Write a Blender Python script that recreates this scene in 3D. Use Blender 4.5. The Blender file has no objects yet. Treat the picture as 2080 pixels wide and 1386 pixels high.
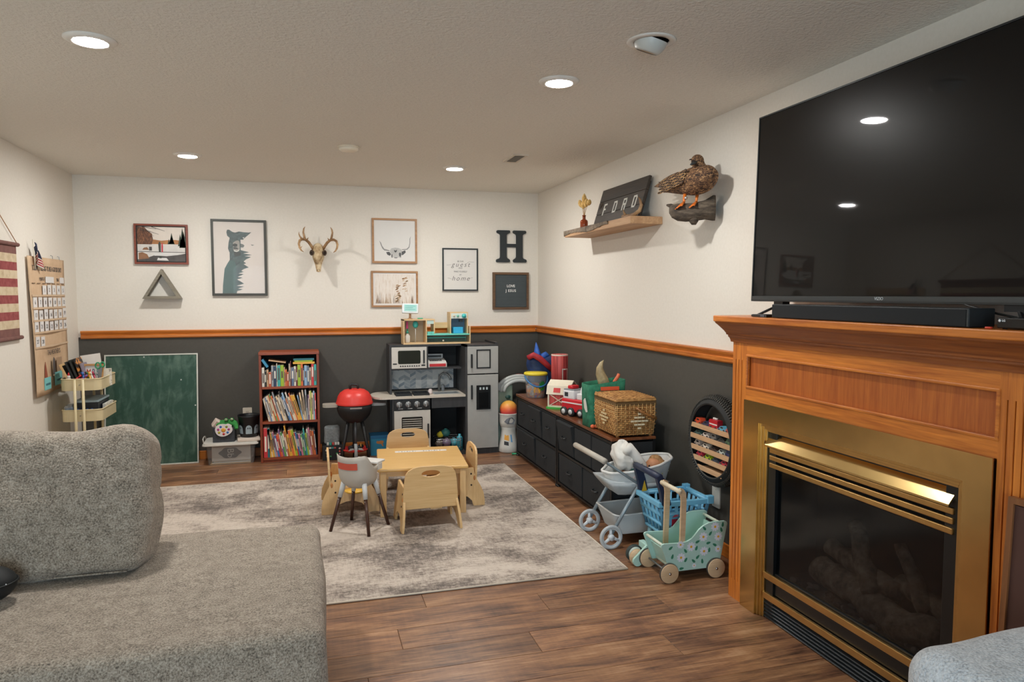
import bpy, bmesh, math, random
from mathutils import Vector, Matrix, noise as mnoise

# ------------------------------------------------------------------ camera, world, light, exposure
SC = bpy.context.scene
COL = SC.collection
PI = math.pi
CAM_H = 1.43
YAW = math.atan(419 / 1440.0)
PITCH = math.atan(95 / 1440.0)
cam_d = bpy.data.cameras.new('camera')
cam_d.sensor_width = 36.0
cam_d.lens = 1440.0 / 2080.0 * 36.0
cam_d.clip_start = 0.05
cam = bpy.data.objects.new('camera', cam_d)
COL.objects.link(cam)
cam.location = (0, 0, CAM_H)
cam.rotation_euler = (PI / 2 - PITCH, 0, -YAW)
SC.camera = cam

world = bpy.data.worlds.new('world')
SC.world = world
world.use_nodes = True
world.node_tree.nodes['Background'].inputs[0].default_value = (0.62, 0.78, 0.95, 1)
world.node_tree.nodes['Background'].inputs[1].default_value = 1.0

# daylight coming through the glass door behind the camera
sun_d = bpy.data.lights.new('door_daylight', 'AREA')
sun_d.shape = 'RECTANGLE'
sun_d.size = 1.7
sun_d.size_y = 1.95
sun_d.energy = 120
sun_d.color = (0.66, 0.86, 1.0)
sun_o = bpy.data.objects.new('door_daylight', sun_d)
COL.objects.link(sun_o)
sun_o.location = (-0.55, -2.34, 1.06)
sun_o.rotation_euler = (PI / 2, 0, 0)

LAMP = 600.0                      # radiance of the recessed ceiling lamps
LAMP_COL = (1.0, 0.985, 0.95)
SC.view_settings.view_transform = 'Standard'
SC.view_settings.look = 'None'
SC.view_settings.gamma = 1.0
SC.view_settings.exposure = 0.0
SC.view_settings.use_curve_mapping = False
SC.cycles.use_denoising = True
SC.cycles.max_bounces = 10
SC.cycles.diffuse_bounces = 6
SC.cycles.sample_clamp_indirect = 6.0
SC.cycles.caustics_reflective = False
SC.cycles.caustics_refractive = False

# ------------------------------------------------------------------ materials
def lin(h):
    h = h.lstrip('#')
    o = []
    for i in (0, 2, 4):
        c = int(h[i:i + 2], 16) / 255.0
        o.append(c / 12.92 if c <= 0.04045 else ((c + 0.055) / 1.055) ** 2.4)
    return (o[0], o[1], o[2], 1.0)

_mats = {}
def new_mat(name):
    m = bpy.data.materials.new(name)
    m.use_nodes = True
    nt = m.node_tree
    b = nt.nodes['Principled BSDF']
    return m, nt, b

def link(nt, a, ao, b, bi):
    nt.links.new(a.outputs[ao], b.inputs[bi])

def coords(nt, scale=(1, 1, 1), rot=(0, 0, 0), kind='Object'):
    tc = nt.nodes.new('ShaderNodeTexCoord')
    mp = nt.nodes.new('ShaderNodeMapping')
    mp.inputs['Scale'].default_value = scale
    mp.inputs['Rotation'].default_value = rot
    link(nt, tc, kind, mp, 'Vector')
    return mp

def add_bump(nt, b, src, out, strength, dist):
    bp = nt.nodes.new('ShaderNodeBump')
    bp.inputs['Strength'].default_value = strength
    bp.inputs['Distance'].default_value = dist
    link(nt, src, out, bp, 'Height')
    link(nt, bp, 'Normal', b, 'Normal')

def P(hexc, rough=0.5, metal=0.0, spec=0.5, coat=0.0, vary=0.04, trans=0.0):
    """plain painted / plastic material with a faint procedural mottling"""
    key = ('P', hexc, rough, metal, spec, coat, vary, trans)
    if key in _mats:
        return _mats[key]
    m, nt, b = new_mat('paint_' + hexc.strip('#'))
    c = lin(hexc)
    if vary > 0:
        mp = coords(nt)
        n = nt.nodes.new('ShaderNodeTexNoise')
        n.inputs['Scale'].default_value = 14
        n.inputs['Detail'].default_value = 3
        link(nt, mp, 'Vector', n, 'Vector')
        r = nt.nodes.new('ShaderNodeValToRGB')
        r.color_ramp.elements[0].position = 0.3
        r.color_ramp.elements[1].position = 0.7
        r.color_ramp.elements[0].color = tuple(max(0, x * (1 - vary)) for x in c[:3]) + (1,)
        r.color_ramp.elements[1].color = tuple(min(1, x * (1 + vary)) for x in c[:3]) + (1,)
        link(nt, n, 'Fac', r, 'Fac')
        link(nt, r, 'Color', b, 'Base Color')
    else:
        b.inputs['Base Color'].default_value = c
    b.inputs['Roughness'].default_value = rough
    b.inputs['Metallic'].default_value = metal
    b.inputs['Specular IOR Level'].default_value = spec
    b.inputs['Coat Weight'].default_value = coat
    b.inputs['Transmission Weight'].default_value = trans
    _mats[key] = m
    return m

def wood(name, dark, light, axis='X', scale=1.0, rough=0.4, coat=0.0, contrast=1.0, rand=0.0, fine=1.0):
    """wood with grain that runs along the given object axis"""
    key = ('W', name)
    if key in _mats:
        return _mats[key]
    m, nt, b = new_mat('wood_' + name)
    lo, hi = 1.2 * scale, 22 * scale
    s = {'X': (lo, hi, hi), 'Y': (hi, lo, hi), 'Z': (hi, hi, lo)}[axis]
    mp = coords(nt, s)
    vec, vo = mp, 'Vector'
    if rand:
        oi = nt.nodes.new('ShaderNodeObjectInfo')
        vm = nt.nodes.new('ShaderNodeVectorMath')
        vm.operation = 'MULTIPLY_ADD'
        cv = nt.nodes.new('ShaderNodeCombineXYZ')
        for i in range(3):
            link(nt, oi, 'Random', cv, i)
        vm.inputs[1].default_value = (37, 53, 71)
        nt.links.new(cv.outputs[0], vm.inputs[0])
        nt.links.new(mp.outputs[0], vm.inputs[2])
        vec, vo = vm, 0
    n1 = nt.nodes.new('ShaderNodeTexNoise')
    n1.inputs['Scale'].default_value = 1.0
    n1.inputs['Detail'].default_value = 6
    n1.inputs['Roughness'].default_value = 0.62
    n1.inputs['Distortion'].default_value = 0.9
    nt.links.new(vec.outputs[vo], n1.inputs['Vector'])
    n2 = nt.nodes.new('ShaderNodeTexNoise')
    n2.inputs['Scale'].default_value = 4.5 * fine
    n2.inputs['Detail'].default_value = 4
    nt.links.new(vec.outputs[vo], n2.inputs['Vector'])
    mx = nt.nodes.new('ShaderNodeMix')
    mx.data_type = 'FLOAT'
    mx.inputs['Factor'].default_value = 0.35
    nt.links.new(n1.outputs['Fac'], mx.inputs[2])
    nt.links.new(n2.outputs['Fac'], mx.inputs[3])
    r = nt.nodes.new('ShaderNodeValToRGB')
    w = 0.17 / contrast
    r.color_ramp.elements[0].position = 0.5 - w
    r.color_ramp.elements[1].position = 0.5 + w
    r.color_ramp.elements[0].color = lin(dark)
    r.color_ramp.elements[1].color = lin(light)
    nt.links.new(mx.outputs[0], r.inputs['Fac'])
    if rand:
        hv = nt.nodes.new('ShaderNodeHueSaturation')
        mr = nt.nodes.new('ShaderNodeMapRange')
        mr.inputs['To Min'].default_value = 1 - rand
        mr.inputs['To Max'].default_value = 1 + rand
        link(nt, oi, 'Random', mr, 'Value')
        link(nt, mr, 'Result', hv, 'Value')
        link(nt, r, 'Color', hv, 'Color')
        link(nt, hv, 'Color', b, 'Base Color')
    else:
        link(nt, r, 'Color', b, 'Base Color')
    b.inputs['Roughness'].default_value = rough
    b.inputs['Coat Weight'].default_value = coat
    b.inputs['Coat Roughness'].default_value = 0.25
    add_bump(nt, b, mx, 0, 0.12, 0.002)
    _mats[key] = m
    return m

def mottle(name, cols, scale=(1, 1, 1), nscale=10, rough=0.9, bump=0.3, bdist=0.003, detail=6, pos=None, distort=0.0, sheen=0.0, rness=0.6):
    """noise through a multi-stop ramp: fabrics, rugs, plaster, fur"""
    key = ('M', name)
    if key in _mats:
        return _mats[key]
    m, nt, b = new_mat(name)
    mp = coords(nt, scale)
    n = nt.nodes.new('ShaderNodeTexNoise')
    n.inputs['Scale'].default_value = nscale
    n.inputs['Detail'].default_value = detail
    n.inputs['Roughness'].default_value = rness
    n.inputs['Distortion'].default_value = distort
    link(nt, mp, 'Vector', n, 'Vector')
    r = nt.nodes.new('ShaderNodeValToRGB')
    k = len(cols)
    while len(r.color_ramp.elements) < k:
        r.color_ramp.elements.new(0.5)
    for i, c in enumerate(cols):
        r.color_ramp.elements[i].position = pos[i] if pos else 0.3 + 0.4 * i / max(1, k - 1)
        r.color_ramp.elements[i].color = lin(c)
    link(nt, n, 'Fac', r, 'Fac')
    link(nt, r, 'Color', b, 'Base Color')
    b.inputs['Roughness'].default_value = rough
    b.inputs['Sheen Weight'].default_value = sheen
    if bump:
        add_bump(nt, b, n, 'Fac', bump, bdist)
    _mats[key] = m
    return m

def glassy(name, hexc, alpha, rough=0.05):
    """clear or tinted sheet: part see-through, part glossy tint"""
    key = ('G', name)
    if key in _mats:
        return _mats[key]
    m, nt, b = new_mat(name)
    b.inputs['Base Color'].default_value = lin(hexc)
    b.inputs['Roughness'].default_value = rough
    tr = nt.nodes.new('ShaderNodeBsdfTransparent')
    mx = nt.nodes.new('ShaderNodeMixShader')
    mx.inputs[0].default_value = alpha
    out = nt.nodes['Material Output']
    nt.links.new(tr.outputs[0], mx.inputs[1])
    nt.links.new(b.outputs[0], mx.inputs[2])
    nt.links.new(mx.outputs[0], out.inputs['Surface'])
    _mats[key] = m
    return m

def emit(name, rgb, s):
    m, nt, b = new_mat(name)
    b.inputs['Base Color'].default_value = (0.9, 0.9, 0.9, 1)
    b.inputs['Emission Color'].default_value = tuple(rgb) + (1,)
    b.inputs['Emission Strength'].default_value = s
    return m

# ------------------------------------------------------------------ mesh building
def rotz(a):
    return Matrix.Rotation(a, 4, 'Z')
def TR(loc=(0, 0, 0), rx=0, ry=0, rz=0):
    return Matrix.Translation(loc) @ Matrix.Rotation(rz, 4, 'Z') @ Matrix.Rotation(ry, 4, 'Y') @ Matrix.Rotation(rx, 4, 'X')

def ellipse(cx, cy, rx, ry, n=24, a0=0.0):
    return [(cx + rx * math.cos(a0 + 2 * PI * i / n), cy + ry * math.sin(a0 + 2 * PI * i / n)) for i in range(n)]

def rrect(x0, x1, y0, y1, r, n=5):
    p = []
    for (cx, cy, a) in ((x1 - r, y1 - r, 0), (x0 + r, y1 - r, PI / 2), (x0 + r, y0 + r, PI), (x1 - r, y0 + r, 1.5 * PI)):
        for i in range(n + 1):
            t = a + PI / 2 * i / n
            p.append((cx + r * math.cos(t), cy + r * math.sin(t)))
    return p

class MB:
    def __init__(s, M=None):
        s.v, s.f, s.m, s.s = [], [], [], []
        s.M = M
    def add(s, vs, fs, mi=0, sm=False, M=None):
        k = len(s.v)
        T = M if M is not None else None
        for p in vs:
            q = Vector(p)
            if T is not None:
                q = T @ q
            if s.M is not None:
                q = s.M @ q
            s.v.append(q)
        for f in fs:
            s.f.append([i + k for i in f])
            s.m.append(mi)
            s.s.append(sm)
        return s
    def box(s, x0, x1, y0, y1, z0, z1, mi=0, M=None):
        vs = [(x0, y0, z0), (x1, y0, z0), (x1, y1, z0), (x0, y1, z0), (x0, y0, z1), (x1, y0, z1), (x1, y1, z1), (x0, y1, z1)]
        fs = [(0, 3, 2, 1), (4, 5, 6, 7), (0, 1, 5, 4), (1, 2, 6, 5), (2, 3, 7, 6), (3, 0, 4, 7)]
        return s.add(vs, fs, mi, False, M)
    def cbox(s, c, d, mi=0, M=None):
        return s.box(c[0] - d[0] / 2, c[0] + d[0] / 2, c[1] - d[1] / 2, c[1] + d[1] / 2, c[2] - d[2] / 2, c[2] + d[2] / 2, mi, M)
    def rings(s, rings, mi=0, sm=True, cap=True, closed=False, M=None):
        n = len(rings[0])
        vs = [p for r in rings for p in r]
        fs = []
        k = len(rings)
        for i in range(k if closed else k - 1):
            a, b = i * n, ((i + 1) % k) * n
            for j in range(n):
                fs.append((a + j, a + (j + 1) % n, b + (j + 1) % n, b + j))
        if cap and not closed:
            fs.append(tuple(range(n - 1, -1, -1)))
            fs.append(tuple((k - 1) * n + j for j in range(n)))
        return s.add(vs, fs, mi, sm, M)
    def tube(s, pts, r, n=8, mi=0, closed=False, cap=True, M=None, flat=1.0):
        pts = [Vector(p) for p in pts]
        k = len(pts)
        rr = r if isinstance(r, (list, tuple)) else [r] * k
        rs = []
        ref = None
        for i, p in enumerate(pts):
            if closed:
                d = pts[(i + 1) % k] - pts[i - 1]
            else:
                d = pts[min(i + 1, k - 1)] - pts[max(i - 1, 0)]
            if d.length < 1e-9:
                d = Vector((0, 0, 1))
            d.normalize()
            if ref is None:
                ref = Vector((0, 0, 1)) if abs(d.z) < 0.9 else Vector((1, 0, 0))
            u = ref - d * ref.dot(d)
            if u.length < 1e-6:
                u = d.orthogonal()
            u.normalize()
            w = d.cross(u)
            ref = u
            rs.append([p + (u * math.cos(2 * PI * j / n) * flat + w * math.sin(2 * PI * j / n)) * rr[i] for j in range(n)])
        return s.rings(rs, mi, True, cap, closed, M)
    def cyl(s, p0, p1, r0, r1=None, n=16, mi=0, M=None):
        return s.tube([p0, p1], [r0, r0 if r1 is None else r1], n, mi, M=M)
    def lathe(s, prof, n=28, mi=0, M=None, cap=True, sm=True):
        rs = [[(r * math.cos(2 * PI * j / n), r * math.sin(2 * PI * j / n), z) for j in range(n)] for r, z in prof]
        return s.rings(rs, mi, sm, cap, False, M)
    def ell(s, c, rx, ry, rz, nu=16, nv=10, mi=0, M=None):
        rs = []
        for i in range(nv + 1):
            t = -PI / 2 + PI * (i + 0.001) / (nv + 0.002)
            rs.append([(c[0] + rx * math.cos(t) * math.cos(2 * PI * j / nu), c[1] + ry * math.cos(t) * math.sin(2 * PI * j / nu), c[2] + rz * math.sin(t)) for j in range(nu)])
        return s.rings(rs, mi, True, True, False, M)
    @staticmethod
    def _ax(axis, u, v, w):
        return {0: (w, u, v), 1: (u, w, v), 2: (u, v, w)}[axis]
    def prism(s, poly, axis, a, b, mi=0, sm=False, M=None):
        n = len(poly)
        vs = [s._ax(axis, u, v, a) for u, v in poly] + [s._ax(axis, u, v, b) for u, v in poly]
        fs = [tuple(range(n)), tuple(range(2 * n - 1, n - 1, -1))]
        s.add(vs, fs, mi, False, M)
        vs2 = vs
        fs2 = [(i, (i + 1) % n, n + (i + 1) % n, n + i) for i in range(n)]
        return s.add(vs2, fs2, mi, sm, M)
    def plate(s, outer, inner, axis, a, b, mi=0, M=None):
        """plate with a hole: inner loop and outer loop with the same number of points"""
        n = len(inner)
        A = lambda L, w: [s._ax(axis, u, v, w) for u, v in L]
        vs = A(outer, a) + A(inner, a) + A(outer, b) + A(inner, b)
        fs = []
        for i in range(n):
            j = (i + 1) % n
            fs += [(i, j, n + j, n + i), (2 * n + i, 3 * n + i, 3 * n + j, 2 * n + j), (i, 2 * n + i, 2 * n + j, j), (n + i, n + j, 3 * n + j, 3 * n + i)]
        return s.add(vs, fs, mi, False, M)
    def frame(s, x0, x1, z0, z1, w, y0, y1, mi=0, axis=1, M=None):
        return s.plate([(x0, z0), (x1, z0), (x1, z1), (x0, z1)], [(x0 + w, z0 + w), (x1 - w, z0 + w), (x1 - w, z1 - w), (x0 + w, z1 - w)], axis, y0, y1, mi, M)
    def rbox(s, x0, x1, y0, y1, z0, z1, r, n=8, mi=0, fn=None, M=None, k=None):
        """box with rounded edges; fn(point, normal) may move each point"""
        c = Vector(((x0 + x1) / 2, (y0 + y1) / 2, (z0 + z1) / 2))
        h = Vector(((x1 - x0) / 2, (y1 - y0) / 2, (z1 - z0) / 2))
        inn = Vector((max(1e-4, h.x - r), max(1e-4, h.y - r), max(1e-4, h.z - r)))
        bm = bmesh.new()
        nn = n if isinstance(n, (tuple, list)) else (n, n, n)
        def params(m, hh):
            e = min(0.999, r / hh)
            arc = [1 - e + e * (i / 4) for i in range(1, 5)]
            core = [-(1 - e) + 2 * (1 - e) * i / m for i in range(m + 1)]
            return [-x for x in reversed(arc)] + core + arc
        pr = [params(nn[i], h[i]) for i in range(3)]
        for ax in range(3):
            u, v = [(1, 2), (2, 0), (0, 1)][ax]
            for sg in (-1, 1):
                g = []
                for a in pr[u]:
                    row = []
                    for b in pr[v]:
                        p = [0, 0, 0]
                        p[ax] = sg
                        p[u] = a
                        p[v] = b
                        p = Vector((p[0] * h.x, p[1] * h.y, p[2] * h.z))
                        q = Vector((max(-inn.x, min(inn.x, p.x)), max(-inn.y, min(inn.y, p.y)), max(-inn.z, min(inn.z, p.z))))
                        d = p - q
                        d = d.normalized() if d.length > 1e-9 else Vector((0, 0, 1))
                        row.append(bm.verts.new(q + d * r + c))
                    g.append(row)
                for i in range(len(g) - 1):
                    for j in range(len(g[0]) - 1):
                        fc = (g[i][j], g[i + 1][j], g[i + 1][j + 1], g[i][j + 1])
                        bm.faces.new(fc if sg > 0 else fc[::-1])
        bmesh.ops.remove_doubles(bm, verts=bm.verts, dist=1e-5)
        bm.normal_update()
        vs = []
        for vtx in bm.verts:
            p = vtx.co.copy()
            if fn:
                p = fn(p, vtx.normal)
            vs.append(p)
        bm.verts.index_update()
        fs = [[x.index for x in f.verts] for f in bm.faces]
        bm.free()
        return s.add(vs, fs, mi, True, M)
    def build(s, name, mats, parent=None, world=True, bevel=0.0, seg=2, weld=False):
        if not isinstance(mats, (list, tuple)):
            mats = [mats]
        off = Vector((0, 0, 0))
        if parent is not None and world:
            o = parent
            while o is not None:
                off += o.location
                o = o.parent
        vs = [v - off for v in s.v]
        base = Vector((0, 0, 0))
        if parent is None and vs:
            xs = [v.x for v in vs]; ys = [v.y for v in vs]; zs = [v.z for v in vs]
            base = Vector(((min(xs) + max(xs)) / 2, (min(ys) + max(ys)) / 2, min(zs)))
            vs = [v - base for v in vs]
        me = bpy.data.meshes.new(name)
        me.from_pydata([tuple(v) for v in vs], [], s.f)
        for m in mats:
            me.materials.append(m)
        me.polygons.foreach_set('material_index', s.m)
        me.polygons.foreach_set('use_smooth', s.s)
        bm = bmesh.new()
        bm.from_mesh(me)
        if weld:
            bmesh.ops.remove_doubles(bm, verts=bm.verts, dist=1e-5)
        bmesh.ops.recalc_face_normals(bm, faces=bm.faces)
        bm.to_mesh(me)
        bm.free()
        me.update()
        ob = bpy.data.objects.new(name, me)
        COL.objects.link(ob)
        ob.location = base
        if parent is not None:
            ob.parent = parent
        if bevel > 0:
            md = ob.modifiers.new('bevel', 'BEVEL')
            md.width = bevel
            md.segments = seg
            md.limit_method = 'ANGLE'
            md.angle_limit = math.radians(40)
            md.harden_normals = False
        return ob

def tag(o, label, cat, group=None):
    o['label'] = label
    o['category'] = cat
    if group:
        o['group'] = group
    return o

def thing(name, label, cat, loc=(0, 0, 0), rz=0.0, group=None):
    o = bpy.data.objects.new(name, None)
    o.empty_display_size = 0.05
    COL.objects.link(o)
    o.location = loc
    o.rotation_euler = (0, 0, rz)
    return tag(o, label, cat, group)

def struct(o):
    o['kind'] = 'structure'
    return o

def dup(root, loc, rz, label=None):
    r = root.copy()
    COL.objects.link(r)
    r.location = loc
    r.rotation_euler = (0, 0, rz)
    if label:
        r['label'] = label
    for ch in list(root.children):
        c = ch.copy()
        COL.objects.link(c)
        c.parent = r
        for g in list(ch.children):
            d = g.copy()
            COL.objects.link(d)
            d.parent = c
    return r

def text_part(name, txt, size, M, mat, parent, depth=0.0008, align='CENTER', world=True, spacing=1.0, shear=0.0, xs=1.0, bold=0.0):
    """lettering: built-in font turned to a mesh; M maps the text plane (x right, y up, z out) to its place"""
    cu = bpy.data.curves.new('t', 'FONT')
    cu.body = txt
    cu.size = size
    cu.align_x = align
    cu.align_y = 'CENTER'
    cu.extrude = depth
    cu.space_character = spacing
    cu.shear = shear
    cu.offset = bold
    cu.resolution_u = 3
    to = bpy.data.objects.new('t', cu)
    COL.objects.link(to)
    dg = bpy.context.evaluated_depsgraph_get()
    me = bpy.data.meshes.new_from_object(to.evaluated_get(dg))
    bpy.data.objects.remove(to)
    mb = MB()
    mb.add([(v.co.x * xs, v.co.y, v.co.z) for v in me.vertices], [list(p.vertices) for p in me.polygons], 0, False, M)
    bpy.data.meshes.remove(me)
    return mb.build(name, mat, parent, world)

# text frames: back-wall facing (-y), right-wall facing (-x), left-wall facing (+x)
def TB(x, y, z):      # reads left to right along +x, faces -y
    return Matrix(((1, 0, 0, x), (0, 0, -1, y), (0, 1, 0, z), (0, 0, 0, 1)))
def TRW(x, y, z):     # on the right-hand side, faces -x, reads along -y
    return Matrix(((0, 0, -1, x), (-1, 0, 0, y), (0, 1, 0, z), (0, 0, 0, 1)))
def TLW(x, y, z):     # on the left-hand wall, faces +x, reads along +y
    return Matrix(((0, 0, 1, x), (1, 0, 0, y), (0, 1, 0, z), (0, 0, 0, 1)))

ORD = ['first', 'second', 'third', 'fourth', 'fifth', 'sixth', 'seventh', 'eighth', 'ninth', 'tenth', 'eleventh', 'twelfth', 'thirteenth', 'fourteenth', 'fifteenth', 'sixteenth', 'seventeenth', 'eighteenth', 'nineteenth', 'twentieth', 'twenty-first', 'twenty-second', 'twenty-third', 'twenty-fourth', 'twenty-fifth', 'twenty-sixth', 'twenty-seventh', 'twenty-eighth', 'twenty-ninth', 'thirtieth', 'thirty-first', 'thirty-second', 'thirty-third', 'thirty-fourth', 'thirty-fifth', 'thirty-sixth', 'thirty-seventh', 'thirty-eighth', 'thirty-ninth', 'fortieth']

# shared materials
WHITE_WALL = mottle('white_wall_paint', ['#DDD7CC', '#E2DCD2'], nscale=60, rough=0.75, bump=0.12, bdist=0.002, detail=3)
CEIL = mottle('orange_peel_ceiling', ['#E2DED4', '#E8E4DB'], nscale=62, rough=0.9, bump=0.85, bdist=0.008, detail=3)
CHAR = mottle('charcoal_wall_paint', ['#47443E', '#4B4842'], nscale=50, rough=0.65, bump=0.1, bdist=0.002, detail=3)
OAK_X = wood('oak_x', '#9E5019', '#DC8634', 'X', 1.6, 0.38, 0.15)
OAK_Y = wood('oak_y', '#9E5019', '#DC8634', 'Y', 1.6, 0.38, 0.15)
OAK_Z = wood('oak_z', '#9E5019', '#DC8634', 'Z', 1.6, 0.38, 0.15)
OAK_DK = wood('oak_panel', '#96481A', '#BC6A2A', 'Z', 2.2, 0.4, 0.15)
BLACK = P('#15171A', 0.45)
WHITE = P('#E6E3DC', 0.5)
BIRCH_X = wood('birch_x', '#C9A06A', '#DDBA86', 'X', 1.6, 0.42, 0.1)
BIRCH_Y = wood('birch_y', '#C9A06A', '#DDBA86', 'Y', 1.6, 0.42, 0.1)
BIRCH_Z = wood('birch_z', '#C9A06A', '#DDBA86', 'Z', 1.6, 0.42, 0.1)
CHROME = P('#C9CCD0', 0.18, 1.0, vary=0)
STEEL = P('#8C9096', 0.35, 0.9, vary=0)

# ------------------------------------------------------------------ the room
XL, XR, YB, YN, ZC = -1.80, 2.18, 6.59, -2.20, 2.40
RAIL0, RAIL1 = 1.062, 1.128

fl = struct(MB().box(XL - 0.1, XR + 0.1, YN - 0.1, YB + 0.1, -0.06, -0.009).build('floor', P('#2A1E17', 0.8)))
fl['label'] = 'brown wood plank floor'
random.seed(4)
def plank_mat():
    m, nt, b = new_mat('floor_plank')
    mp = coords(nt, (1, 1, 1))
    oi = nt.nodes.new('ShaderNodeObjectInfo')
    cv = nt.nodes.new('ShaderNodeCombineXYZ')
    for i in range(3):
        link(nt, oi, 'Random', cv, i)
    def field(scale, nscale, detail, rness, dist):
        vm = nt.nodes.new('ShaderNodeVectorMath'); vm.operation = 'MULTIPLY_ADD'
        vm.inputs[1].default_value = (37, 53, 71)
        nt.links.new(cv.outputs[0], vm.inputs[0])
        m2 = nt.nodes.new('ShaderNodeVectorMath'); m2.operation = 'MULTIPLY'
        m2.inputs[1].default_value = scale
        nt.links.new(mp.outputs[0], m2.inputs[0])
        nt.links.new(m2.outputs[0], vm.inputs[2])
        n = nt.nodes.new('ShaderNodeTexNoise')
        n.inputs['Scale'].default_value = nscale; n.inputs['Detail'].default_value = detail
        n.inputs['Roughness'].default_value = rness; n.inputs['Distortion'].default_value = dist
        nt.links.new(vm.outputs[0], n.inputs['Vector'])
        return n
    big = field((1, 3.2, 1), 2.6, 5, 0.6, 0.6)
    grain = field((1.7, 30, 1), 1.7, 8, 0.7, 1.3)
    saw = field((30, 1.5, 1), 2.2, 3, 0.5, 0.2)
    mx = nt.nodes.new('ShaderNodeMix'); mx.data_type = 'FLOAT'; mx.inputs['Factor'].default_value = 0.48
    nt.links.new(grain.outputs['Fac'], mx.inputs[2]); nt.links.new(big.outputs['Fac'], mx.inputs[3])
    mx2 = nt.nodes.new('ShaderNodeMix'); mx2.data_type = 'FLOAT'; mx2.inputs['Factor'].default_value = 0.05
    nt.links.new(mx.outputs[0], mx2.inputs[2]); nt.links.new(saw.outputs['Fac'], mx2.inputs[3])
    r = nt.nodes.new('ShaderNodeValToRGB')
    while len(r.color_ramp.elements) < 4:
        r.color_ramp.elements.new(0.5)
    for i, (p_, c) in enumerate(((0.37, '#3F2C22'), (0.46, '#74513D'), (0.54, '#966C4C'), (0.64, '#B58D6B'))):
        r.color_ramp.elements[i].position = p_; r.color_ramp.elements[i].color = lin(c)
    nt.links.new(mx2.outputs[0], r.inputs['Fac'])
    hv = nt.nodes.new('ShaderNodeHueSaturation')
    mr = nt.nodes.new('ShaderNodeMapRange'); mr.inputs['To Min'].default_value = 0.74; mr.inputs['To Max'].default_value = 1.2
    link(nt, oi, 'Random', mr, 'Value'); link(nt, mr, 'Result', hv, 'Value'); link(nt, r, 'Color', hv, 'Color'); link(nt, hv, 'Color', b, 'Base Color')
    b.inputs['Roughness'].default_value = 0.36
    add_bump(nt, b, mx2, 0, 0.15, 0.002)
    return m
PLANK = plank_mat()
pw, pl = 0.178, 1.22
row = 0
y = YN
while y < YB - 0.002:
    y1 = min(y + pw, YB)
    x = XL - ((row * 0.437) % 1.0) * pl
    while x < XR:
        a, b = max(x, XL), min(x + pl, XR)
        if b - a > 0.03:
            g = 0.0007
            MB().box(a + g, b - g, y + g, y1 - g, -0.009, 0.0).build('plank', PLANK, fl, bevel=0.0012, seg=1)
        x += pl
    y = y1
    row += 1

def wall_two_tone(name, boxes):
    mb = MB()
    for (bx, mi) in boxes:
        mb.box(*bx, mi=mi)
    return struct(mb.build(name, [WHITE_WALL, CHAR]))
wall_two_tone('wall_back', [((XL - 0.1, XR + 0.1, YB, YB + 0.1, 1.075, ZC), 0), ((XL - 0.1, XR + 0.1, YB, YB + 0.1, -0.009, 1.075), 1)])
wall_two_tone('wall_right', [((XR, XR + 0.1, YN, YB, 1.075, ZC), 0), ((XR, XR + 0.1, YN, YB, -0.009, 1.075), 1)])
struct(MB().box(XL - 0.1, XL, YN, YB, -0.009, ZC).build('wall_left', WHITE_WALL))
# wall behind the camera, with the opening of the glass door
DX0, DX1, DZ1 = -1.45, 0.35, 2.05
nw = MB()
nw.box(XL - 0.1, DX0, YN - 0.1, YN, -0.009, ZC)
nw.box(DX1, XR + 0.1, YN - 0.1, YN, -0.009, ZC)
nw.box(DX0, DX1, YN - 0.1, YN, DZ1, ZC)
struct(nw.build('wall_near', WHITE_WALL))
dr = struct(MB().box(DX0, DX1, YN - 0.07, YN - 0.065, 0.0, DZ1).build('door_1', glassy('door_glass', '#DDEEEE', 0.06)))
MB().frame(DX0, DX1, 0.0, DZ1, 0.05, YN - 0.09, YN - 0.03).build('door_frame', WHITE, dr)
MB().box(-0.60, -0.53, YN - 0.09, YN - 0.03, 0.05, DZ1 - 0.05).build('door_stile', WHITE, dr)
cl = struct(MB().box(XL - 0.1, XR + 0.1, YN - 0.1, YB + 0.1, ZC, ZC + 0.08).build('ceiling', CEIL))

# oak chair rail (stepped profile) and baseboards
def rail_prof(sgn):
    return [(0, RAIL0), (0.016, RAIL0), (0.022, RAIL0 + 0.008), (0.022, RAIL0 + 0.026), (0.015, RAIL0 + 0.031), (0.018, RAIL0 + 0.037), (0.026, RAIL0 + 0.052), (0.028, RAIL1 - 0.006), (0.026, RAIL1), (0, RAIL1)]
pr = [(YB - d, z) for d, z in rail_prof(1)]
struct(MB().prism(pr, 0, XL + 0.022, XR - 0.0285).build('trim_1', OAK_X))
pr = [(XR - d, z) for d, z in rail_prof(1)]
mb = MB()
mb.prism(pr, 1, 2.90, YB)
struct(mb.build('trim_2', OAK_Y))
struct(MB().box(XL, XR, YB - 0.013, YB, 0.0, 0.075).build('baseboard_back', OAK_X, bevel=0.003))
struct(MB().box(XR - 0.013, XR, 2.90, YB - 0.013, 0.0, 0.075).build('baseboard_right', OAK_Y, bevel=0.003))
struct(MB().box(XL, XL + 0.013, 3.2, YB - 0.013, 0.0, 0.075).build('baseboard_left', OAK_Y, bevel=0.003))

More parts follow.
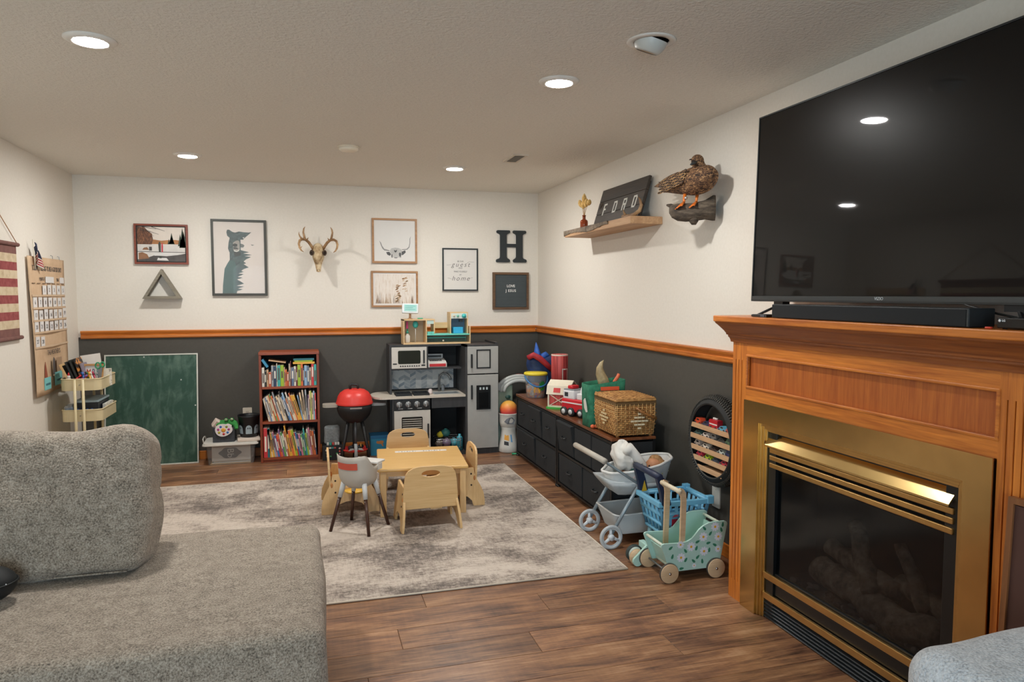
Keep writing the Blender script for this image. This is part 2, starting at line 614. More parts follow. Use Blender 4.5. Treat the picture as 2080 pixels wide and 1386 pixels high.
# ------------------------------------------------------------------ ceiling fittings
LENS = emit('lamp_lens', LAMP_COL, LAMP)
lamp_spots = [(-0.77, 3.115, 'recessed ceiling light nearest above the grey sofa'), (1.13, 3.115, 'recessed ceiling light beside the swivelling eyeball fitting'),
              (-0.77, 5.45, 'recessed ceiling light above the chalkboard and framed photograph'), (1.12, 5.43, 'recessed ceiling light beside the small ceiling vent')]
for lx, ly, lab in lamp_spots:
    t = thing('recessed_light', lab, 'ceiling light', (lx, ly, ZC - 0.012), 0, 'round recessed ceiling lights')
    MB(TR((lx, ly, ZC))).lathe([(0.074, -0.0115), (0.078, -0.010), (0.092, -0.003), (0.093, 0.0), (0.070, 0.0), (0.070, -0.009)], 36).build('trim_ring', WHITE, t)
    MB(TR((lx, ly, ZC))).lathe([(0.02, -0.0135), (0.055, -0.0125), (0.073, -0.0095), (0.0735, -0.004)], 32).build('lens', LENS, t)

t = thing('eyeball_light', 'unlit swivelling eyeball light in the ceiling near the television', 'ceiling light', (1.294, 2.533, ZC - 0.06))
MB(TR((1.294, 2.533, ZC))).lathe([(0.068, 0.0), (0.070, -0.006), (0.092, -0.004), (0.095, 0.0)], 36).build('trim_ring', WHITE, t)
eb = TR((1.294, 2.533, ZC + 0.012), rx=0, ry=0, rz=math.radians(30)) @ Matrix.Rotation(math.radians(24), 4, 'X')
prof = [(0.066 * math.sin(a), -0.07 * math.cos(a)) for a in [0.72 + i * (1.5708 - 0.72) / 8 for i in range(9)]]
MB(eb).lathe([(prof[0][0] * 0.94, prof[0][1] + 0.006)] + prof, 32, cap=False).build('ball', P('#C9CCC8', 0.4), t)
MB(eb).lathe([(0.001, -0.040), (0.025, -0.042), (0.041, -0.050)], 28, cap=False).build('bulb', P('#B9A78F', 0.25), t)
MB(eb).lathe([(0.0405, -0.0445), (0.0425, -0.0520), (0.0435, -0.0455)], 28, cap=False).build('rim', BLACK, t)

t = thing('smoke_detector', 'flat white smoke detector on the ceiling between two lights', 'smoke detector', (0.291, 4.85, ZC - 0.03))
MB(TR((0.291, 4.85, ZC))).lathe([(0.001, -0.030), (0.050, -0.029), (0.062, -0.022), (0.066, -0.010)], 32).build('cover', P('#F0E8D6', 0.5), t)
MB(TR((0.291, 4.85, ZC))).lathe([(0.066, -0.010), (0.071, -0.008), (0.071, 0.0)], 32).build('base_plate', P('#E6DCC8', 0.5), t)

t = thing('ceiling_vent', 'small rectangular metal air vent in the ceiling', 'vent', (1.455, 4.915, ZC - 0.008))
MB().plate([(1.40, 4.775), (1.51, 4.775), (1.51, 5.06), (1.40, 5.06)], [(1.42, 4.80), (1.49, 4.80), (1.49, 5.035), (1.42, 5.035)], 2, ZC - 0.008, ZC).build('frame', P('#D5CBBC', 0.5), t)
MB().box(1.42, 1.49, 4.80, 5.035, ZC - 0.002, ZC - 0.001).build('backing', P('#5A534B', 0.8), t)
for i in range(9):
    yy = 4.813 + i * 0.026
    MB(TR((1.455, yy, ZC - 0.006), rx=math.radians(35))).cbox((0, 0, 0), (0.07, 0.016, 0.0015)).build('slat', P('#B9AE9E', 0.5), t)

# ------------------------------------------------------------------ rug
def rug_mat():
    m, nt, b = new_mat('distressed_rug')
    mp = coords(nt)
    def N(scale, ns, det, rn, d=0.0):
        q = coords(nt, scale)
        n = nt.nodes.new('ShaderNodeTexNoise')
        n.inputs['Scale'].default_value = ns; n.inputs['Detail'].default_value = det; n.inputs['Roughness'].default_value = rn; n.inputs['Distortion'].default_value = d
        link(nt, q, 'Vector', n, 'Vector')
        return n
    a = N((1, 1.5, 1), 1.7, 4, 0.55, 0.5)
    f1 = N((0.45, 1.6, 1), 46, 5, 0.8)
    f2 = N((1.6, 0.45, 1), 46, 5, 0.8)
    def mix(x, y, f):
        q = nt.nodes.new('ShaderNodeMix'); q.data_type = 'FLOAT'; q.inputs['Factor'].default_value = f
        nt.links.new(x, q.inputs[2]); nt.links.new(y, q.inputs[3]); return q.outputs[0]
    fine = mix(f1.outputs['Fac'], f2.outputs['Fac'], 0.4)
    v = mix(a.outputs['Fac'], fine, 0.52)
    r = nt.nodes.new('ShaderNodeValToRGB')
    while len(r.color_ramp.elements) < 5:
        r.color_ramp.elements.new(0.5)
    for i, (p_, c) in enumerate(((0.38, '#48413D'), (0.45, '#766C65'), (0.50, '#A4988D'), (0.55, '#BFB3A7'), (0.66, '#CCC2B6'))):
        r.color_ramp.elements[i].position = p_; r.color_ramp.elements[i].color = lin(c)
    nt.links.new(v, r.inputs['Fac']); link(nt, r, 'Color', b, 'Base Color')
    b.inputs['Roughness'].default_value = 0.95
    bp = nt.nodes.new('ShaderNodeBump'); bp.inputs['Strength'].default_value = 0.25; bp.inputs['Distance'].default_value = 0.002
    nt.links.new(fine, bp.inputs['Height']); link(nt, bp, 'Normal', b, 'Normal')
    return m
RUG = rug_mat()
rg = thing('area_rug', 'large distressed cream and grey rug under the play table', 'rug', (0.0, 4.46, 0.0))
def rug_fn(p, n):
    return p
MB().rbox(-1.72, 1.582, 3.29, 5.665, 0.0005, 0.0085, 0.003, (20, 16, 1)).build('pile', RUG, rg)
bd = MB()
e = 0.006
for (a, b) in (((-1.72, 3.29), (1.582, 3.29)), ((1.582, 3.29), (1.582, 5.665)), ((1.582, 5.665), (-1.72, 5.665)), ((-1.72, 5.665), (-1.72, 3.29))):
    bd.tube([(a[0], a[1], 0.0055), (b[0], b[1], 0.0055)], 0.0052, 6)
bd.build('bound_edge', P('#CBBFAE', 0.9), rg)

# ------------------------------------------------------------------ sofa (foreground left)
def tweed(name, cols, sc=1.0):
    key = ('T', name)
    if key in _mats:
        return _mats[key]
    m, nt, b = new_mat(name)
    mp = coords(nt, (1, 1, 1))
    n1 = nt.nodes.new('ShaderNodeTexNoise')
    n1.inputs['Scale'].default_value = 190 * sc
    n1.inputs['Detail'].default_value = 3
    n1.inputs['Roughness'].default_value = 0.7
    link(nt, mp, 'Vector', n1, 'Vector')
    n2 = nt.nodes.new('ShaderNodeTexNoise')
    n2.inputs['Scale'].default_value = 28 * sc
    n2.inputs['Detail'].default_value = 5
    link(nt, mp, 'Vector', n2, 'Vector')
    mx = nt.nodes.new('ShaderNodeMix')
    mx.data_type = 'FLOAT'
    mx.inputs['Factor'].default_value = 0.22
    nt.links.new(n1.outputs['Fac'], mx.inputs[2])
    nt.links.new(n2.outputs['Fac'], mx.inputs[3])
    r = nt.nodes.new('ShaderNodeValToRGB')
    while len(r.color_ramp.elements) < 3:
        r.color_ramp.elements.new(0.5)
    for i, (pp, c) in enumerate(zip((0.34, 0.48, 0.64), cols)):
        r.color_ramp.elements[i].position = pp
        r.color_ramp.elements[i].color = lin(c)
    nt.links.new(mx.outputs[0], r.inputs['Fac'])
    link(nt, r, 'Color', b, 'Base Color')
    b.inputs['Roughness'].default_value = 0.95
    b.inputs['Sheen Weight'].default_value = 0.15
    w = nt.nodes.new('ShaderNodeTexVoronoi')
    w.inputs['Scale'].default_value = 150 * sc
    link(nt, mp, 'Vector', w, 'Vector')
    add_bump(nt, b, w, 'Distance', 0.6, 0.004)
    _mats[key] = m
    return m
SOFA = tweed('grey_tweed', ['#483F37', '#8A7D6E', '#B2A697'])
def soft(amp, sc, seed=0.0):
    def fn(p, n):
        d = mnoise.noise(Vector((p.x * sc + seed, p.y * sc, p.z * sc))) * amp
        return p + n * d
    return fn
t = thing('sofa', 'large grey tweed sofa with an open chaise end in the foreground', 'sofa', (-0.87, 2.52, 0.0))
MB().rbox(-1.78, 0.045, 2.01, 3.04, 0.07, 0.485, 0.055, (24, 14, 6), fn=soft(0.012, 2.6)).build('chaise_base', SOFA, t)
for fx in (-1.70, -0.05):
    for fy in (2.10, 2.95):
        MB().cyl((fx, fy, 0.0), (fx, fy, 0.09), 0.02, 0.026, 12).build('foot', P('#2B211B', 0.5), t)
MB().rbox(-1.78, -0.60, 2.94, 3.08, 0.30, 0.76, 0.05, (10, 3, 5), fn=soft(0.008, 3)).build('back_frame', SOFA, t)
CW = 1.18
CUM = TR((-0.545 - CW / 2, 2.775, 0.700), rx=math.radians(-17))
def cush_fn(p, n):
    u = p.x / (CW / 2)
    v = p.z / 0.255
    bulge = max(0.0, (1 - u ** 4)) * max(0.0, (1 - v ** 2))
    q = p.copy()
    if abs(n.y) > 0.3:
        q.y += math.copysign(0.040 * bulge, n.y)
    q.x += 0.022 * (1 - v ** 2) * (1 if u > 0 else -1) * (abs(u) ** 6)
    # rounded crown at the open upper corner, slight dip along the top
    q.z += (0.018 * math.exp(-((u - 0.84) / 0.12) ** 2) - 0.012 * math.exp(-((u - 0.55) / 0.2) ** 2)) * max(0, v)
    d = mnoise.noise(Vector((p.x * 4.2, p.y * 5, p.z * 7 + 3))) * 0.014
    d += mnoise.noise(Vector((p.x * 10, p.y * 12, p.z * 14 + p.x * 9))) * 0.003
    d -= 0.005 * math.exp(-((p.z - 0.035 - (p.x - CW / 2) * 0.30) / 0.012) ** 2) * max(0.0, u) ** 4
    d -= 0.005 * math.exp(-((p.z - 0.125 - (p.x - CW / 2) * 0.42) / 0.014) ** 2) * max(0.0, u) ** 4
    return q + n * d
MB(CUM).rbox(-CW / 2, CW / 2, -0.125, 0.125, -0.250, 0.250, 0.055, (34, 6, 22), fn=cush_fn).build('back_cushion', SOFA, t)
pp = []
for i in range(41):
    u = -1 + 2 * i / 40
    pp.append((u * (CW / 2 - 0.05), -0.104, -0.243))
MB(CUM).tube(pp, 0.0035, 6).build('piping', SOFA, t)

t = thing('padded_pouch', 'black rounded padded pouch on the sofa seat at the left edge', 'pouch', (-0.955, 2.47, 0.487))
MB(TR((-0.955, 2.47, 0.543), rz=0.5)).ell((0, 0, 0), 0.085, 0.07, 0.056, 24, 14).build('body', P('#0C1012', 0.6), t)
MB(TR((-0.955, 2.47, 0.543), rz=0.5)).tube([(0.0865 * math.cos(a), 0.0715 * math.sin(a), 0.006) for a in [2 * PI * i / 40 for i in range(40)]], 0.003, 6, closed=True).build('seam', P('#07090A', 0.5), t)
MB(TR((-0.886, 2.437, 0.553))).ell((0, 0, 0), 0.002, 0.002, 0.002, 8, 6).build('stud', P('#D0D0D0', 0.3), t)

# armchair in the lower right corner
CH2 = tweed('pale_blue_grey_tweed', ['#8A9098', '#B9BFC5', '#D2D6DA'], 0.9)
t = thing('armchair', 'pale blue-grey woven armchair in front of the fireplace', 'armchair', (1.58, 1.02, 0.0))
def arm_fn(p, n):
    q = p.copy()
    if p.z > 0.4:
        q.z += 0.010 * math.sin((p.x - 1.36) * 3.0)
    return q + n * mnoise.noise(p * 5) * 0.006
MB().rbox(1.352, 1.82, 1.06, 1.335, 0.12, 0.598, 0.075, (10, 5, 8), fn=arm_fn).build('backrest', CH2, t)
MB().rbox(1.352, 1.82, 0.62, 1.08, 0.12, 0.36, 0.06, (10, 8, 5), fn=soft(0.006, 5)).build('seat', CH2, t)
for fx in (1.41, 1.76):
    for fy in (0.70, 1.27):
        MB().cyl((fx, fy, 0.0), (fx, fy, 0.14), 0.014, 0.020, 12).build('leg', P('#33241B', 0.5), t)

# ------------------------------------------------------------------ fireplace
FX, FY0, FY1 = 1.912, 1.443, 2.877
BRASS = P('#CDAE74', 0.2, 1.0, vary=0.05)
BRASS_R = P('#C9A56A', 0.3, 1.0, vary=0.08)
FBLK = P('#0E1113', 0.35, 0.0, vary=0)
fp = thing('fireplace', 'oak fireplace surround with polished brass trim and glass front', 'fireplace', (2.04, 2.16, 0.0))
# mantel shelf and crown
MB().box(1.845, XR, FY0 - 0.07, FY1 + 0.07, 1.303, 1.331).build('mantel_shelf', OAK_Y, fp, bevel=0.004)
rings = []
for o, z in ((0.062, 1.303), (0.060, 1.296), (0.054, 1.290), (0.043, 1.276), (0.032, 1.262), (0.025, 1.250), (0.024, 1.243), (0.018, 1.241), (0.018, 1.234), (0.013, 1.228), (0.010, 1.218), (0.009, 1.210), (0.0, 1.209)):
    rings.append([(FX - o, FY0 - o, z), (FX - o, FY1 + o, z), (XR, FY1 + o, z), (XR, FY0 - o, z)])
MB().rings(rings, sm=False).build('crown_moulding', wood('oak_crown', '#6E3514', '#9C5826', 'Y', 1.6, 0.38, 0.15), fp)
# carcass sides
MB().box(FX + 0.012, XR, FY1 - 0.03, FY1, 0.0, 1.21).build('side_panel', OAK_Z, fp)
MB().box(FX + 0.012, XR, FY0, FY0 + 0.03, 0.0, 1.21).build('side_panel', OAK_Z, fp)
# fluted pilasters: backing plus raised strips
for (a, b) in ((2.771, FY1), (FY0, 1.551)):
    p_ = MB().box(FX + 0.006, FX + 0.03, a, b, 0.0, 1.209).build('pilaster', OAK_Z, fp)
    w = b - a
    cuts = [0.0, 0.30, 0.345, 0.525, 0.57, 0.75, 0.795, 1.0]
    st = MB()
    for i in range(0, 8, 2):
        st.box(FX, FX + 0.0065, a + w * cuts[i], a + w * cuts[i + 1], 0.09, 1.13)
    st.box(FX, FX + 0.0065, a, b, 0.0, 0.09)
    st.box(FX, FX + 0.0065, a, b, 1.13, 1.209)
    st.build('fluting', OAK_Z, p_)
MB().box(FX, FX + 0.03, 1.551, 2.771, 1.153, 1.209).build('top_rail', OAK_Y, fp)
MB().box(FX, FX + 0.03, 1.551, 2.771, 0.955, 1.012).build('lower_rail', OAK_Y, fp)
MB().box(FX + 0.014, FX + 0.03, 1.551, 2.771, 1.010, 1.155).build('frieze_panel', OAK_DK, fp)
bd = MB()
bd.frame(1.549, 2.773, 1.006, 1.159, 0.011, FX - 0.004, FX + 0.012, axis=0)
bd.build('panel_moulding', OAK_Y, fp, bevel=0.003)
# brass surround: three mitred flats and the stepped inner lip
OY0, OY1, OZ = 1.556, 2.770, 0.955
IY0, IY1, IZ = 1.650, 2.662, 0.866
def flat(poly):
    return MB().prism(poly, 0, FX - 0.010, FX + 0.012)
flat([(OY1, 0.0), (OY1, OZ), (IY1, IZ), (IY1, 0.0)]).build('brass_upright', BRASS, fp, bevel=0.003)
flat([(OY0, 0.0), (OY0, OZ), (IY0, IZ), (IY0, 0.0)]).build('brass_upright', BRASS, fp, bevel=0.003)
flat([(OY0, OZ), (OY1, OZ), (IY1, IZ), (IY0, IZ)]).build('brass_header', BRASS, fp, bevel=0.003)
for k, (d, xx) in enumerate(((0.012, 0.004), (0.024, 0.012), (0.034, 0.02))):
    lip = MB()
    d0 = d - 0.012
    lip.box(FX - 0.006 + xx, FX + 0.034, IY1 - d, IY1 - d0, 0.0, IZ - d0)
    lip.box(FX - 0.006 + xx, FX + 0.034, IY0 + d0, IY0 + d, 0.0, IZ - d0)
    lip.box(FX - 0.006 + xx, FX + 0.034, IY0 + d, IY1 - d, IZ - d, IZ - d0)
    lip.build('brass_lip', BRASS_R, fp, bevel=0.0015)
# black insert frame around the opening
GY0, GY1, GZ0, GZ1 = 1.735, 2.575, 0.215, 0.668
ins = MB()
jx0, jx1 = FX + 0.022, FX + 0.05
y0, y1 = IY0 + 0.034, IY1 - 0.034
ins.box(jx0, jx1, GY1, y1, 0.0, IZ - 0.034)
ins.box(jx0, jx1, y0, GY0, 0.0, IZ - 0.034)
ins.box(jx0 + 0.014, jx1, GY0, GY1, GZ1, IZ - 0.034)
ins.box(jx0 + 0.006, jx1, GY0, GY1, 0.118, GZ0)
ins.box(jx0 + 0.012, jx1, GY0, GY1, 0.0, 0.118)
ins.build('insert_frame', FBLK, fp, bevel=0.002)
MB().box(jx0 - 0.002, jx0 + 0.006, GY1 - 0.001, GY1 + 0.018, 0.10, 0.80).build('door_rail', FBLK, fp)
# brass hood and louvres
LY0, LY1 = 1.700, 2.612
MB().prism([(FX + 0.040, 0.826), (FX + 0.000, 0.776), (FX + 0.000, 0.769), (FX + 0.003, 0.769), (FX + 0.043, 0.822)], 1, LY0 + 0.004, LY1 + 0.018).build('hood', BRASS, fp)
for z in (0.742, 0.711, 0.678):
    MB().box(FX + 0.014, FX + 0.026, LY0, LY1, z, z + 0.021).build('brass_strip', BRASS_R, fp, bevel=0.003)
for z in (0.178, 0.087):
    MB().box(FX + 0.012, FX + 0.026, 1.700, 2.636, z, z + 0.030).build('brass_strip', BRASS_R, fp, bevel=0.003)
for i in range(5):
    z = 0.074 - i * 0.0155
    MB(TR((FX + 0.025, 2.168, z), ry=math.radians(-32))).cbox((0, 0, 0), (0.022, 0.936, 0.003)).build('louvre_slat', P('#23282C', 0.3, 0.3, vary=0), fp)
# firebox interior, glass with fine mesh, logs
fb = MB()
fb.box(2.16, 2.175, GY0 - 0.03, GY1 + 0.03, 0.16, 0.70)
fb.box(1.962, 2.16, GY1 + 0.01, GY1 + 0.03, 0.16, 0.70)
fb.box(1.962, 2.16, GY0 - 0.03, GY0 - 0.01, 0.16, 0.70)
fb.box(1.962, 2.16, GY0 - 0.01, GY1 + 0.01, 0.16, 0.20)
fb.box(1.962, 2.16, GY0 - 0.01, GY1 + 0.01, 0.685, 0.70)
fb.build('firebox', P('#1B1D1E', 0.8), fp)
MB().box(FX + 0.036, FX + 0.039, GY0, GY1, GZ0, GZ1).build('glass_panel', glassy('smoked_glass', '#070B0E', 0.5, 0.1), fp)
LOGM = mottle('ceramic_log', ['#4A3F38', '#8B7B6C', '#B4A491'], scale=(1, 1, 1), nscale=30, rough=0.9, bump=0.8, bdist=0.01, detail=8)
def log(p0, p1, r, seed, r1=None):
    p0, p1 = Vector(p0), Vector(p1)
    n = 12
    pts, rr = [], []
    for i in range(n + 1):
        f = i / n
        p = p0.lerp(p1, f)
        p += Vector((0, mnoise.noise(Vector((seed, f * 3, 0))) * 0.02, mnoise.noise(Vector((seed + 9, f * 3, 0))) * 0.02))
        pts.append(p)
        rr.append((r + ((r1 or r) - r) * f) * (1 + 0.22 * mnoise.noise(Vector((f * 5, seed, 3)))))
    return MB().tube(pts, rr, 14).build('log', LOGM, fp)
log((2.045, 2.42, 0.290), (2.02, 2.08, 0.278), 0.055, 1)
log((2.01, 2.12, 0.262), (2.02, 1.80, 0.268), 0.055, 2)
log((2.08, 2.40, 0.385), (2.05, 2.02, 0.345), 0.036, 3)
log((2.07, 2.26, 0.520), (2.01, 2.10, 0.310), 0.030, 4, 0.04)
log((2.06, 2.03, 0.525), (2.06, 1.90, 0.330), 0.020, 5, 0.034)
log((2.09, 2.05, 0.370), (2.08, 1.76, 0.330), 0.036, 6)
em = MB()
random.seed(8)
for i in range(60):
    em.ell((random.uniform(1.972, 2.02), random.uniform(1.78, 2.52), 0.207 + random.uniform(0, 0.012)), 0.014, 0.018, 0.011, 7, 5, mi=i % 2)
o = em.build('ember_bed', [P('#3A3532', 0.95), P('#77706A', 0.95)], fp)
o['kind'] = 'stuff'

# leaning dark panel at the far right
t = thing('leaning_screen', 'dark brown framed wooden panel leaning beside the fireplace, at the right edge', 'wood screen', (1.86, 1.43, 0.0))
LM = TR((1.852, 1.486, 0.0), ry=math.radians(2.2))
MB(LM).box(0, 0.010, -0.40, -0.016, 0.03, 0.845).build('board', P('#4A2F28', 0.5), t)
MB(LM).frame(-0.42, 0.0, 0.0, 0.866, 0.017, -0.006, 0.014, axis=0).build('frame', wood('walnut_edge', '#6A4026', '#8A5A36', 'Z', 1.5), t)

# ------------------------------------------------------------------ television and what stands on the mantel
TVM = TR((1.985, 2.125, 1.398), ry=math.radians(1.5))
t = thing('television', 'large black flat television standing on the oak mantel', 'television', (2.0, 2.125, 1.331))
SCR, nt, b = new_mat('screen_glass')
b.inputs['Base Color'].default_value = (0.006, 0.0055, 0.005, 1)
b.inputs['Roughness'].default_value = 0.32
b.inputs['Specular IOR Level'].default_value = 0.06
b.inputs['Coat Weight'].default_value = 0.42
b.inputs['Coat Roughness'].default_value = 0.025
MB(TVM).box(0.004, 0.045, -0.724, 0.724, 0.0, 0.836).build('cabinet', P('#101214', 0.4), t, bevel=0.003)
MB(TVM).box(0.0, 0.005, -0.716, 0.716, 0.026, 0.828).build('screen', SCR, t)
MB(TVM).frame(-0.7235, 0.7235, 0.0005, 0.8355, 0.0065, -0.003, 0.004, axis=0).build('bezel', P('#303334', 0.35, 0.4, vary=0), t)
MB(TVM).box(-0.004, 0.004, -0.717, 0.717, 0.007, 0.024).build('lower_strip', P('#4A4E50', 0.35, 0.7, vary=0), t)
text_part('brand_lettering', 'VIZIO', 0.016, TVM @ Matrix(((0, 0, -1, -0.0045), (-1, 0, 0, -0.04), (0, 1, 0, 0.0155), (0, 0, 0, 1))), P('#C9CCCE', 0.3, vary=0), t, 0.0005)
for sy in (2.665, 1.585):
    lg = MB()
    lg.box(1.992, 2.028, sy - 0.030, sy + 0.030, 1.378, 1.402)
    lg.tube([(2.01, sy, 1.388), (1.94, sy + (0.075 if sy > 2 else -0.075), 1.3365), (1.925, sy + (0.095 if sy > 2 else -0.095), 1.3345)], 0.0055, 8)
    lg.tube([(2.01, sy, 1.388), (2.09, sy + 0.02, 1.3365)], 0.0055, 8)
    lg.build('stand_leg', P('#1A1C1E', 0.4), t)

t = thing('soundbar', 'long black soundbar on the mantel below the television', 'soundbar', (1.92, 2.07, 1.331))
MB().box(1.868, 1.968, 1.622, 2.540, 1.3325, 1.3885).build('body', P('#14181B', 0.6), t, bevel=0.003)
MB().box(1.8665, 1.8685, 1.632, 2.536, 1.336, 1.385).build('grille', mottle('speaker_cloth', ['#0C0F11', '#1A1E21'], nscale=900, rough=0.9, bump=0.3, bdist=0.001), t)
MB().box(1.866, 1.869, 1.622, 1.628, 1.335, 1.387).build('end_trim', P('#3F474C', 0.3, 0.5, vary=0), t)

t = thing('disc_player', 'black slim player box with a white logo at the mantel end', 'player', (1.93, 1.40, 1.331))
MB().box(1.885, 2.06, 1.395, 1.548, 1.3345, 1.364).build('case', P('#0B0D0E', 0.25), t, bevel=0.003)
MB().box(1.8835, 1.8855, 1.40, 1.545, 1.341, 1.351).build('front_strip', P('#15181A', 0.15), t)
mb = MB(TRW(1.8832, 1.5385, 1.3555)).lathe([(0.0001, 0.0), (0.0042, 0.0), (0.0042, 0.0006), (0.0001, 0.0006)], 18)
mb.build('logo_disc', P('#D5D8DA', 0.3, vary=0), t)
text_part('logo_lettering', 'LG', 0.0085, TRW(1.8832, 1.5265, 1.3555), P('#D5D8DA', 0.3, vary=0), t, 0.0005, bold=0.0002)
for fy in (1.41, 1.535):
    MB().cyl((1.90, fy, 1.331), (1.90, fy, 1.3348), 0.006, n=10).build('foot', BLACK, t)

tag(MB().rbox(1.872, 1.882, 1.556, 1.576, 1.331, 1.3375, 0.003, 2).build('plug_tip', P('#D8482E', 0.4)), 'small orange plastic tip on the mantel beside the player', 'plug')
t = thing('remote_receiver', 'small dark receiver box beside the left end of the soundbar', 'receiver', (1.92, 2.66, 1.331))
MB().box(1.885, 1.955, 2.60, 2.70, 1.331, 1.343).build('case', P('#1B1E20', 0.4), t, bevel=0.002)
MB().box(1.884, 1.8855, 2.612, 2.64, 1.333, 1.341).build('port', P('#4C5560', 0.4), t)
tag(MB().tube([(1.99, 1.75, 1.40), (1.975, 1.72, 1.394), (1.972, 1.66, 1.382), (1.975, 1.62, 1.372), (1.985, 1.57, 1.362), (2.0, 1.553, 1.348)], 0.0035, 8).build('cable', P('#0B0B0B', 0.5)), 'thick black cable hanging between television and soundbar end', 'cable')
tag(MB().tube([(1.97, 1.615, 1.339), (1.965, 1.59, 1.335), (1.96, 1.57, 1.336), (1.963, 1.551, 1.342)], 0.002, 6).build('thin_cable', P('#3A3A38', 0.5)), 'thin grey cable between soundbar end and player', 'cable')

# ------------------------------------------------------------------ back wall pictures
YW = YB
PAPER = P('#DEDBD5', 0.6, vary=0.02)
def pic(name, label, cat, x0, x1, z0, z1, w, fm, back=PAPER, depth=0.022, group=None, inset=0.008):
    t = thing(name, label, cat, ((x0 + x1) / 2, YW - depth / 2, z0), 0, group)
    MB().frame(x0, x1, z0, z1, w, YW - depth, YW - 0.0005).build('frame', fm, t, bevel=0.0015)
    MB().box(x0 + w * 0.9, x1 - w * 0.9, YW - depth + inset, YW - 0.001, z0 + w * 0.9, z1 - w * 0.9).build('print_sheet', back, t)
    t['yf'] = YW - depth + inset
    return t
def flatshape(t, poly, mat, k=1, name='printed_shape'):
    y = t['yf'] - 0.0004 * k
    return MB().prism(poly, 1, y, y + 0.0004).build(name, mat, t)
def shapes(t, polys, mat, k=1, name='printed_shape'):
    y = t['yf'] - 0.0004 * k
    if len(polys) <= 12:
        for p in polys:
            o = MB().prism(p, 1, y, y + 0.0004).build(name, mat, t)
        return o
    mb = MB()
    for p in polys:
        mb.prism(p, 1, y, y + 0.0004)
    o = mb.build(name, mat, t)
    o['kind'] = 'stuff'
    return o

# framed photograph of a couple in a snowy park
t = pic('framed_photo', 'reddish wood framed photograph of a couple by a snowy creek', 'picture', -1.357, -0.945, 1.682, 2.016, 0.016, wood('red_frame', '#6E2F1E', '#8C4630', 'X', 1.5), P('#1A1512', 0.6), depth=0.03)
X0, X1, Z0, Z1 = -1.333, -0.969, 1.706, 1.992
def UV(u, v):
    return (X0 + u * (X1 - X0), Z0 + v * (Z1 - Z0))
def Q(pts):
    return [UV(*p) for p in pts]
random.seed(3)
flatshape(t, Q([(0, 0.50), (1, 0.50), (1, 1), (0, 1)]), P('#D9CFC4', 0.6, vary=0.05), 1, 'sky_print')
flatshape(t, Q([(0, 0), (1, 0), (1, 0.51), (0, 0.51)]), P('#CFCBC6', 0.6, vary=0.1), 1, 'snow_print')
flatshape(t, Q([(0, 0.50), (0.99, 0.50), (0.97, 0.60), (0.8, 0.63), (0.62, 0.62), (0.5, 0.60), (0.36, 0.63), (0, 0.66)]), P('#A87347', 0.6, vary=0.3), 2, 'tree_line')
flatshape(t, Q([(0, 0.49), (0.30, 0.49), (0.33, 0.62), (0.31, 0.80), (0.24, 0.86), (0.15, 0.99), (0, 1.0)]), mottle('autumn_trees', ['#2A1B16', '#6B4530', '#9B6A48'], scale=(5, 1, 1), nscale=40, rough=0.6, bump=0), 3, 'dark_trees')
shapes(t, [Q([(c - w, b), (c + w, b), (c, h)]) for c, w, b, h in ((0.72, 0.05, 0.52, 0.84), (0.72, 0.065, 0.50, 0.74), (0.95, 0.07, 0.42, 0.99), (0.97, 0.09, 0.40, 0.88), (0.90, 0.05, 0.45, 0.80), (0.66, 0.03, 0.5, 0.66))], P('#2F3B2C', 0.6, vary=0.2), 4, 'fir_trees')
br = []
for (a, b, c, d) in ((0.0, 0.97, 0.45, 0.78), (0.10, 0.99, 0.40, 0.93), (0.15, 0.95, 0.35, 0.72), (0.05, 0.9, 0.28, 0.84), (0.3, 0.99, 0.58, 0.88)):
    br.append(Q([(a, b), (c, d), (c, d + 0.008), (a, b + 0.02)]))
shapes(t, br, P('#3A2E28', 0.6), 5, 'bare_branches')
shapes(t, [Q([(0, 0.27), (1, 0.26), (1, 0.275), (0, 0.285)]), Q([(0.2, 0.10), (0.34, 0.17), (0.6, 0.15), (0.85, 0.19), (1, 0.23), (1, 0.0), (0.0, 0.0), (0, 0.05)]), Q([(0.24, 0.31), (0.30, 0.31), (0.30, 0.42), (0.24, 0.42)])], P('#4E4A48', 0.6, vary=0.3), 3, 'creek_and_bank')
shapes(t, [Q([(0.02, 0.05), (0.24, 0.08), (0.2, 0.2), (0.1, 0.26), (0.02, 0.24)]), Q([(0.1, 0.33), (0.24, 0.33), (0.2, 0.41), (0.13, 0.39)])], P('#8A6246', 0.6, vary=0.3), 4, 'rocks')
shapes(t, [Q([(0.35, 0.16), (0.82, 0.19), (0.9, 0.24), (0.33, 0.26)]), Q([(0.4, 0.03), (0.65, 0.02), (0.6, 0.1), (0.42, 0.1)])], P('#D4D2CF', 0.6), 4, 'ice')
shapes(t, [Q([(0.445, 0.27), (0.485, 0.27), (0.49, 0.5), (0.475, 0.57), (0.455, 0.57), (0.435, 0.5)]), Q([(0.45, 0.09), (0.50, 0.09), (0.5, 0.15), (0.45, 0.15)])], P('#3D4038', 0.6), 6, 'figure_in_grey')
flatshape(t, Q([(0.50, 0.27), (0.53, 0.27), (0.535, 0.45), (0.525, 0.54), (0.51, 0.54), (0.50, 0.45)]), P('#C23A42', 0.6), 6, 'figure_in_red')

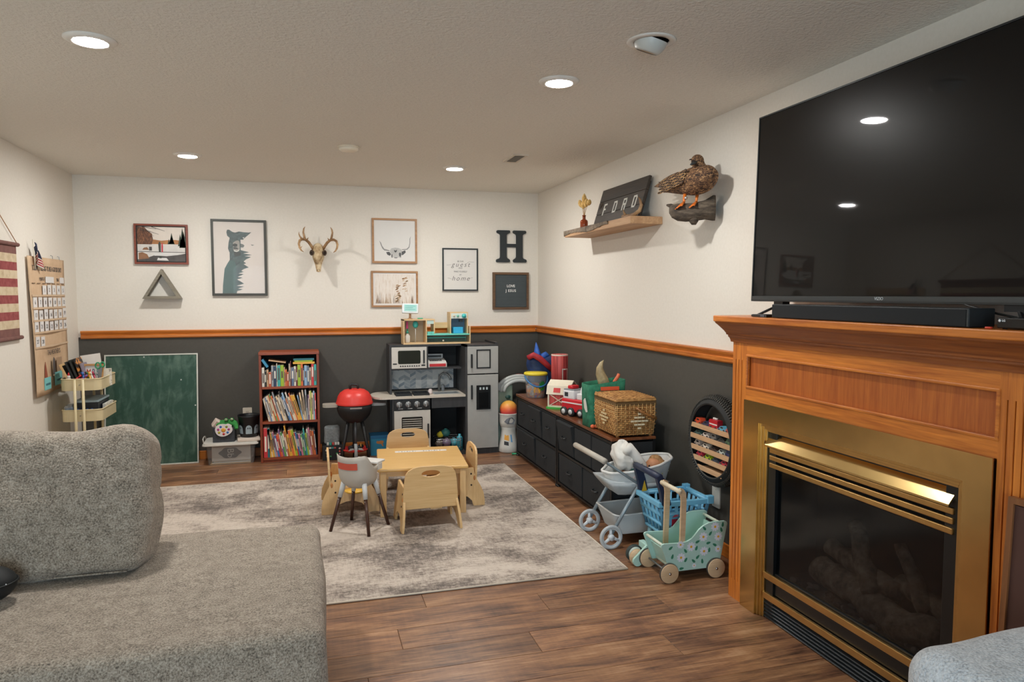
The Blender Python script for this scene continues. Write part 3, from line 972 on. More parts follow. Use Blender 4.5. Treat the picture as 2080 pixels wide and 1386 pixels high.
# triangle wall shelf
t = thing('triangle_shelf', 'grey wooden triangle shelf hung below the framed photograph', 'shelf', (-1.15, 6.54, 1.397))
out = [(-1.298, 1.392), (-1.002, 1.392), (-1.150, 1.640)]
k = 0.74
cx, cz = -1.150, 1.470
inn = [(cx + (x - cx) * k, cz + (z - cz) * k + 0.002) for x, z in out]
GW = wood('weathered_grey', '#6E675A', '#8F8878', 'X', 2.0, 0.7)
for i, nm in enumerate(('bottom_board', 'right_board', 'left_board')):
    j = (i + 1) % 3
    MB().prism([out[i], out[j], inn[j], inn[i]], 1, 6.50, YW - 0.0005).build(nm, GW, t)

# bear print
t = pic('framed_bear_print', 'dark framed print of a bear fading into forest', 'picture', -0.765, -0.317, 1.418, 2.071, 0.020, P('#3C3B34', 0.5), P('#D0C7BF', 0.6, vary=0.02), depth=0.028)
X0, X1, Z0, Z1 = -0.745, -0.337, 1.438, 2.051
BEAR = P('#22383A', 0.6, vary=0.15)
BEAR2 = mottle('bear_fur_print', ['#16282B', '#2C4546', '#48605E'], nscale=60, rough=0.6, bump=0)
def PXB(pts):        # zoom pixels of the print -> u,v
    return [((x - 140) / 790.0, 1 - (y - 130) / 1095.0) for x, y in pts]
body = PXB([(262, 1225), (268, 1110), (290, 930), (300, 850), (345, 770), (385, 710), (385, 600), (362, 540), (372, 450), (392, 375), (355, 345), (342, 290), (355, 252), (385, 250), (440, 285), (480, 292), (540, 275), (620, 285), (690, 288), (735, 280), (690, 320), (640, 360), (600, 400), (560, 400), (560, 560), (690, 590), (600, 610), (735, 632), (620, 650), (720, 665), (640, 700), (600, 735), (640, 760), (600, 775), (680, 825), (600, 850), (560, 880), (600, 895), (510, 920), (600, 930), (500, 970), (580, 985), (490, 1010), (600, 1075), (480, 1110), (600, 1120), (500, 1150), (580, 1165), (490, 1190), (480, 1225)])
flatshape(t, Q(body), BEAR2, 1, 'bear_body')
flatshape(t, Q(PXB([(262, 1225), (268, 1110), (290, 930), (300, 850), (345, 770), (385, 720), (460, 720), (480, 800), (470, 1225)])), P('#2F5452', 0.6, vary=0.1), 2, 'bear_back')
flatshape(t, Q(PXB([(440, 450), (480, 420), (520, 410), (545, 430), (545, 540), (530, 580), (480, 590), (445, 560)])), P('#8E8A82', 0.6, vary=0.15), 2, 'bear_muzzle')
shapes(t, [Q(PXB([(440, 470), (470, 458), (510, 470), (505, 505), (470, 515), (442, 500)])), Q(PXB([(450, 590), (560, 590), (560, 640), (480, 660), (455, 630)])), Q(PXB([(445, 515), (500, 520), (530, 545), (450, 545)]))], P('#14211F', 0.6), 3, 'bear_nose_and_mouth')
shapes(t, [Q(PXB([(450, 560), (500, 575), (540, 545), (540, 560), (500, 590), (455, 580)])), Q(PXB([(590, 370), (620, 360), (615, 385)]))], P('#C9C6BE', 0.6), 4, 'bear_highlights')
shapes(t, [Q(PXB([(560, 460), (600, 470), (620, 490), (600, 520), (560, 520)])), Q(PXB([(720, 470), (780, 478), (740, 490)]))], P('#5E6360', 0.6), 3, 'bear_fading_fur')
MB().box(X0, X1, t['yf'] - 0.005, t['yf'] - 0.004, Z0, Z1).build('glass', glassy('picture_glass', '#FFFFFF', 0.045, 0.0), t)

# deer skull
t = thing('deer_skull', 'antlered deer skull mounted on the back wall between the framed prints', 'skull', (0.115, 6.5, 1.622))
BONE = mottle('aged_bone', ['#5A4430', '#A88C66', '#CDB894', '#D8C7A6'], nscale=14, rough=0.6, bump=0.3, bdist=0.004, pos=[0.25, 0.42, 0.55, 0.7])
sk = MB()
rings = []
n = 18
for (z, y, rx, ry) in ((1.623, 6.425, 0.006, 0.005), (1.628, 6.428, 0.016, 0.012), (1.650, 6.437, 0.019, 0.015), (1.690, 6.452, 0.026, 0.022), (1.722, 6.465, 0.036, 0.028), (1.752, 6.475, 0.045, 0.036), (1.780, 6.485, 0.047, 0.044), (1.805, 6.495, 0.043, 0.050), (1.835, 6.505, 0.041, 0.052), (1.860, 6.515, 0.034, 0.046), (1.876, 6.525, 0.018, 0.032), (1.881, 6.53, 0.004, 0.01)):
    rings.append([(0.115 + rx * math.cos(2 * PI * j / n) * (1 + 0.10 * math.cos(4 * PI * j / n)), y + ry * math.sin(2 * PI * j / n), z) for j in range(n)])
sk.rings(rings)
sk.build('cranium', BONE, t)
DKB = P('#2E2119', 0.7)
for s in (-1, 1):
    MB(TR((0.115 + s * 0.0475, 6.468, 1.792), rz=s * 0.7)).ell((0, 0, 0), 0.014, 0.020, 0.017, 14, 10).build('eye_socket', DKB, t)
    MB(TR((0.115 + s * 0.0475, 6.468, 1.792), rz=s * 0.7)).tube([(0.017 * math.cos(a), -0.012, 0.020 * math.sin(a)) for a in [2 * PI * i / 18 for i in range(18)]], 0.005, 6, closed=True).build('brow_ridge', P('#4A3628', 0.7), t)
    MB().ell((0.115 + s * 0.007, 6.4235, 1.636), 0.0045, 0.004, 0.010, 10, 8).build('nostril', DKB, t)
    MB().ell((0.115 + s * 0.020, 6.444, 1.702), 0.004, 0.006, 0.010, 8, 6).build('cheek_pit', P('#4F3926', 0.7), t)
    AM = mottle('antler', ['#5B3F2A', '#8F6C48', '#C9A77C'], nscale=9, rough=0.55, bump=0.2, bdist=0.003)
    def ap(pts):
        return [(0.115 + s * a, b, c) for a, b, c in pts]
    an = MB()
    an.tube(ap([(0.036, 6.50, 1.815), (0.055, 6.478, 1.848), (0.078, 6.455, 1.882), (0.105, 6.43, 1.902), (0.130, 6.40, 1.904), (0.152, 6.37, 1.890), (0.160, 6.335, 1.858), (0.154, 6.305, 1.825), (0.140, 6.285, 1.800), (0.122, 6.272, 1.786)]), [0.013, 0.0125, 0.0118, 0.011, 0.0115, 0.0105, 0.0095, 0.0085, 0.0065, 0.002], 10)
    an.tube(ap([(0.108, 6.43, 1.900), (0.116, 6.42, 1.935), (0.122, 6.42, 1.965), (0.117, 6.425, 1.995), (0.106, 6.435, 2.014)]), [0.0105, 0.0095, 0.008, 0.006, 0.0015], 9)
    an.tube(ap([(0.092, 6.44, 1.898), (0.086, 6.425, 1.912), (0.080, 6.418, 1.920)]), [0.006, 0.004, 0.001], 7)
    if s < 0:
        an.tube(ap([(0.134, 6.395, 1.905), (0.150, 6.385, 1.925), (0.158, 6.385, 1.945), (0.157, 6.39, 1.965)]), [0.009, 0.007, 0.005, 0.0012], 8)
        an.tube(ap([(0.150, 6.30, 1.822), (0.140, 6.292, 1.828), (0.132, 6.288, 1.836)]), [0.006, 0.004, 0.001], 7)
    an.build('antler', AM, t)

# cow print
OAKF = wood('light_oak_frame', '#8E6440', '#B58A5E', 'X', 2.0, 0.5)
t = pic('framed_cow_print', 'light oak framed print of a long-horned highland cow head', 'picture', 0.590, 1.000, 1.714, 2.121, 0.018, OAKF, P('#D6D4D0', 0.6, vary=0.01))
X0, X1, Z0, Z1 = 0.605, 0.985, 1.729, 2.106
def PXC(pts):
    return [((x - 105) / 580.0, 1 - (y - 85) / 575.0) for x, y in pts]
INK = P('#4B4C4C', 0.6, vary=0.2)
shapes(t, [Q(PXC([(182, 372), (205, 400), (222, 445), (250, 485), (320, 503), (322, 516), (250, 508), (222, 480), (205, 440)])), Q(PXC([(620, 300), (603, 340), (602, 400), (590, 450), (560, 480), (495, 488), (495, 500), (570, 492), (600, 460), (612, 400), (612, 345)]))], P('#8A8A88', 0.6), 1, 'horns')
flatshape(t, Q(PXC([(325, 505), (350, 475), (400, 465), (450, 470), (490, 490), (495, 540), (480, 610), (440, 600), (410, 612), (380, 600), (350, 610), (335, 560)])), P('#B4B3B0', 0.6, vary=0.12), 1, 'face')
shapes(t, [Q(PXC([(275, 530), (320, 525), (340, 560), (325, 580), (290, 565)])), Q(PXC([(490, 520), (540, 500), (548, 530), (510, 565), (490, 570)])), Q(PXC([(385, 495), (405, 510), (425, 490), (420, 520), (405, 535), (388, 520)])), Q(PXC([(450, 545), (470, 530), (485, 550), (475, 600), (455, 580)])), Q(PXC([(350, 560), (362, 560), (360, 605), (348, 600)])), Q(PXC([(385, 603), (435, 603), (425, 612), (390, 612)]))], INK, 2, 'hair_strokes')

# pampas grass print
t = pic('framed_grass_print', 'light oak framed landscape print of pale pampas grass', 'picture', 0.578, 1.004, 1.312, 1.643, 0.017, OAKF, P('#DAD6D2', 0.6, vary=0.01))
X0, X1, Z0, Z1 = 0.612, 0.970, 1.346, 1.612
flatshape(t, Q([(0, 0), (1, 0), (1, 1), (0, 1)]), mottle('grass_print_ground', ['#CDBEAE', '#DDD4CA', '#E1DBD4'], scale=(4, 1, 1), nscale=14, rough=0.6, bump=0), 1, 'pale_ground')
random.seed(12)
gs, gd, gp = [], [], []
for i in range(46):
    u = random.random() * 0.97 + 0.01
    hh = random.uniform(0.1, 0.42)
    l = random.uniform(-0.03, 0.03)
    (gs if i % 3 else gd).append(Q([(u - 0.006, 0), (u + 0.008, 0), (u + l, hh)]))
shapes(t, gs, P('#A98D6F', 0.6, vary=0.2), 2, 'grass_blades')
shapes(t, gd, P('#6A5140', 0.6, vary=0.2), 3, 'dark_blades')
for i in range(70):
    a = random.random()
    bx = 0.56 + 0.03 * math.sin(a * 3)
    if i % 3 == 0:
        bx, a = 0.76, random.uniform(0.4, 0.95)
        bz = a
    else:
        bz = 0.05 + a * 0.62
    u = bx + random.uniform(-0.06, 0.06)
    gp.append(Q([(u - 0.03, bz - 0.02), (u + 0.03, bz), (u + 0.02, bz + 0.022), (u - 0.03, bz + 0.005)]))
shapes(t, gp[::2], P('#BFA27E', 0.6, vary=0.1), 4, 'plume_strands')
shapes(t, gp[1::4], P('#94704E', 0.6, vary=0.1), 5, 'plume_shadow_strands')

# guest print
t = pic('framed_guest_print', 'slim black framed lettering print about guests and home', 'picture', 1.236, 1.577, 1.462, 1.862, 0.013, P('#22292B', 0.45), P('#D5D2CD', 0.6, vary=0.01))
TXT = P('#4A4846', 0.6, vary=0)
yy = t['yf'] - 0.0006
cx = 1.408
text_part('lettering', 'BE OUR', 0.021, TB(cx, yy, 1.738), TXT, t, 0.0003, xs=0.8)
text_part('lettering', 'guest', 0.062, TB(cx, yy, 1.708), TXT, t, 0.0003, shear=0.35, spacing=1.35, bold=-0.0006)
text_part('lettering', 'AND', 0.021, TB(cx, yy, 1.676), TXT, t, 0.0003, xs=0.8)
text_part('lettering', 'MAKE YOURSELF', 0.021, TB(cx, yy, 1.642), TXT, t, 0.0003, xs=0.8)
text_part('lettering', 'AT', 0.021, TB(cx, yy, 1.612), TXT, t, 0.0003, xs=0.8)
text_part('lettering', 'home', 0.062, TB(cx, yy, 1.578), TXT, t, 0.0003, shear=0.35, spacing=1.3, bold=-0.0006)
sw = MB()
sw.tube([(1.275, yy, 1.703), (1.30, yy, 1.704), (1.318, yy, 1.708)], 0.0008, 5)
sw.tube([(1.470, yy, 1.722), (1.49, yy, 1.735), (1.54, yy, 1.733)], 0.0008, 5)
sw.tube([(1.285, yy, 1.582), (1.30, yy, 1.582), (1.325, yy, 1.572)], 0.0008, 5)
sw.tube([(1.485, yy, 1.575), (1.50, yy, 1.582), (1.525, yy, 1.586)], 0.0008, 5)
sw.build('pen_flourish', TXT, t)

# letter H
def half():
    pts = [(-0.147, 0.296), (-0.147, 0.284), (-0.140, 0.276), (-0.122, 0.270), (-0.112, 0.258), (-0.112, 0.048), (-0.120, 0.036), (-0.140, 0.030), (-0.150, 0.024), (-0.152, 0.008), (-0.146, 0.0), (-0.024, 0.0), (-0.016, 0.006), (-0.016, 0.022), (-0.026, 0.032), (-0.040, 0.038), (-0.048, 0.052), (-0.048, 0.144), (0, 0.144), (0, 0.176), (-0.048, 0.176), (-0.048, 0.258), (-0.038, 0.270), (-0.022, 0.276), (-0.014, 0.284), (-0.014, 0.298), (-0.022, 0.304), (-0.138, 0.304)]
    return pts
t = thing('letter_decor', 'black wooden capital letter H hung on the back wall', 'letter', (1.908, 6.575, 1.735))
hp = half()
full = [(1.908 + x, 1.736 + z) for x, z in hp] 
MB().prism(full, 1, YW - 0.020, YW - 0.0005).prism([(1.908 - x, 1.736 + z) for x, z in hp], 1, YW - 0.020, YW - 0.0005).build('letter_body', P('#23292C', 0.55), t, bevel=0.002)

# letter board
t = pic('letter_board', 'walnut framed grey felt letter board with white letters', 'letter board', 1.721, 2.080, 1.283, 1.640, 0.023, wood('walnut_frame', '#4A3524', '#705238', 'X', 2.0, 0.55), P('#3F4547', 0.95), depth=0.03, inset=0.014)
for i in range(24):
    z = 1.311 + i * 0.01265
    MB().box(1.744, 2.057, t['yf'] - 0.004, t['yf'], z, z + 0.009).build('felt_rib', P('#50575A', 0.95), t)
text_part('letters', 'LOVE', 0.034, TB(1.900, t['yf'] - 0.006, 1.508), P('#E5E5E2', 0.4, vary=0), t, 0.001, bold=0.0006)
text_part('letters', 'J ESUS', 0.034, TB(1.900, t['yf'] - 0.006, 1.463), P('#E5E5E2', 0.4, vary=0), t, 0.001, spacing=1.15, bold=0.0006)

def outlet(name, label, M, sw=False):
    t = thing(name, label, 'outlet' if not sw else 'cover plate', M @ Vector((0, 0, 0)))
    MB(M).prism(rrect(-0.038, 0.038, -0.060, 0.060, 0.006), 2, 0.0, 0.006).build('cover_plate', P('#D8CDBB' if not sw else '#D9D8D0', 0.4), t, bevel=0.0015)
    if not sw:
        for dz in (0.021, -0.021):
            MB(M).prism(rrect(-0.016, 0.016, dz - 0.014, dz + 0.014, 0.006), 2, 0.006, 0.008).build('socket', P('#CFC3B0', 0.4), t)
            sl = MB(M)
            for dx in (-0.006, 0.006):
                sl.box(dx - 0.0012, dx + 0.0012, dz - 0.002, dz + 0.006, 0.008, 0.0084)
            sl.cyl((0, dz - 0.008, 0.008), (0, dz - 0.008, 0.0084), 0.0022, n=8)
            sl.build('slot', P('#2A2521', 0.6), t)
    MB(M).cyl((0, 0 if not sw else 0.04, 0.006), (0, 0 if not sw else 0.04, 0.0075), 0.003, n=10).build('screw', P('#B9AE9C', 0.4, 0.4), t)
outlet('wall_outlet', 'cream wall outlet above the ghost bucket', TB(-0.508, YW, 0.375))
outlet('blank_wall_plate', 'white blank wall plate below the tire shelf', TRW(XR, 3.41, 0.305), True)

# ------------------------------------------------------------------ left wall: banner and calendar
XW = XL
t = thing('flag_banner', 'faded striped flag banner hanging from a wooden rod on the left wall', 'banner', (XW + 0.02, 4.85, 1.14))
bn = MB()
n = 11
zt, zb = 1.742, 1.158
RED, CRM, CAP = mottle('faded_red_cloth', ['#7A3436', '#8E4444', '#9A5550'], nscale=30, rough=0.95, bump=0.2), mottle('faded_cream_cloth', ['#B39E80', '#C8B698', '#CFC0A6'], nscale=18, rough=0.95, bump=0.2), mottle('faded_mauve_cloth', ['#6E4A45', '#80574F'], nscale=20, rough=0.95, bump=0.2)
for i in range(n):
    z1 = zt - (zt - zb) * i / n
    z0 = zt - (zt - zb) * (i + 1) / n
    bn.box(XW + 0.008, XW + 0.011, 4.385, 5.322, z0, z1, mi=(2 if i in (0, n - 1) else (1 if i % 2 else 0)))
bn.build('banner_cloth', [RED, CRM, CAP], t)
for nm, z in (('top_rod', 1.750), ('bottom_rod', 1.150)):
    MB().cyl((XW + 0.014, 4.37, z), (XW + 0.014, 5.342, z), 0.013, n=14).build(nm, CAP, t)
MB().tube([(XW + 0.014, 5.335, 1.755), (XW + 0.006, 4.855, 2.075), (XW + 0.014, 4.375, 1.755)], 0.0025, 6).build('cord', P('#B07F50', 0.8), t)
MB().cyl((XW, 4.855, 2.075), (XW + 0.018, 4.855, 2.075), 0.004, n=8).build('hook', STEEL, t)

CALC = mottle('calendar_canvas', ['#BE9F80', '#C9AB8B', '#CFB394'], nscale=9, rough=0.9, bump=0.15)
t = thing('wall_calendar', 'tan canvas pocket calendar chart with white date cards on the left wall', 'calendar', (XW + 0.02, 5.87, 0.73))
Ya, Yb, Za, Zb = 5.495, 6.245, 0.725, 1.690
mb = MB()
ny, nz = 12, 22
vs, fs = [], []
for i in range(nz + 1):
    for j in range(ny + 1):
        u, v = j / ny, i / nz
        yy = Ya + 0.035 * (1 - v) + (Yb - Ya - 0.035 * (1 - v) - 0.06 * (1 - v)) * u
        xx = XW + 0.012 + 0.012 * (1 - v) + 0.010 * math.sin(u * 7 + v * 3) * (1 - v) 
        vs.append((xx, yy, Za + (Zb - Za) * v))
for i in range(nz):
    for j in range(ny):
        a = i * (ny + 1) + j
        fs.append((a, a + 1, a + ny + 2, a + ny + 1))
mb.add(vs, fs, 0, True)
cv = mb.build('canvas', CALC, t)
sd = cv.modifiers.new('thick', 'SOLIDIFY')
sd.thickness = 0.003
def CX(z):
    return XW + 0.0165 + 0.0215 * (1 - (z - Za) / (Zb - Za))
CARD = P('#D9D6D4', 0.5, vary=0.02)
INKC = P('#3C3A3C', 0.6, vary=0)
rowz = [1.458, 1.370, 1.284, 1.200]
yc = [5.575 + i * 0.0995 for i in range(7)]
num = 1
random.seed(21)
day = {0: [None, None, '1', '2', '3', '4', '5'], 1: ['6', '7', '8', '9', '10', '11', '12'], 2: ['13', '14', '15', '16', '17', '18', '19'], 3: ['20', '21', '22', '23', '24', '25', '26'], 4: ['27', '28', None, None, None, None, None]}
for r in range(5):
    z = rowz[r] if r < 4 else 1.098
    for c in range(7):
        if day[r][c] is None:
            continue
        dz = random.uniform(-0.004, 0.004)
        k = MB().box(CX(z), CX(z) + 0.002, yc[c] - 0.036, yc[c] + 0.036, z - 0.037 + dz, z + 0.037 + dz).build('date_card', CARD, t)
        text_part('date_number', day[r][c], 0.04, TLW(CX(z) + 0.0025, yc[c], z + dz), INKC, k, 0.0004)
    MB().box(CX(z) + 0.003, CX(z) + 0.004, Ya + 0.03, Yb - 0.04, z - 0.044, z - 0.030).build('pocket_band', P('#C7AD90', 0.9), t)
text_part('lettering', 'TODAY IS GOING TO BE A GOOD DAY', 0.050, TLW(CX(1.61), 5.865, 1.61), INKC, t, 0.0004, xs=0.68)
text_part('lettering', 'MONTH', 0.036, TLW(CX(1.535), 5.74, 1.535), INKC, t, 0.0004, xs=0.7)
text_part('lettering', 'YEAR', 0.034, TLW(CX(1.535), 6.07, 1.535), INKC, t, 0.0004, xs=0.6)
text_part('lettering', 'THE WEATHER IS', 0.050, TLW(CX(1.012), 5.89, 1.012), INKC, t, 0.0004, xs=0.7)
for (ya, w) in ((5.895, 0.17), (6.16, 0.09)):
    MB().box(CX(1.535), CX(1.535) + 0.002, ya - w / 2, ya + w / 2, 1.512, 1.556).build('title_card', CARD, t)
for i in range(7):
    MB().box(CX(1.51), CX(1.51) + 0.001, yc[i] - 0.03, yc[i] + 0.03, 1.503, 1.509).build('weekday_mark', P('#7A624C', 0.8), t)
MB().prism([(5.66, 0.845), (5.72, 0.845), (5.705, 0.90), (5.685, 0.955), (5.67, 0.90)], 0, CX(0.9) + 0.001, CX(0.9) + 0.003).build('picture_card', P('#8E4A36', 0.8), t)
MB().prism([(5.835, 0.85), (5.885, 0.85), (5.88, 0.96), (5.86, 0.975), (5.84, 0.95)], 0, CX(0.9) + 0.001, CX(0.9) + 0.003).build('picture_card', P('#5A5350', 0.8), t)
MB().box(CX(0.9) + 0.001, CX(0.9) + 0.003, 5.92, 6.03, 0.85, 0.965).build('picture_card', P('#A5896E', 0.8), t)
for (ya, yb, za, zb) in ((5.645, 5.775, 0.757, 0.842), (5.865, 6.02, 0.765, 0.862)):
    MB().box(CX(0.8) + 0.001, CX(0.8) + 0.003, ya, yb, za, zb).build('aqua_card', P('#7CC3C4', 0.6), t)
    MB().box(CX(0.8) + 0.003, CX(0.8) + 0.004, (ya + yb) / 2 - 0.04, (ya + yb) / 2 + 0.05, za + 0.03, za + 0.045).build('card_mark', P('#3E6F78', 0.6), t)
for yy in (6.0, 6.15):
    MB().tube([(XW, yy, 1.715), (XW + 0.012, yy, 1.712), (XW + 0.014, yy, 1.680)], 0.002, 6).build('hook', STEEL, t)

# small flag tucked in the calendar
t = thing('hand_flag', 'small stars and stripes flag tucked into the calendar corner', 'flag', (XW + 0.04, 5.62, 1.63))
MB().cyl((XW + 0.035, 5.575, 1.60), (XW + 0.035, 5.545, 1.80), 0.003, n=8).build('stick', P('#D8D2C0', 0.6), t)
def fp_(u, v):
    yb = 5.552 + 0.018 * u
    y_ = 5.565 + u * 0.02 + v * 0.13 * (0.35 + 0.65 * u)
    z_ = 1.785 - u * 0.135 - v * 0.055
    return (XW + 0.038 + 0.014 * math.sin(v * 7 + u * 2), y_, z_)
fl_ = MB()
for i in range(13):
    vs, fs = [], []
    for j in range(7):
        vs += [fp_(i / 13.0, j / 6.0), fp_((i + 1) / 13.0, j / 6.0)]
    for j in range(6):
        fs.append((2 * j, 2 * j + 1, 2 * j + 3, 2 * j + 2))
    fl_.add(vs[:], fs, (2 if i < 6 else (0 if i % 2 else 1)), True)
ob = fl_.build('flag_cloth', [P('#B03238', 0.8), P('#DAD2C8', 0.8), P('#232A45', 0.8)], t)
ob.modifiers.new('thick', 'SOLIDIFY').thickness = 0.001
st = MB()
for i in range(5):
    for j in range(4):
        p = Vector(fp_((i + 0.6) / 13.0, (j + 0.5) / 5))
        st.ell((p.x + 0.0012, p.y, p.z), 0.0015, 0.003, 0.003, 6, 4)
st.build('stars', P('#E0E0E0', 0.7), t)

# ------------------------------------------------------------------ right wall: plank shelf
t = thing('plank_shelf', 'thick live-edge wooden shelf on the right wall', 'shelf', (2.07, 4.67, 1.873))
SHW = wood('pale_slab', '#A57C58', '#C9A27A', 'Y', 1.0, 0.6)
MB().box(1.958, XR - 0.0005, 4.08, 5.255, 1.873, 1.920).build('slab', SHW, t, bevel=0.002)
random.seed(5)
low, top = [], []
N = 36
for i in range(N + 1):
    y_ = 4.42 + (5.258 - 4.42) * i / N
    f = i / N
    low.append((y_, 1.880 + 0.020 * (0.5 + 0.5 * math.sin(f * 9 + 1)) * (1 - 0.3 * f) + random.uniform(-0.003, 0.003)))
    top.append((y_, 1.9205))
vs = [(1.952 + 0.004 * mnoise.noise(Vector((a * 20, b * 40, 1))), a, b) for a, b in low] + [(1.950 + 0.006 * mnoise.noise(Vector((a * 16, 3, 1))), a, b) for a, b in top]
vs += [(1.962, a, b) for a, b in low] + [(1.962, a, b) for a, b in top]
m_ = N + 1
fs = []
for i in range(N):
    fs += [(i, i + 1, m_ + i + 1, m_ + i), (2 * m_ + i, 3 * m_ + i, 3 * m_ + i + 1, 2 * m_ + i + 1), (i, 2 * m_ + i, 2 * m_ + i + 1, i + 1), (m_ + i, m_ + i + 1, 3 * m_ + i + 1, 3 * m_ + i)]
MB().add(vs, fs, 0, False).build('bark_edge', mottle('grey_bark', ['#3B342D', '#7A6C5C', '#9D8C78'], nscale=16, rough=0.9, bump=0.8, bdist=0.01), t)

# FORD sign
t = thing('plank_sign', 'dark plank sign reading FORD leaning on the plank shelf', 'sign', (2.1, 4.57, 1.92))
lean = math.atan2(0.085, 0.28)
SM = TR((2.060, 4.565, 1.9205), ry=lean)
SGW = wood('charred_plank', '#26211D', '#453B32', 'Y', 1.4, 0.6)
for i, (a, b) in enumerate(((0.0, 0.096), (0.0985, 0.195), (0.1975, 0.29))):
    MB(SM).box(0.0, 0.018, -0.372, 0.372, a, b).build('plank', SGW, t, bevel=0.002)
for a, b in ((-0.36, -0.33), (0.33, 0.36)):
    MB(SM).box(0.018, 0.028, a, b, 0.03, 0.26).build('batten', SGW, t)
LET = P('#DAD8D0', 0.5, vary=0.03)
def bars(x, segs):
    lb = MB(SM)
    for (u0, u1, v0, v1) in segs:
        lb.box(-0.0025, 0.0, x - u1, x - u0, 0.085 + v0, 0.085 + v1)
    lb.build('letter', LET, t)
w_, h_, s_ = 0.056, 0.085, 0.012
Lx = lambda: None
bars(0.255, [(0, s_, 0, h_), (0, w_ * 0.85, h_ - s_, h_), (0, w_ * 0.7, h_ / 2 - s_ / 2, h_ / 2 + s_ / 2)])
bars(0.085, [(0, s_, 0, h_), (w_ - s_, w_, 0, h_), (0, w_, h_ - s_, h_), (0, w_, 0, s_)])
bars(-0.070, [(0, s_, 0, h_), (w_ - s_, w_, h_ / 2, h_), (0, w_, h_ - s_, h_), (0, w_, h_ / 2 - s_ / 2, h_ / 2 + s_ / 2), (w_ - 1.6 * s_, w_ - 0.6 * s_, 0, h_ / 2)])
bars(-0.225, [(0, s_, 0, h_), (w_ - s_, w_, s_ * 0.8, h_ - s_ * 0.8), (0, w_ - s_ * 0.7, h_ - s_, h_), (0, w_ - s_ * 0.7, 0, s_)])

# amber bottle with dried grass
t = thing('bud_vase', 'amber glass bottle with dried grass at the far end of the plank shelf', 'vase', (2.03, 5.03, 1.9205))
VM = TR((2.03, 5.03, 1.9205))
AMB, nt, b = new_mat('amber_glass')
b.inputs['Base Color'].default_value = lin('#A8481A')
b.inputs['Roughness'].default_value = 0.04
b.inputs['Transmission Weight'].default_value = 0.55
b.inputs['Coat Weight'].default_value = 0.5
MB(VM).lathe([(0.027, 0.0), (0.0295, 0.003), (0.0295, 0.055), (0.026, 0.066), (0.013, 0.074), (0.0115, 0.078), (0.0115, 0.096), (0.0145, 0.098), (0.0145, 0.104), (0.010, 0.104)], 28).build('bottle', AMB, t)
TAN = mottle('dried_bunny_tail', ['#BF9150', '#DDB46C', '#E8CB90'], nscale=60, rough=0.95, bump=0.8, bdist=0.006)
STEM = P('#B48A4E', 0.8)
for (dx, dy, dz, lx) in ((0.0, 0.085, 0.215, 1.0), (0.005, 0.035, 0.20, 0.9), (0.0, 0.0, 0.245, 1.1), (0.01, -0.022, 0.21, 0.9), (-0.005, -0.115, 0.195, 0.75)):
    a = Vector((0, 0, 0.09))
    bq = Vector((dx, dy, dz))
    st = MB(VM).tube([a, a.lerp(bq, 0.5) + Vector((0, -dy * 0.12, 0)), bq], 0.0016, 6).build('stem', STEM, t)
    d = (bq - a).normalized()
    pts = [bq + d * (-0.055 + 0.075 * i / 8) * lx for i in range(9)]
    MB(VM).tube(pts, [0.003, 0.010, 0.015, 0.0175, 0.018, 0.017, 0.014, 0.009, 0.002], 12).build('seed_head', TAN, st)

# shed antler on the shelf end
t = thing('shed_antler', 'small curved shed antler beside the plank sign', 'antler', (2.03, 4.19, 1.92))
AM = _mats[('M', 'antler')]
a_ = MB()
a_.tube([(2.01, 4.30, 1.934), (2.02, 4.24, 1.934), (2.03, 4.18, 1.938), (2.045, 4.135, 1.96), (2.05, 4.12, 1.995), (2.045, 4.13, 2.03), (2.035, 4.14, 2.05)], [0.016, 0.014, 0.013, 0.012, 0.010, 0.007, 0.001], 10)
a_.tube([(2.015, 4.262, 1.935), (2.00, 4.268, 1.96), (1.995, 4.27, 1.982)], [0.010, 0.007, 0.001], 8)
a_.tube([(2.03, 4.19, 1.94), (2.06, 4.185, 1.965), (2.08, 4.18, 2.0)], [0.010, 0.007, 0.001], 8)
a_.build('beam', AM, t)

# ------------------------------------------------------------------ mounted duck
t = thing('mounted_duck', 'brown mottled taxidermy duck mounted on driftwood on the right wall', 'duck', (2.05, 3.45, 1.80))
FEA = mottle('duck_feathers', ['#1F140E', '#4A3121', '#7C5A3C', '#B08C62'], scale=(1, 0.6, 1.6), nscale=55, rough=0.8, bump=0.5, bdist=0.004, detail=4, pos=[0.34, 0.45, 0.55, 0.66], distort=1.5)
def loft(mb, secs, n=20, mi=0, M=None):
    rs = []
    for (c, ry, rz, tilt) in secs:          # ring in the x / z plane, centre c, along y
        rs.append([(c[0] + ry * math.cos(2 * PI * j / n), c[1] + rz * math.sin(2 * PI * j / n) * math.sin(tilt), c[2] + rz * math.sin(2 * PI * j / n) * math.cos(tilt)) for j in range(n)])
    return mb.rings(rs, mi, True, True, False, M)
DUCK = Matrix.Translation((0, 3.565, 1.967)) @ Matrix.Diagonal((1, 0.87, 0.79, 1)) @ Matrix.Translation((0, -3.567, -1.967))
db = MB(DUCK)
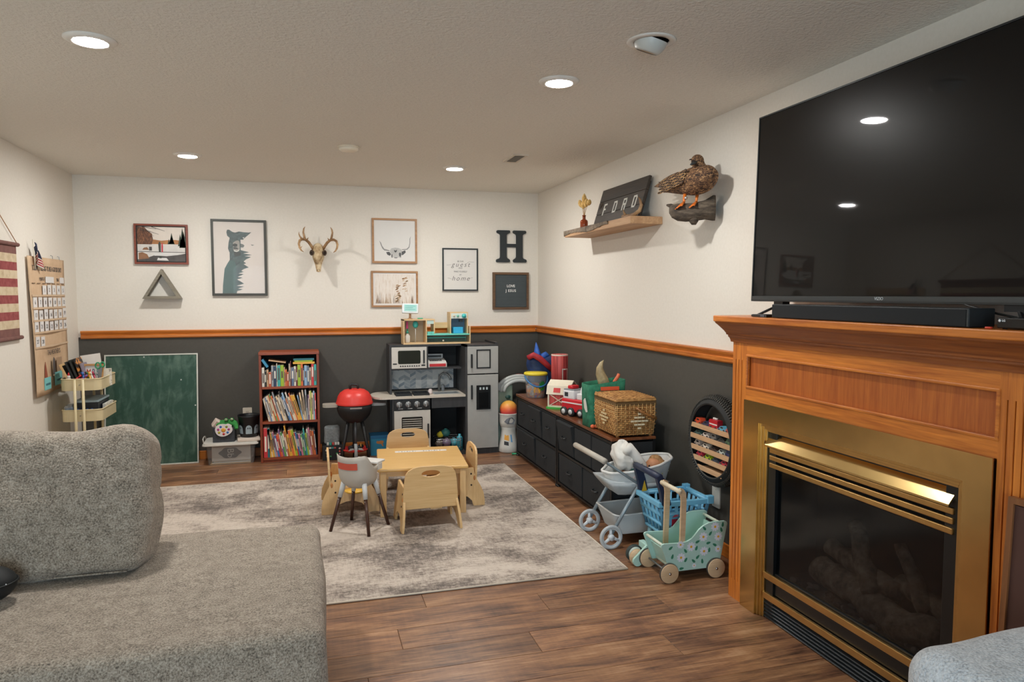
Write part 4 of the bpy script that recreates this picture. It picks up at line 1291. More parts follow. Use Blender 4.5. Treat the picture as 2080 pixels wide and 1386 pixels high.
# tail (far, low) to breast (near): y falls towards the camera
loft(db, [((2.04, 3.885, 2.052), 0.004, 0.003, 0.0), ((2.04, 3.850, 2.053), 0.022, 0.009, 0.1), ((2.04, 3.79, 2.056), 0.040, 0.022, 0.15), ((2.04, 3.72, 2.062), 0.056, 0.046, 0.2), ((2.04, 3.64, 2.066), 0.068, 0.068, 0.2), ((2.04, 3.55, 2.064), 0.076, 0.086, 0.15), ((2.04, 3.46, 2.062), 0.080, 0.097, 0.05), ((2.04, 3.38, 2.062), 0.079, 0.098, -0.1), ((2.04, 3.32, 2.058), 0.070, 0.090, -0.3), ((2.04, 3.275, 2.052), 0.050, 0.068, -0.45), ((2.04, 3.252, 2.046), 0.020, 0.03, -0.5)])
# neck and head, turned back to look towards the room
db.tube([(2.04, 3.37, 2.110), (2.035, 3.385, 2.145), (2.03, 3.392, 2.175)], [0.050, 0.037, 0.032], 16)
db.ell((2.025, 3.392, 2.188), 0.036, 0.036, 0.044, 18, 14)
ob = db.build('body', FEA, t)
md = ob.modifiers.new('remesh', 'REMESH')
md.mode = 'VOXEL'
md.voxel_size = 0.006
md.use_smooth_shade = True
sm = ob.modifiers.new('smooth', 'SMOOTH')
sm.iterations = 6
BILL = P('#5E5A3C', 0.4)
bl = MB(DUCK)
bl.tube([(2.0, 3.375, 2.178), (1.985, 3.358, 2.165), (1.968, 3.342, 2.152), (1.958, 3.334, 2.147)], [0.017, 0.013, 0.012, 0.007], 12, flat=0.55)
bl.build('bill', [P('#2A3033', 0.4)], t)
MB(DUCK).tube([(1.995, 3.372, 2.165), (1.972, 3.347, 2.148), (1.962, 3.338, 2.143)], [0.010, 0.008, 0.004], 8, flat=0.5).build('lower_bill', P('#C58A3A', 0.4), t)
MB(DUCK).ell((1.9935, 3.405, 2.197), 0.004, 0.005, 0.005, 10, 8).build('eye', P('#0B0806', 0.1), t)
MB(DUCK).tube([(1.990, 3.392, 2.196), (1.9885, 3.405, 2.199), (1.993, 3.424, 2.198)], 0.003, 6).build('eye_stripe', P('#3A271A', 0.8), t)
# folded wing: overlapping feathers on the side that faces the room
wg = MB(DUCK)
loft(wg, [((1.978, 3.845, 2.085), 0.002, 0.003, 0), ((1.974, 3.78, 2.083), 0.005, 0.016, 0), ((1.968, 3.70, 2.084), 0.008, 0.030, 0), ((1.964, 3.60, 2.082), 0.010, 0.044, 0), ((1.962, 3.50, 2.080), 0.011, 0.050, 0), ((1.964, 3.42, 2.078), 0.010, 0.040, 0), ((1.970, 3.37, 2.078), 0.004, 0.016, 0)], 14)
wing = wg.build('wing', FEA, t)
FD, FLT = P('#2E2018', 0.8), P('#A9865C', 0.8)
random.seed(9)
for r in range(4):
    for i in range(9):
        y_ = 3.40 + i * 0.034 + r * 0.012
        z_ = 2.118 - r * 0.024 - i * 0.0035
        ft = MB(DUCK @ TR((1.9525 - 0.001 * r, y_, z_), rx=math.radians(-8 + random.uniform(-8, 8)), rz=math.radians(3)))
        L = 0.028
        ft.prism([(-L, 0), (-L * 0.5, -0.010), (L * 0.6, -0.008), (L, 0), (L * 0.6, 0.008), (-L * 0.5, 0.010)], 0, -0.001, 0.001, 0)
        ft.prism([(-L * 0.6, 0), (-L * 0.4, -0.006), (L * 0.5, -0.005), (L * 0.8, 0), (L * 0.5, 0.005), (-L * 0.4, 0.006)], 0, -0.0016, -0.0008, 1)
        ft.build('feather', [FLT, FD] if (i + r) % 3 else [FD, P('#5E4530', 0.8)], wing)
MB(DUCK @ TR((1.956, 3.665, 2.062), rx=math.radians(-10))).prism([(-0.05, -0.012), (0.055, -0.006), (0.05, 0.018), (-0.045, 0.02)], 0, -0.003, 0.002).build('speculum', P('#141A22', 0.4), wing)
MB(DUCK @ TR((1.953, 3.615, 2.072), rx=math.radians(-35))).prism([(-0.017, -0.004), (0.017, -0.004), (0.017, 0.005), (-0.017, 0.005)], 0, -0.002, 0.002).build('white_bar', P('#DAD6CC', 0.7), wing)
for (dy, dz) in ((0.0, 0.0), (0.012, 0.018), (-0.005, 0.034)):
    MB(DUCK).prism([(3.76, 2.085 + dz * 0.4), (3.86 - dy * 3, 2.088 + dz), (3.875 - dy * 3, 2.094 + dz), (3.77, 2.105 + dz * 0.4)], 0, 2.02, 2.026).build('tail_feather', P('#33241A', 0.8), t)
ORG = mottle('webbed_foot', ['#B8551C', '#D97426', '#E58A3C'], nscale=40, rough=0.5, bump=0.2)
for (x_, y_) in ((1.990, 3.488), (2.045, 3.452)):
    ft = MB()
    ft.tube([(x_ + 0.012, y_ + 0.01, 1.975), (x_ + 0.004, y_ + 0.004, 1.945), (x_, y_, 1.925)], [0.010, 0.007, 0.007], 10)
    ft.build('leg', ORG, t)
    web = MB()
    tips = [(x_ - 0.045, y_ + 0.012), (x_ - 0.052, y_ - 0.018), (x_ - 0.04, y_ - 0.048)]
    zt_ = 1.925
    vs = [(x_, y_, zt_ + 0.006), (tips[0][0], tips[0][1], zt_ - 0.034), (tips[1][0], tips[1][1], zt_ - 0.030), (tips[2][0], tips[2][1], zt_ - 0.020)]
    web.add(vs, [(0, 1, 2), (0, 2, 3)], 0, False)
    for v_ in vs[1:]:
        web.tube([vs[0], v_], [0.006, 0.004], 8)
    web.build('webbed_foot', ORG, t)
MB().cyl((1.997, 3.4795, 1.947), (1.999, 3.481, 1.958), 0.0085, n=12).build('leg_band', P('#B9B9B4', 0.3, 0.6), t)
DRIFT = mottle('driftwood', ['#2B241E', '#51463B', '#766959'], scale=(1, 1, 3), nscale=16, rough=0.9, bump=0.9, bdist=0.012, detail=8)
dw = MB()
rings = []
n = 22
for (x_, y_, z_, a_, b_) in ((2.150, 3.430, 1.900, 0.054, 0.066), (2.135, 3.432, 1.900, 0.058, 0.068), (2.10, 3.45, 1.890, 0.054, 0.054), (2.06, 3.47, 1.880, 0.058, 0.050), (2.01, 3.50, 1.876, 0.058, 0.050), (1.975, 3.525, 1.880, 0.050, 0.046), (1.950, 3.545, 1.887, 0.038, 0.034), (1.938, 3.555, 1.892, 0.012, 0.014)):
    rg_ = []
    for j in range(n):
        a = 2 * PI * j / n
        kx = 1 + 0.16 * mnoise.noise(Vector((math.cos(a) * 2, math.sin(a) * 2, x_ * 14)))
        rg_.append((x_ + a_ * 0.5 * math.cos(a) * kx, y_ + a_ * 0.9 * math.cos(a) * kx, z_ + b_ * math.sin(a) * kx))
    rings.append(rg_)
dw.rings(rings)
dw.tube([(1.975, 3.53, 1.90), (1.955, 3.57, 1.920), (1.95, 3.60, 1.927)], [0.016, 0.012, 0.006], 9)
dw.tube([(2.04, 3.47, 1.86), (2.04, 3.465, 1.825), (2.04, 3.465, 1.808)], [0.035, 0.024, 0.012], 10)
dw.build('driftwood_mount', DRIFT, t)

# ------------------------------------------------------------------ chalkboard leaning on the back wall
t = thing('chalkboard', 'large green chalkboard with a thin white frame leaning on the back wall', 'chalkboard', (-1.25, 6.5, 0.0))
CBM = TR((-1.252, 6.448, 0.0), rx=-math.atan2(0.118, 0.93))
GRN, nt, b = new_mat('chalk_green')
mp = coords(nt, (1, 1, 1))
n1 = nt.nodes.new('ShaderNodeTexNoise'); n1.inputs['Scale'].default_value = 2.4; n1.inputs['Detail'].default_value = 7; n1.inputs['Roughness'].default_value = 0.7; n1.inputs['Distortion'].default_value = 1.2
link(nt, mp, 'Vector', n1, 'Vector')
mp2 = coords(nt, (7, 1, 2.2))
n2 = nt.nodes.new('ShaderNodeTexNoise'); n2.inputs['Scale'].default_value = 3; n2.inputs['Detail'].default_value = 6; n2.inputs['Distortion'].default_value = 0.6
link(nt, mp2, 'Vector', n2, 'Vector')
mu = nt.nodes.new('ShaderNodeMath'); mu.operation = 'MULTIPLY'
link(nt, n1, 'Fac', mu, 0); link(nt, n2, 'Fac', mu, 1)
r = nt.nodes.new('ShaderNodeValToRGB')
r.color_ramp.elements[0].position = 0.20; r.color_ramp.elements[1].position = 0.55
r.color_ramp.elements[0].color = lin('#21473A'); r.color_ramp.elements[1].color = lin('#6C8578')
link(nt, mu, 0, r, 'Fac'); link(nt, r, 'Color', b, 'Base Color')
b.inputs['Roughness'].default_value = 0.6
MB(CBM).box(-0.352, 0.352, 0.002, 0.012, 0.006, 0.928).build('writing_surface', GRN, t)
MB(CBM).frame(-0.358, 0.358, 0.0, 0.934, 0.011, -0.003, 0.013).build('frame', P('#C9CBC4', 0.5), t, bevel=0.002)
for (x_, z_) in ((-0.06, 0.910), (0.225, 0.710), (0.335, 0.49)):
    MB(CBM).ell((x_, 0.001, z_), 0.006, 0.004, 0.006, 10, 8).build('screw_cap', P('#C9CCC8', 0.4), t)

# ------------------------------------------------------------------ rolling utility cart
BEI = P('#D2C39C', 0.4)
t = thing('utility_cart', 'beige three-tier metal utility cart in the left corner', 'cart', (-1.57, 5.97, 0.0))
def tray(z0, z1):
    fy, by, lx, rx_ = 5.75, 6.20, -1.702, -1.440
    o = rrect(lx, rx_, fy, by, 0.045, 6)
    i_ = rrect(lx + 0.004, rx_ - 0.004, fy + 0.004, by - 0.004, 0.042, 6)
    tr_ = MB().plate(o, i_, 2, z0, z1).build('tray_wall', BEI, t)
    MB().prism(i_, 2, z0 + 0.001, z0 + 0.004).build('tray_floor', BEI, tr_)
    MB().tube([(p[0], p[1], z1) for p in o], 0.0045, 6, closed=True).build('tray_rim', BEI, tr_)
    MB().cyl((-1.577, 5.7495, (z0 + z1) / 2), (-1.577, 5.745, (z0 + z1) / 2), 0.004, n=10).build('bolt', CHROME, tr_)
tray(0.735, 0.818)
tray(0.510, 0.593)
tray(0.24, 0.323)
for (px_, py_) in ((-1.604, 5.738), (-1.551, 5.738), (-1.604, 6.212), (-1.551, 6.212)):
    MB().cyl((px_, py_, 0.05), (px_, py_, 0.815), 0.0095, n=14).build('post', BEI, t)
for (px_, py_) in ((-1.68, 5.77), (-1.46, 5.77), (-1.68, 6.18), (-1.46, 6.18)):
    cs = MB().cyl((px_ - 0.008, py_, 0.025), (px_ + 0.008, py_, 0.025), 0.025, n=18).build('caster', P('#26282A', 0.5), t)
    MB().cyl((px_, py_, 0.04), (px_, py_, 0.245), 0.006, n=10).build('caster_stem', STEEL, cs)
# things in the top tray (floor at z = 0.739)
ZT = 0.7395
def slab(name, label, cat, c, d, mats, rx=0, ry=0, rz=0, mi_page=None, bevel=0.001):
    o = MB(TR(c, rx, ry, rz)).cbox((0, 0, d[2] / 2), d).build(name, mats, None, bevel=bevel)
    return tag(o, label, cat)
t = thing('photo_holder', 'thin natural wood frame leaning leftmost in the cart top tray', 'photo frame', (-1.64, 5.87, ZT))
FM = TR((-1.628, 5.86, ZT + 0.001), ry=math.radians(-24))
MB(FM).frame(-0.07, 0.07, 0.0, 0.20, 0.014, -0.006, 0.006, axis=0).build('moulding', BIRCH_Z, t)
MB(FM).box(-0.001, 0.003, -0.058, 0.058, 0.012, 0.188).build('dark_backing', P('#26231F', 0.6), t)
slab('notebook', 'black notebook leaning behind the wood frame in the cart', 'notebook', (-1.596, 5.87, ZT + 0.001), (0.012, 0.14, 0.215), P('#191C1B', 0.5), ry=math.radians(-22))
slab('notebook', 'dark green-black binder leaning in the cart tray centre', 'notebook', (-1.577, 5.88, ZT + 0.001), (0.014, 0.15, 0.225), P('#20241F', 0.5), ry=math.radians(-19))
slab('picture_book', 'black and orange patterned book leaning in the cart', 'book', (-1.556, 5.88, ZT + 0.001), (0.012, 0.15, 0.232), [mottle('orange_pattern', ['#171717', '#241F1C', '#C77C2E', '#E0A04C'], nscale=30, rough=0.5, bump=0, pos=[0.4, 0.52, 0.56, 0.66])], ry=math.radians(-16))
slab('book', 'grey-purple spined book leaning beside the patterned book in the cart', 'book', (-1.540, 5.89, ZT + 0.001), (0.010, 0.14, 0.19), P('#7E7684', 0.5), ry=math.radians(-14))
slab('paper_sheet', 'white sheet of paper standing tilted behind the little frame', 'paper', (-1.525, 5.93, ZT + 0.001), (0.135, 0.002, 0.245), P('#D3CFC8', 0.7), rx=math.radians(-10), ry=math.radians(-8), bevel=0)
t = thing('desk_name_sign', 'small wood frame with rainbow MRS lettering in the cart', 'name sign', (-1.515, 5.89, ZT))
FM = TR((-1.520, 5.865, ZT + 0.052), rx=math.radians(-12), rz=math.radians(-6))
MB(FM).frame(-0.068, 0.068, 0.0, 0.125, 0.014, -0.012, 0.012).build('moulding', wood('light_birch_frame', '#A67848', '#C49A66', 'X', 2), t)
MB(FM).box(-0.058, 0.058, -0.003, 0.003, 0.010, 0.115).build('card', P('#DCDAD6', 0.6), t)
MB().box(-1.56, -1.48, 5.855, 5.885, ZT, ZT + 0.053).build('stand_block', BIRCH_X, t)
for ch, dx, hx in (('M', -0.028, '#B8453A'), ('R', 0.006, '#5B4A66'), ('S', 0.033, '#2F8A7E')):
    text_part('lettering', ch, 0.068, FM @ Matrix(((1, 0, 0, dx), (0, 0, -1, -0.004), (0, 1, 0, 0.062), (0, 0, 0, 1))), P(hx, 0.5, vary=0), t, 0.0005, xs=0.6, bold=0.0006)
t = thing('glue_bottle', 'small white glue bottle with red cap at the tray corner', 'bottle', (-1.652, 5.785, ZT))
GM = TR((-1.652, 5.785, ZT))
MB(GM).lathe([(0.018, 0), (0.020, 0.004), (0.020, 0.068), (0.016, 0.080), (0.011, 0.084)], 18).build('body', P('#CFC8BC', 0.4), t)
MB(GM).lathe([(0.0115, 0.084), (0.0115, 0.100), (0.008, 0.104)], 16).build('collar', P('#DAD8D2', 0.4), t)
MB(GM).lathe([(0.007, 0.104), (0.006, 0.114), (0.002, 0.126)], 12).build('tip', P('#C42A30', 0.4), t)
slab('paper_card', 'small cream card with sketches at the right end of the cart tray', 'card', (-1.452, 5.99, ZT + 0.001), (0.06, 0.002, 0.13), mottle('sketch_card', ['#8A8578', '#D2CBBB', '#D9D3C5'], nscale=40, rough=0.7, bump=0, pos=[0.36, 0.44, 0.6]), rz=math.radians(20), bevel=0)
random.seed(14)
mk = [('#C8242C', 'red'), ('#E03A3E', 'bright red'), ('#D84E8A', 'pink'), ('#7A55A0', 'purple'), ('#E88A30', 'orange'), ('#2E4E96', 'blue'), ('#3A6FB5', 'light blue'), ('#1E1F24', 'black'), ('#2F7A46', 'green'), ('#DFA23A', 'yellow'), ('#D8D4CE', 'white'), ('#B03A52', 'crimson')]
for i, (hx, cn) in enumerate(mk):
    x_ = -1.625 + i * 0.0125 + random.uniform(-0.003, 0.003)
    y_ = 5.792 + (i % 3) * 0.018
    an = math.radians(random.uniform(20, 62)) * (1 if i < 5 else -0.35)
    o = MB(TR((x_, y_, ZT + 0.058), ry=an)).cyl((0, 0, -0.052), (0, 0, 0.045), 0.0058, n=10, mi=0).cyl((0, 0, 0.045), (0, 0, 0.070), 0.0065, n=10, mi=0).build('marker', [P(hx, 0.4)], None)
    tag(o, cn + ' marker pen among the pens in the cart top tray', 'marker', 'pens in the cart tray')
t = thing('scissors', 'green-handled scissors standing in the cart top tray', 'scissors', (-1.475, 5.85, ZT))
MB().tube([(-1.478 + 0.016 * math.cos(a), 5.85, 0.905 + 0.022 * math.sin(a)) for a in [2 * PI * i / 18 for i in range(18)]], 0.005, 8, closed=True).build('handle_loop', P('#2E8F62', 0.4), t)
MB().tube([(-1.448 + 0.013 * math.cos(a), 5.853, 0.912 + 0.018 * math.sin(a)) for a in [2 * PI * i / 18 for i in range(18)]], 0.005, 8, closed=True).build('handle_loop', P('#2E8F62', 0.4), t)
MB().prism([(-1.482, 0.742), (-1.474, 0.742), (-1.468, 0.888), (-1.480, 0.888)], 1, 5.849, 5.852).build('blade', STEEL, t)
MB().prism([(-1.474, 0.742), (-1.468, 0.742), (-1.450, 0.895), (-1.462, 0.895)], 1, 5.8522, 5.855).build('blade', STEEL, t)
# second tray
t = thing('storage_case', 'dark blue storage case with pale lid in the middle cart tray', 'case', (-1.55, 5.9, 0.5145))
MB().box(-1.625, -1.475, 5.80, 6.10, 0.5145, 0.640).build('case_body', P('#171C26', 0.4), t, bevel=0.004)
MB().box(-1.630, -1.470, 5.795, 6.105, 0.640, 0.656).build('case_lid', P('#8FA0A8', 0.4), t, bevel=0.004)
for i in range(4):
    MB().ell((-1.605 + i * 0.03, 5.799, 0.59), 0.008, 0.002, 0.008, 10, 8).build('printed_dot', P('#2C56A0', 0.4), t)
slab('paper_pad', 'white printed pad at the right of the middle cart tray', 'paper', (-1.455, 5.99, 0.515), (0.02, 0.22, 0.10), mottle('printed_pad', ['#4C5550', '#C9C9BE', '#D6D3CA'], nscale=60, rough=0.7, bump=0, pos=[0.36, 0.45, 0.6]))
t = thing('craft_bag', 'crumpled clear bag of blue crafts in the middle cart tray', 'bag', (-1.665, 5.84, 0.5145))
def cr(p, n):
    return p + n * mnoise.noise(p * 38) * 0.012
MB().rbox(-1.693, -1.632, 5.78, 5.90, 0.5145, 0.625, 0.02, 5, fn=cr).build('bag_film', glassy('clear_bag', '#B9C2C8', 0.45, 0.2), t)
MB().rbox(-1.685, -1.645, 5.79, 5.87, 0.518, 0.605, 0.012, 3, fn=cr).build('filling', P('#3B6EA8', 0.5), t)

# ------------------------------------------------------------------ clear tote and what stands on it
t = thing('storage_tote', 'clear plastic tote with white lid and Bb sign inside', 'storage bin', (-0.625, 6.43, 0.0))
CLR = glassy('clear_plastic', '#B9BDBE', 0.30, 0.12)
rings = [[(x, y, z) for x, y in rrect(-0.818 + s, -0.432 - s, 6.300 + s, 6.555 - s, 0.02, 4)] for s, z in ((0.018, 0.003), (0.012, 0.012), (0.0, 0.176))]
MB().rings(rings, cap=False).build('tub', CLR, t)
MB().prism(rrect(-0.800, -0.450, 6.318, 6.537, 0.02, 4), 2, 0.001, 0.004).build('tub_floor', CLR, t)
lp = rrect(-0.838, -0.412, 6.285, 6.568, 0.03, 5)
MB().prism(lp, 2, 0.176, 0.190).build('lid', P('#D5D3CC', 0.4), t, bevel=0.003)
MB().prism(rrect(-0.846, -0.404, 6.279, 6.572, 0.03, 5), 2, 0.168, 0.179).build('lid_lip', P('#D5D3CC', 0.4), t, bevel=0.003)
MB().tube([(-0.840, 6.36, 0.18), (-0.846, 6.36, 0.215), (-0.846, 6.40, 0.222), (-0.846, 6.46, 0.222), (-0.846, 6.50, 0.215), (-0.840, 6.50, 0.18)], 0.005, 8).build('lid_clip', P('#C9C8C2', 0.4), t)
for i in range(4):
    tag(MB().box(-0.79 + 0.01 * i, -0.47, 6.325, 6.53, 0.005 + i * 0.006, 0.010 + i * 0.006).build('paper_stack', P(['#C9A878', '#D8CFC0', '#B8C4C8', '#D6CDBB'][i], 0.7)), ['tan', 'cream', 'pale blue', 'ivory'][i] + ' sheet of card lying ' + ['lowest', 'second lowest', 'third', 'topmost'][i] + ' in the clear tote', 'card')
t = thing('alphabet_sign', 'grey scalloped alphabet card seen sideways inside the clear tote', 'sign', (-0.62, 6.318, 0.03))
MB().box(-0.775, -0.47, 6.322, 6.324, 0.031, 0.160).build('sheet', P('#BDBAB4', 0.7), t)
sc = []
for i in range(48):
    a = 2 * PI * i / 48
    k = 1 + 0.07 * math.cos(a * 6)
    sc.append((-0.632 + 0.078 * math.cos(a) * k * (1 + 0.1 * abs(math.cos(a)) ** 3), 0.098 + 0.046 * math.sin(a) * k))
MB().prism(sc, 1, 6.3195, 6.3218).build('scalloped_badge', P('#3E4246', 0.6), t)
BbM = Matrix(((0, -1, 0, -0.630), (0, 0, -1, 6.3190), (-1, 0, 0, 0.097), (0, 0, 0, 1)))
BbM = Matrix(((0, 1, 0, -0.630), (0, 0, -1, 6.3190), (-1, 0, 0, 0.097), (0, 0, 0, 1)))
text_part('lettering', 'Bb', 0.075, BbM, P('#C9C9C4', 0.6, vary=0), t, 0.0005, bold=-0.001)

ZL = 0.1905
t = thing('fabric_cube', 'dark grey fabric cube box full of toys on the tote', 'storage box', (-0.68, 6.40, ZL))
MB().plate(rrect(-0.765, -0.595, 6.32, 6.49, 0.008, 3), rrect(-0.759, -0.601, 6.326, 6.484, 0.006, 3), 2, ZL + 0.001, 0.315).build('box_walls', mottle('grey_felt', ['#33353A', '#44474C'], nscale=90, rough=0.95, bump=0.2), t)
MB().box(-0.759, -0.601, 6.326, 6.484, ZL + 0.001, ZL + 0.004).build('box_floor', P('#33353A', 0.9), t)
# paint palette toy
t = thing('paint_palette', 'round white toy paint palette with coloured dots, front of the fabric cube', 'palette', (-0.68, 6.307, 0.25))
pal = []
for i in range(40):
    a = 2 * PI * i / 40
    k = 1 + 0.05 * math.sin(3 * a + 1) + (0.18 if 0.5 < a < 1.2 else 0)
    pal.append((-0.678 + 0.068 * math.cos(a) * k, 0.295 + 0.052 * math.sin(a) * k))
MB().prism(pal, 1, 6.306, 6.3185).build('board', P('#DDD6D6', 0.5), t, bevel=0.002)
dots = [(0, 0, '#E0A23A', 0.018)] + [(0.042 * math.cos(a), 0.033 * math.sin(a), c, 0.010) for a, c in zip([0.15, 0.95, 2.1, 2.95, 3.75, 4.75, 5.6], ['#A02878', '#7E8E2E', '#2F5CB0', '#B0287C', '#B9AE34', '#C0282E', '#2F72B8'])]
for dx, dz, c, r_ in dots:
    MB(TR((-0.678 + dx, 6.306, 0.295 + dz), rx=PI / 2)).lathe([(0.0005, 0.003), (r_ * 0.6, 0.003), (r_, 0.0)], 16, cap=True).build('paint_dot', P(c, 0.4), t)
# frog toy
t = thing('frog_toy', 'green plush frog with bulging eyes lying in the fabric cube', 'toy', (-0.64, 6.41, 0.195))
FRG = mottle('green_plush', ['#256A30', '#33883E', '#46A052'], nscale=40, rough=0.9, bump=0.3)
fr = MB()
fr.ell((-0.69, 6.40, 0.330), 0.070, 0.055, 0.035, 16, 10)
fr.ell((-0.625, 6.395, 0.340), 0.035, 0.045, 0.034, 14, 10)
fr.tube([(-0.60, 6.39, 0.34), (-0.585, 6.35, 0.325), (-0.578, 6.33, 0.295)], [0.026, 0.022, 0.016], 10)
fr.tube([(-0.67, 6.40, 0.30), (-0.67, 6.40, 0.24), (-0.67, 6.40, 0.198)], [0.04, 0.04, 0.03], 10)
o = fr.build('body', FRG, t)
md = o.modifiers.new('remesh', 'REMESH'); md.mode = 'VOXEL'; md.voxel_size = 0.006; md.use_smooth_shade = True
for (x_, z_) in ((-0.660, 0.372), (-0.615, 0.374)):
    e = MB().ell((x_, 6.36, z_), 0.016, 0.014, 0.016, 14, 10).build('eye_bump', FRG, t)
    MB().ell((x_, 6.349, z_ + 0.003), 0.009, 0.006, 0.009, 12, 8).build('eye', P('#D8CDB8', 0.4), e)
    MB().ell((x_, 6.344, z_ + 0.003), 0.0045, 0.003, 0.0045, 10, 6).build('pupil', P('#161616', 0.3), e)
t = thing('activity_cube', 'pale pink and white wooden toy cube tilted in the fabric cube', 'toy', (-0.745, 6.40, 0.20))
AM_ = TR((-0.736, 6.40, 0.335), rx=0.2, ry=math.radians(32), rz=0.3)
MB(AM_).rbox(-0.034, 0.034, -0.034, 0.034, -0.034, 0.034, 0.008, 2).build('cube', P('#D9C9BE', 0.5), t)
MB(AM_).frame(-0.022, 0.022, -0.022, 0.022, 0.003, -0.036, -0.0335).build('panel_line', P('#B98A78', 0.5), t)
MB().cyl((-0.736, 6.40, 0.195), (-0.736, 6.40, 0.305), 0.02, n=12).build('handle', P('#C9A184', 0.5), t)
# ghost bucket
tag(MB(TR((-0.497, 6.41, ZL + 0.001), rz=0.12)).box(-0.085, 0.095, -0.115, 0.10, 0.0, 0.022).build('paper_bundle', P('#D6C9BC', 0.7), None, bevel=0.004), 'flat cream paper bundle under the ghost bucket', 'paper')
t = thing('ghost_bucket', 'black bucket printed with pale ghosts on the tote', 'bucket', (-0.485, 6.42, 0.2135))
GB = TR((-0.485, 6.42, 0.2135))
MB(GB).lathe([(0.0685, 0.0), (0.072, 0.003), (0.086, 0.160), (0.090, 0.170), (0.093, 0.184), (0.090, 0.186), (0.085, 0.170), (0.070, 0.006), (0.001, 0.005)], 36, cap=False).build('pail', P('#14161A', 0.35), t)
def bent(poly, r0, z0, ang):
    vs = []
    for u, v in poly:
        rr = 0.072 + (0.086 - 0.072) * (z0 + v) / 0.16 + 0.0012
        a = ang + u / rr
        vs.append((rr * math.sin(a), -rr * math.cos(a), z0 + v))
    return vs
gh = [(-0.026, 0.0), (-0.021, 0.008), (-0.015, 0.0), (-0.009, 0.008), (-0.003, 0.0), (0.003, 0.008), (0.009, 0.0), (0.015, 0.008), (0.021, 0.001), (0.026, 0.006), (0.026, 0.045), (0.022, 0.062), (0.012, 0.074), (0.0, 0.078), (-0.012, 0.074), (-0.022, 0.062), (-0.026, 0.045)]
for k_, ang in enumerate((-0.95, 0.05, 0.95)):
    cols_ = []
    for i in range(17):
        u = -0.026 + 0.052 * i / 16
        hi = 0.045 + 0.033 * math.sqrt(max(0.0, 1 - (u / 0.0262) ** 2))
        lo = 0.007 * abs(((i / 16 * 4.5) % 1.0) - 0.5) * 2
        cols_ += bent([(u, lo), (u, hi)], 0, 0.028, ang)
    ob = MB(GB).add(cols_, [(2 * i, 2 * i + 2, 2 * i + 3, 2 * i + 1) for i in range(16)], 0, True).build('printed_ghost', P('#9FB0B8', 0.5), t)
    for s in (-1, 1):
        ev = bent(ellipse(s * 0.008 + 0.001, 0.052, 0.0045, 0.007, 10), 0, 0.028, ang)
        ev = [Vector(p) * 1.0 + Vector((math.sin(ang), -math.cos(ang), 0)) * 0.001 for p in ev]
        MB(GB).add(ev, [tuple(range(len(ev)))], 0, False).build('printed_eye', P('#15181C', 0.4), ob)

# ------------------------------------------------------------------ bookcase with books
BKM = wood('cherry_case', '#6B2A12', '#8E3F1E', 'Z', 1.6, 0.45, 0.1)
t = thing('bookcase', 'reddish brown bookcase with three crowded shelves', 'bookcase', (-0.142, 6.43, 0.0))
bx0, bx1, by0, by1 = -0.387, 0.102, 6.290, 6.572
MB().box(bx0, bx0 + 0.020, by0, by1, 0.0, 0.917).build('side', BKM, t, bevel=0.002)
MB().box(bx1 - 0.020, bx1, by0, by1, 0.0, 0.917).build('side', BKM, t, bevel=0.002)
MB().box(bx0 - 0.002, bx1 + 0.002, by0 - 0.004, by1, 0.917, 0.940).build('top', wood('cherry_x', '#7A3216', '#9E4C26', 'X', 1.6, 0.45, 0.1), t, bevel=0.002)
SHZ = [0.022, 0.330, 0.628]
for z in SHZ:
    MB().box(bx0 + 0.020, bx1 - 0.020, by0 + 0.004, by1 - 0.008, z, z + 0.020).build('shelf', wood('cherry_x', '', ''), t)
MB().box(bx0 + 0.020, bx1 - 0.020, by0 + 0.012, by0 + 0.022, 0.0, 0.022).build('plinth', BKM, t)
MB().box(bx0 + 0.020, bx1 - 0.020, by1 - 0.008, by1 - 0.002, 0.02, 0.917).build('back_panel', P('#1F1512', 0.8), t)
CNM = {'#D9D4C8': 'white', '#2A2724': 'black', '#C4552B': 'orange-red', '#9AA0A6': 'grey', '#2B3C58': 'navy', '#3FA9A3': 'teal', '#9BB832': 'lime green', '#C9A27C': 'tan', '#D86C3A': 'orange', '#BFAF98': 'beige', '#6A2024': 'dark red', '#5E6F8A': 'slate blue', '#8FB0CC': 'light blue', '#C6343A': 'red', '#DFA93E': 'yellow', '#3E6FA8': 'blue', '#5B9A5A': 'green', '#7C5A86': 'purple', '#E3C9A0': 'cream', '#C87E96': 'pink', '#2C6E77': 'dark teal', '#B4653A': 'rust'}
PG = P('#D8D0BF', 0.8)
def book(x0, zb, w, h, hx, lean, where, k, dep=0.19, yf=6.298):
    """w thick, h tall; lean > 0 tips the top to the left; pivot is the lower left corner"""
    M = TR((x0, yf, zb), ry=-lean)
    mb = MB(M)
    c = 0.0012
    mb.box(0, w, 0, dep, 0, h, 0)
    mb.box(c, w - c, 0.003, dep + 0.0005, h, h + 0.0004, 1)
    mb.box(w * 0.25, w * 0.75, -0.0005, 0.0, h * (0.2 + 0.1 * (k % 3)), h * (0.72 + 0.05 * (k % 4)), 2)
    L = lin(hx)
    lum = 0.3 * L[0] + 0.6 * L[1] + 0.1 * L[2]
    o = mb.build('book', [P(hx, 0.45), PG, P('#E8E2D2' if lum < 0.25 else '#5A4A44', 0.5)], None)
    size = 'thick' if w > 0.02 else ('slim' if w < 0.011 else 'medium')
    return tag(o, '%s %s book on the %s shelf, %s from the left' % (size, CNM[hx], where, ORD[k]), 'book', 'books in the cherry bookcase')
xl, xr_ = bx0 + 0.022, bx1 - 0.022
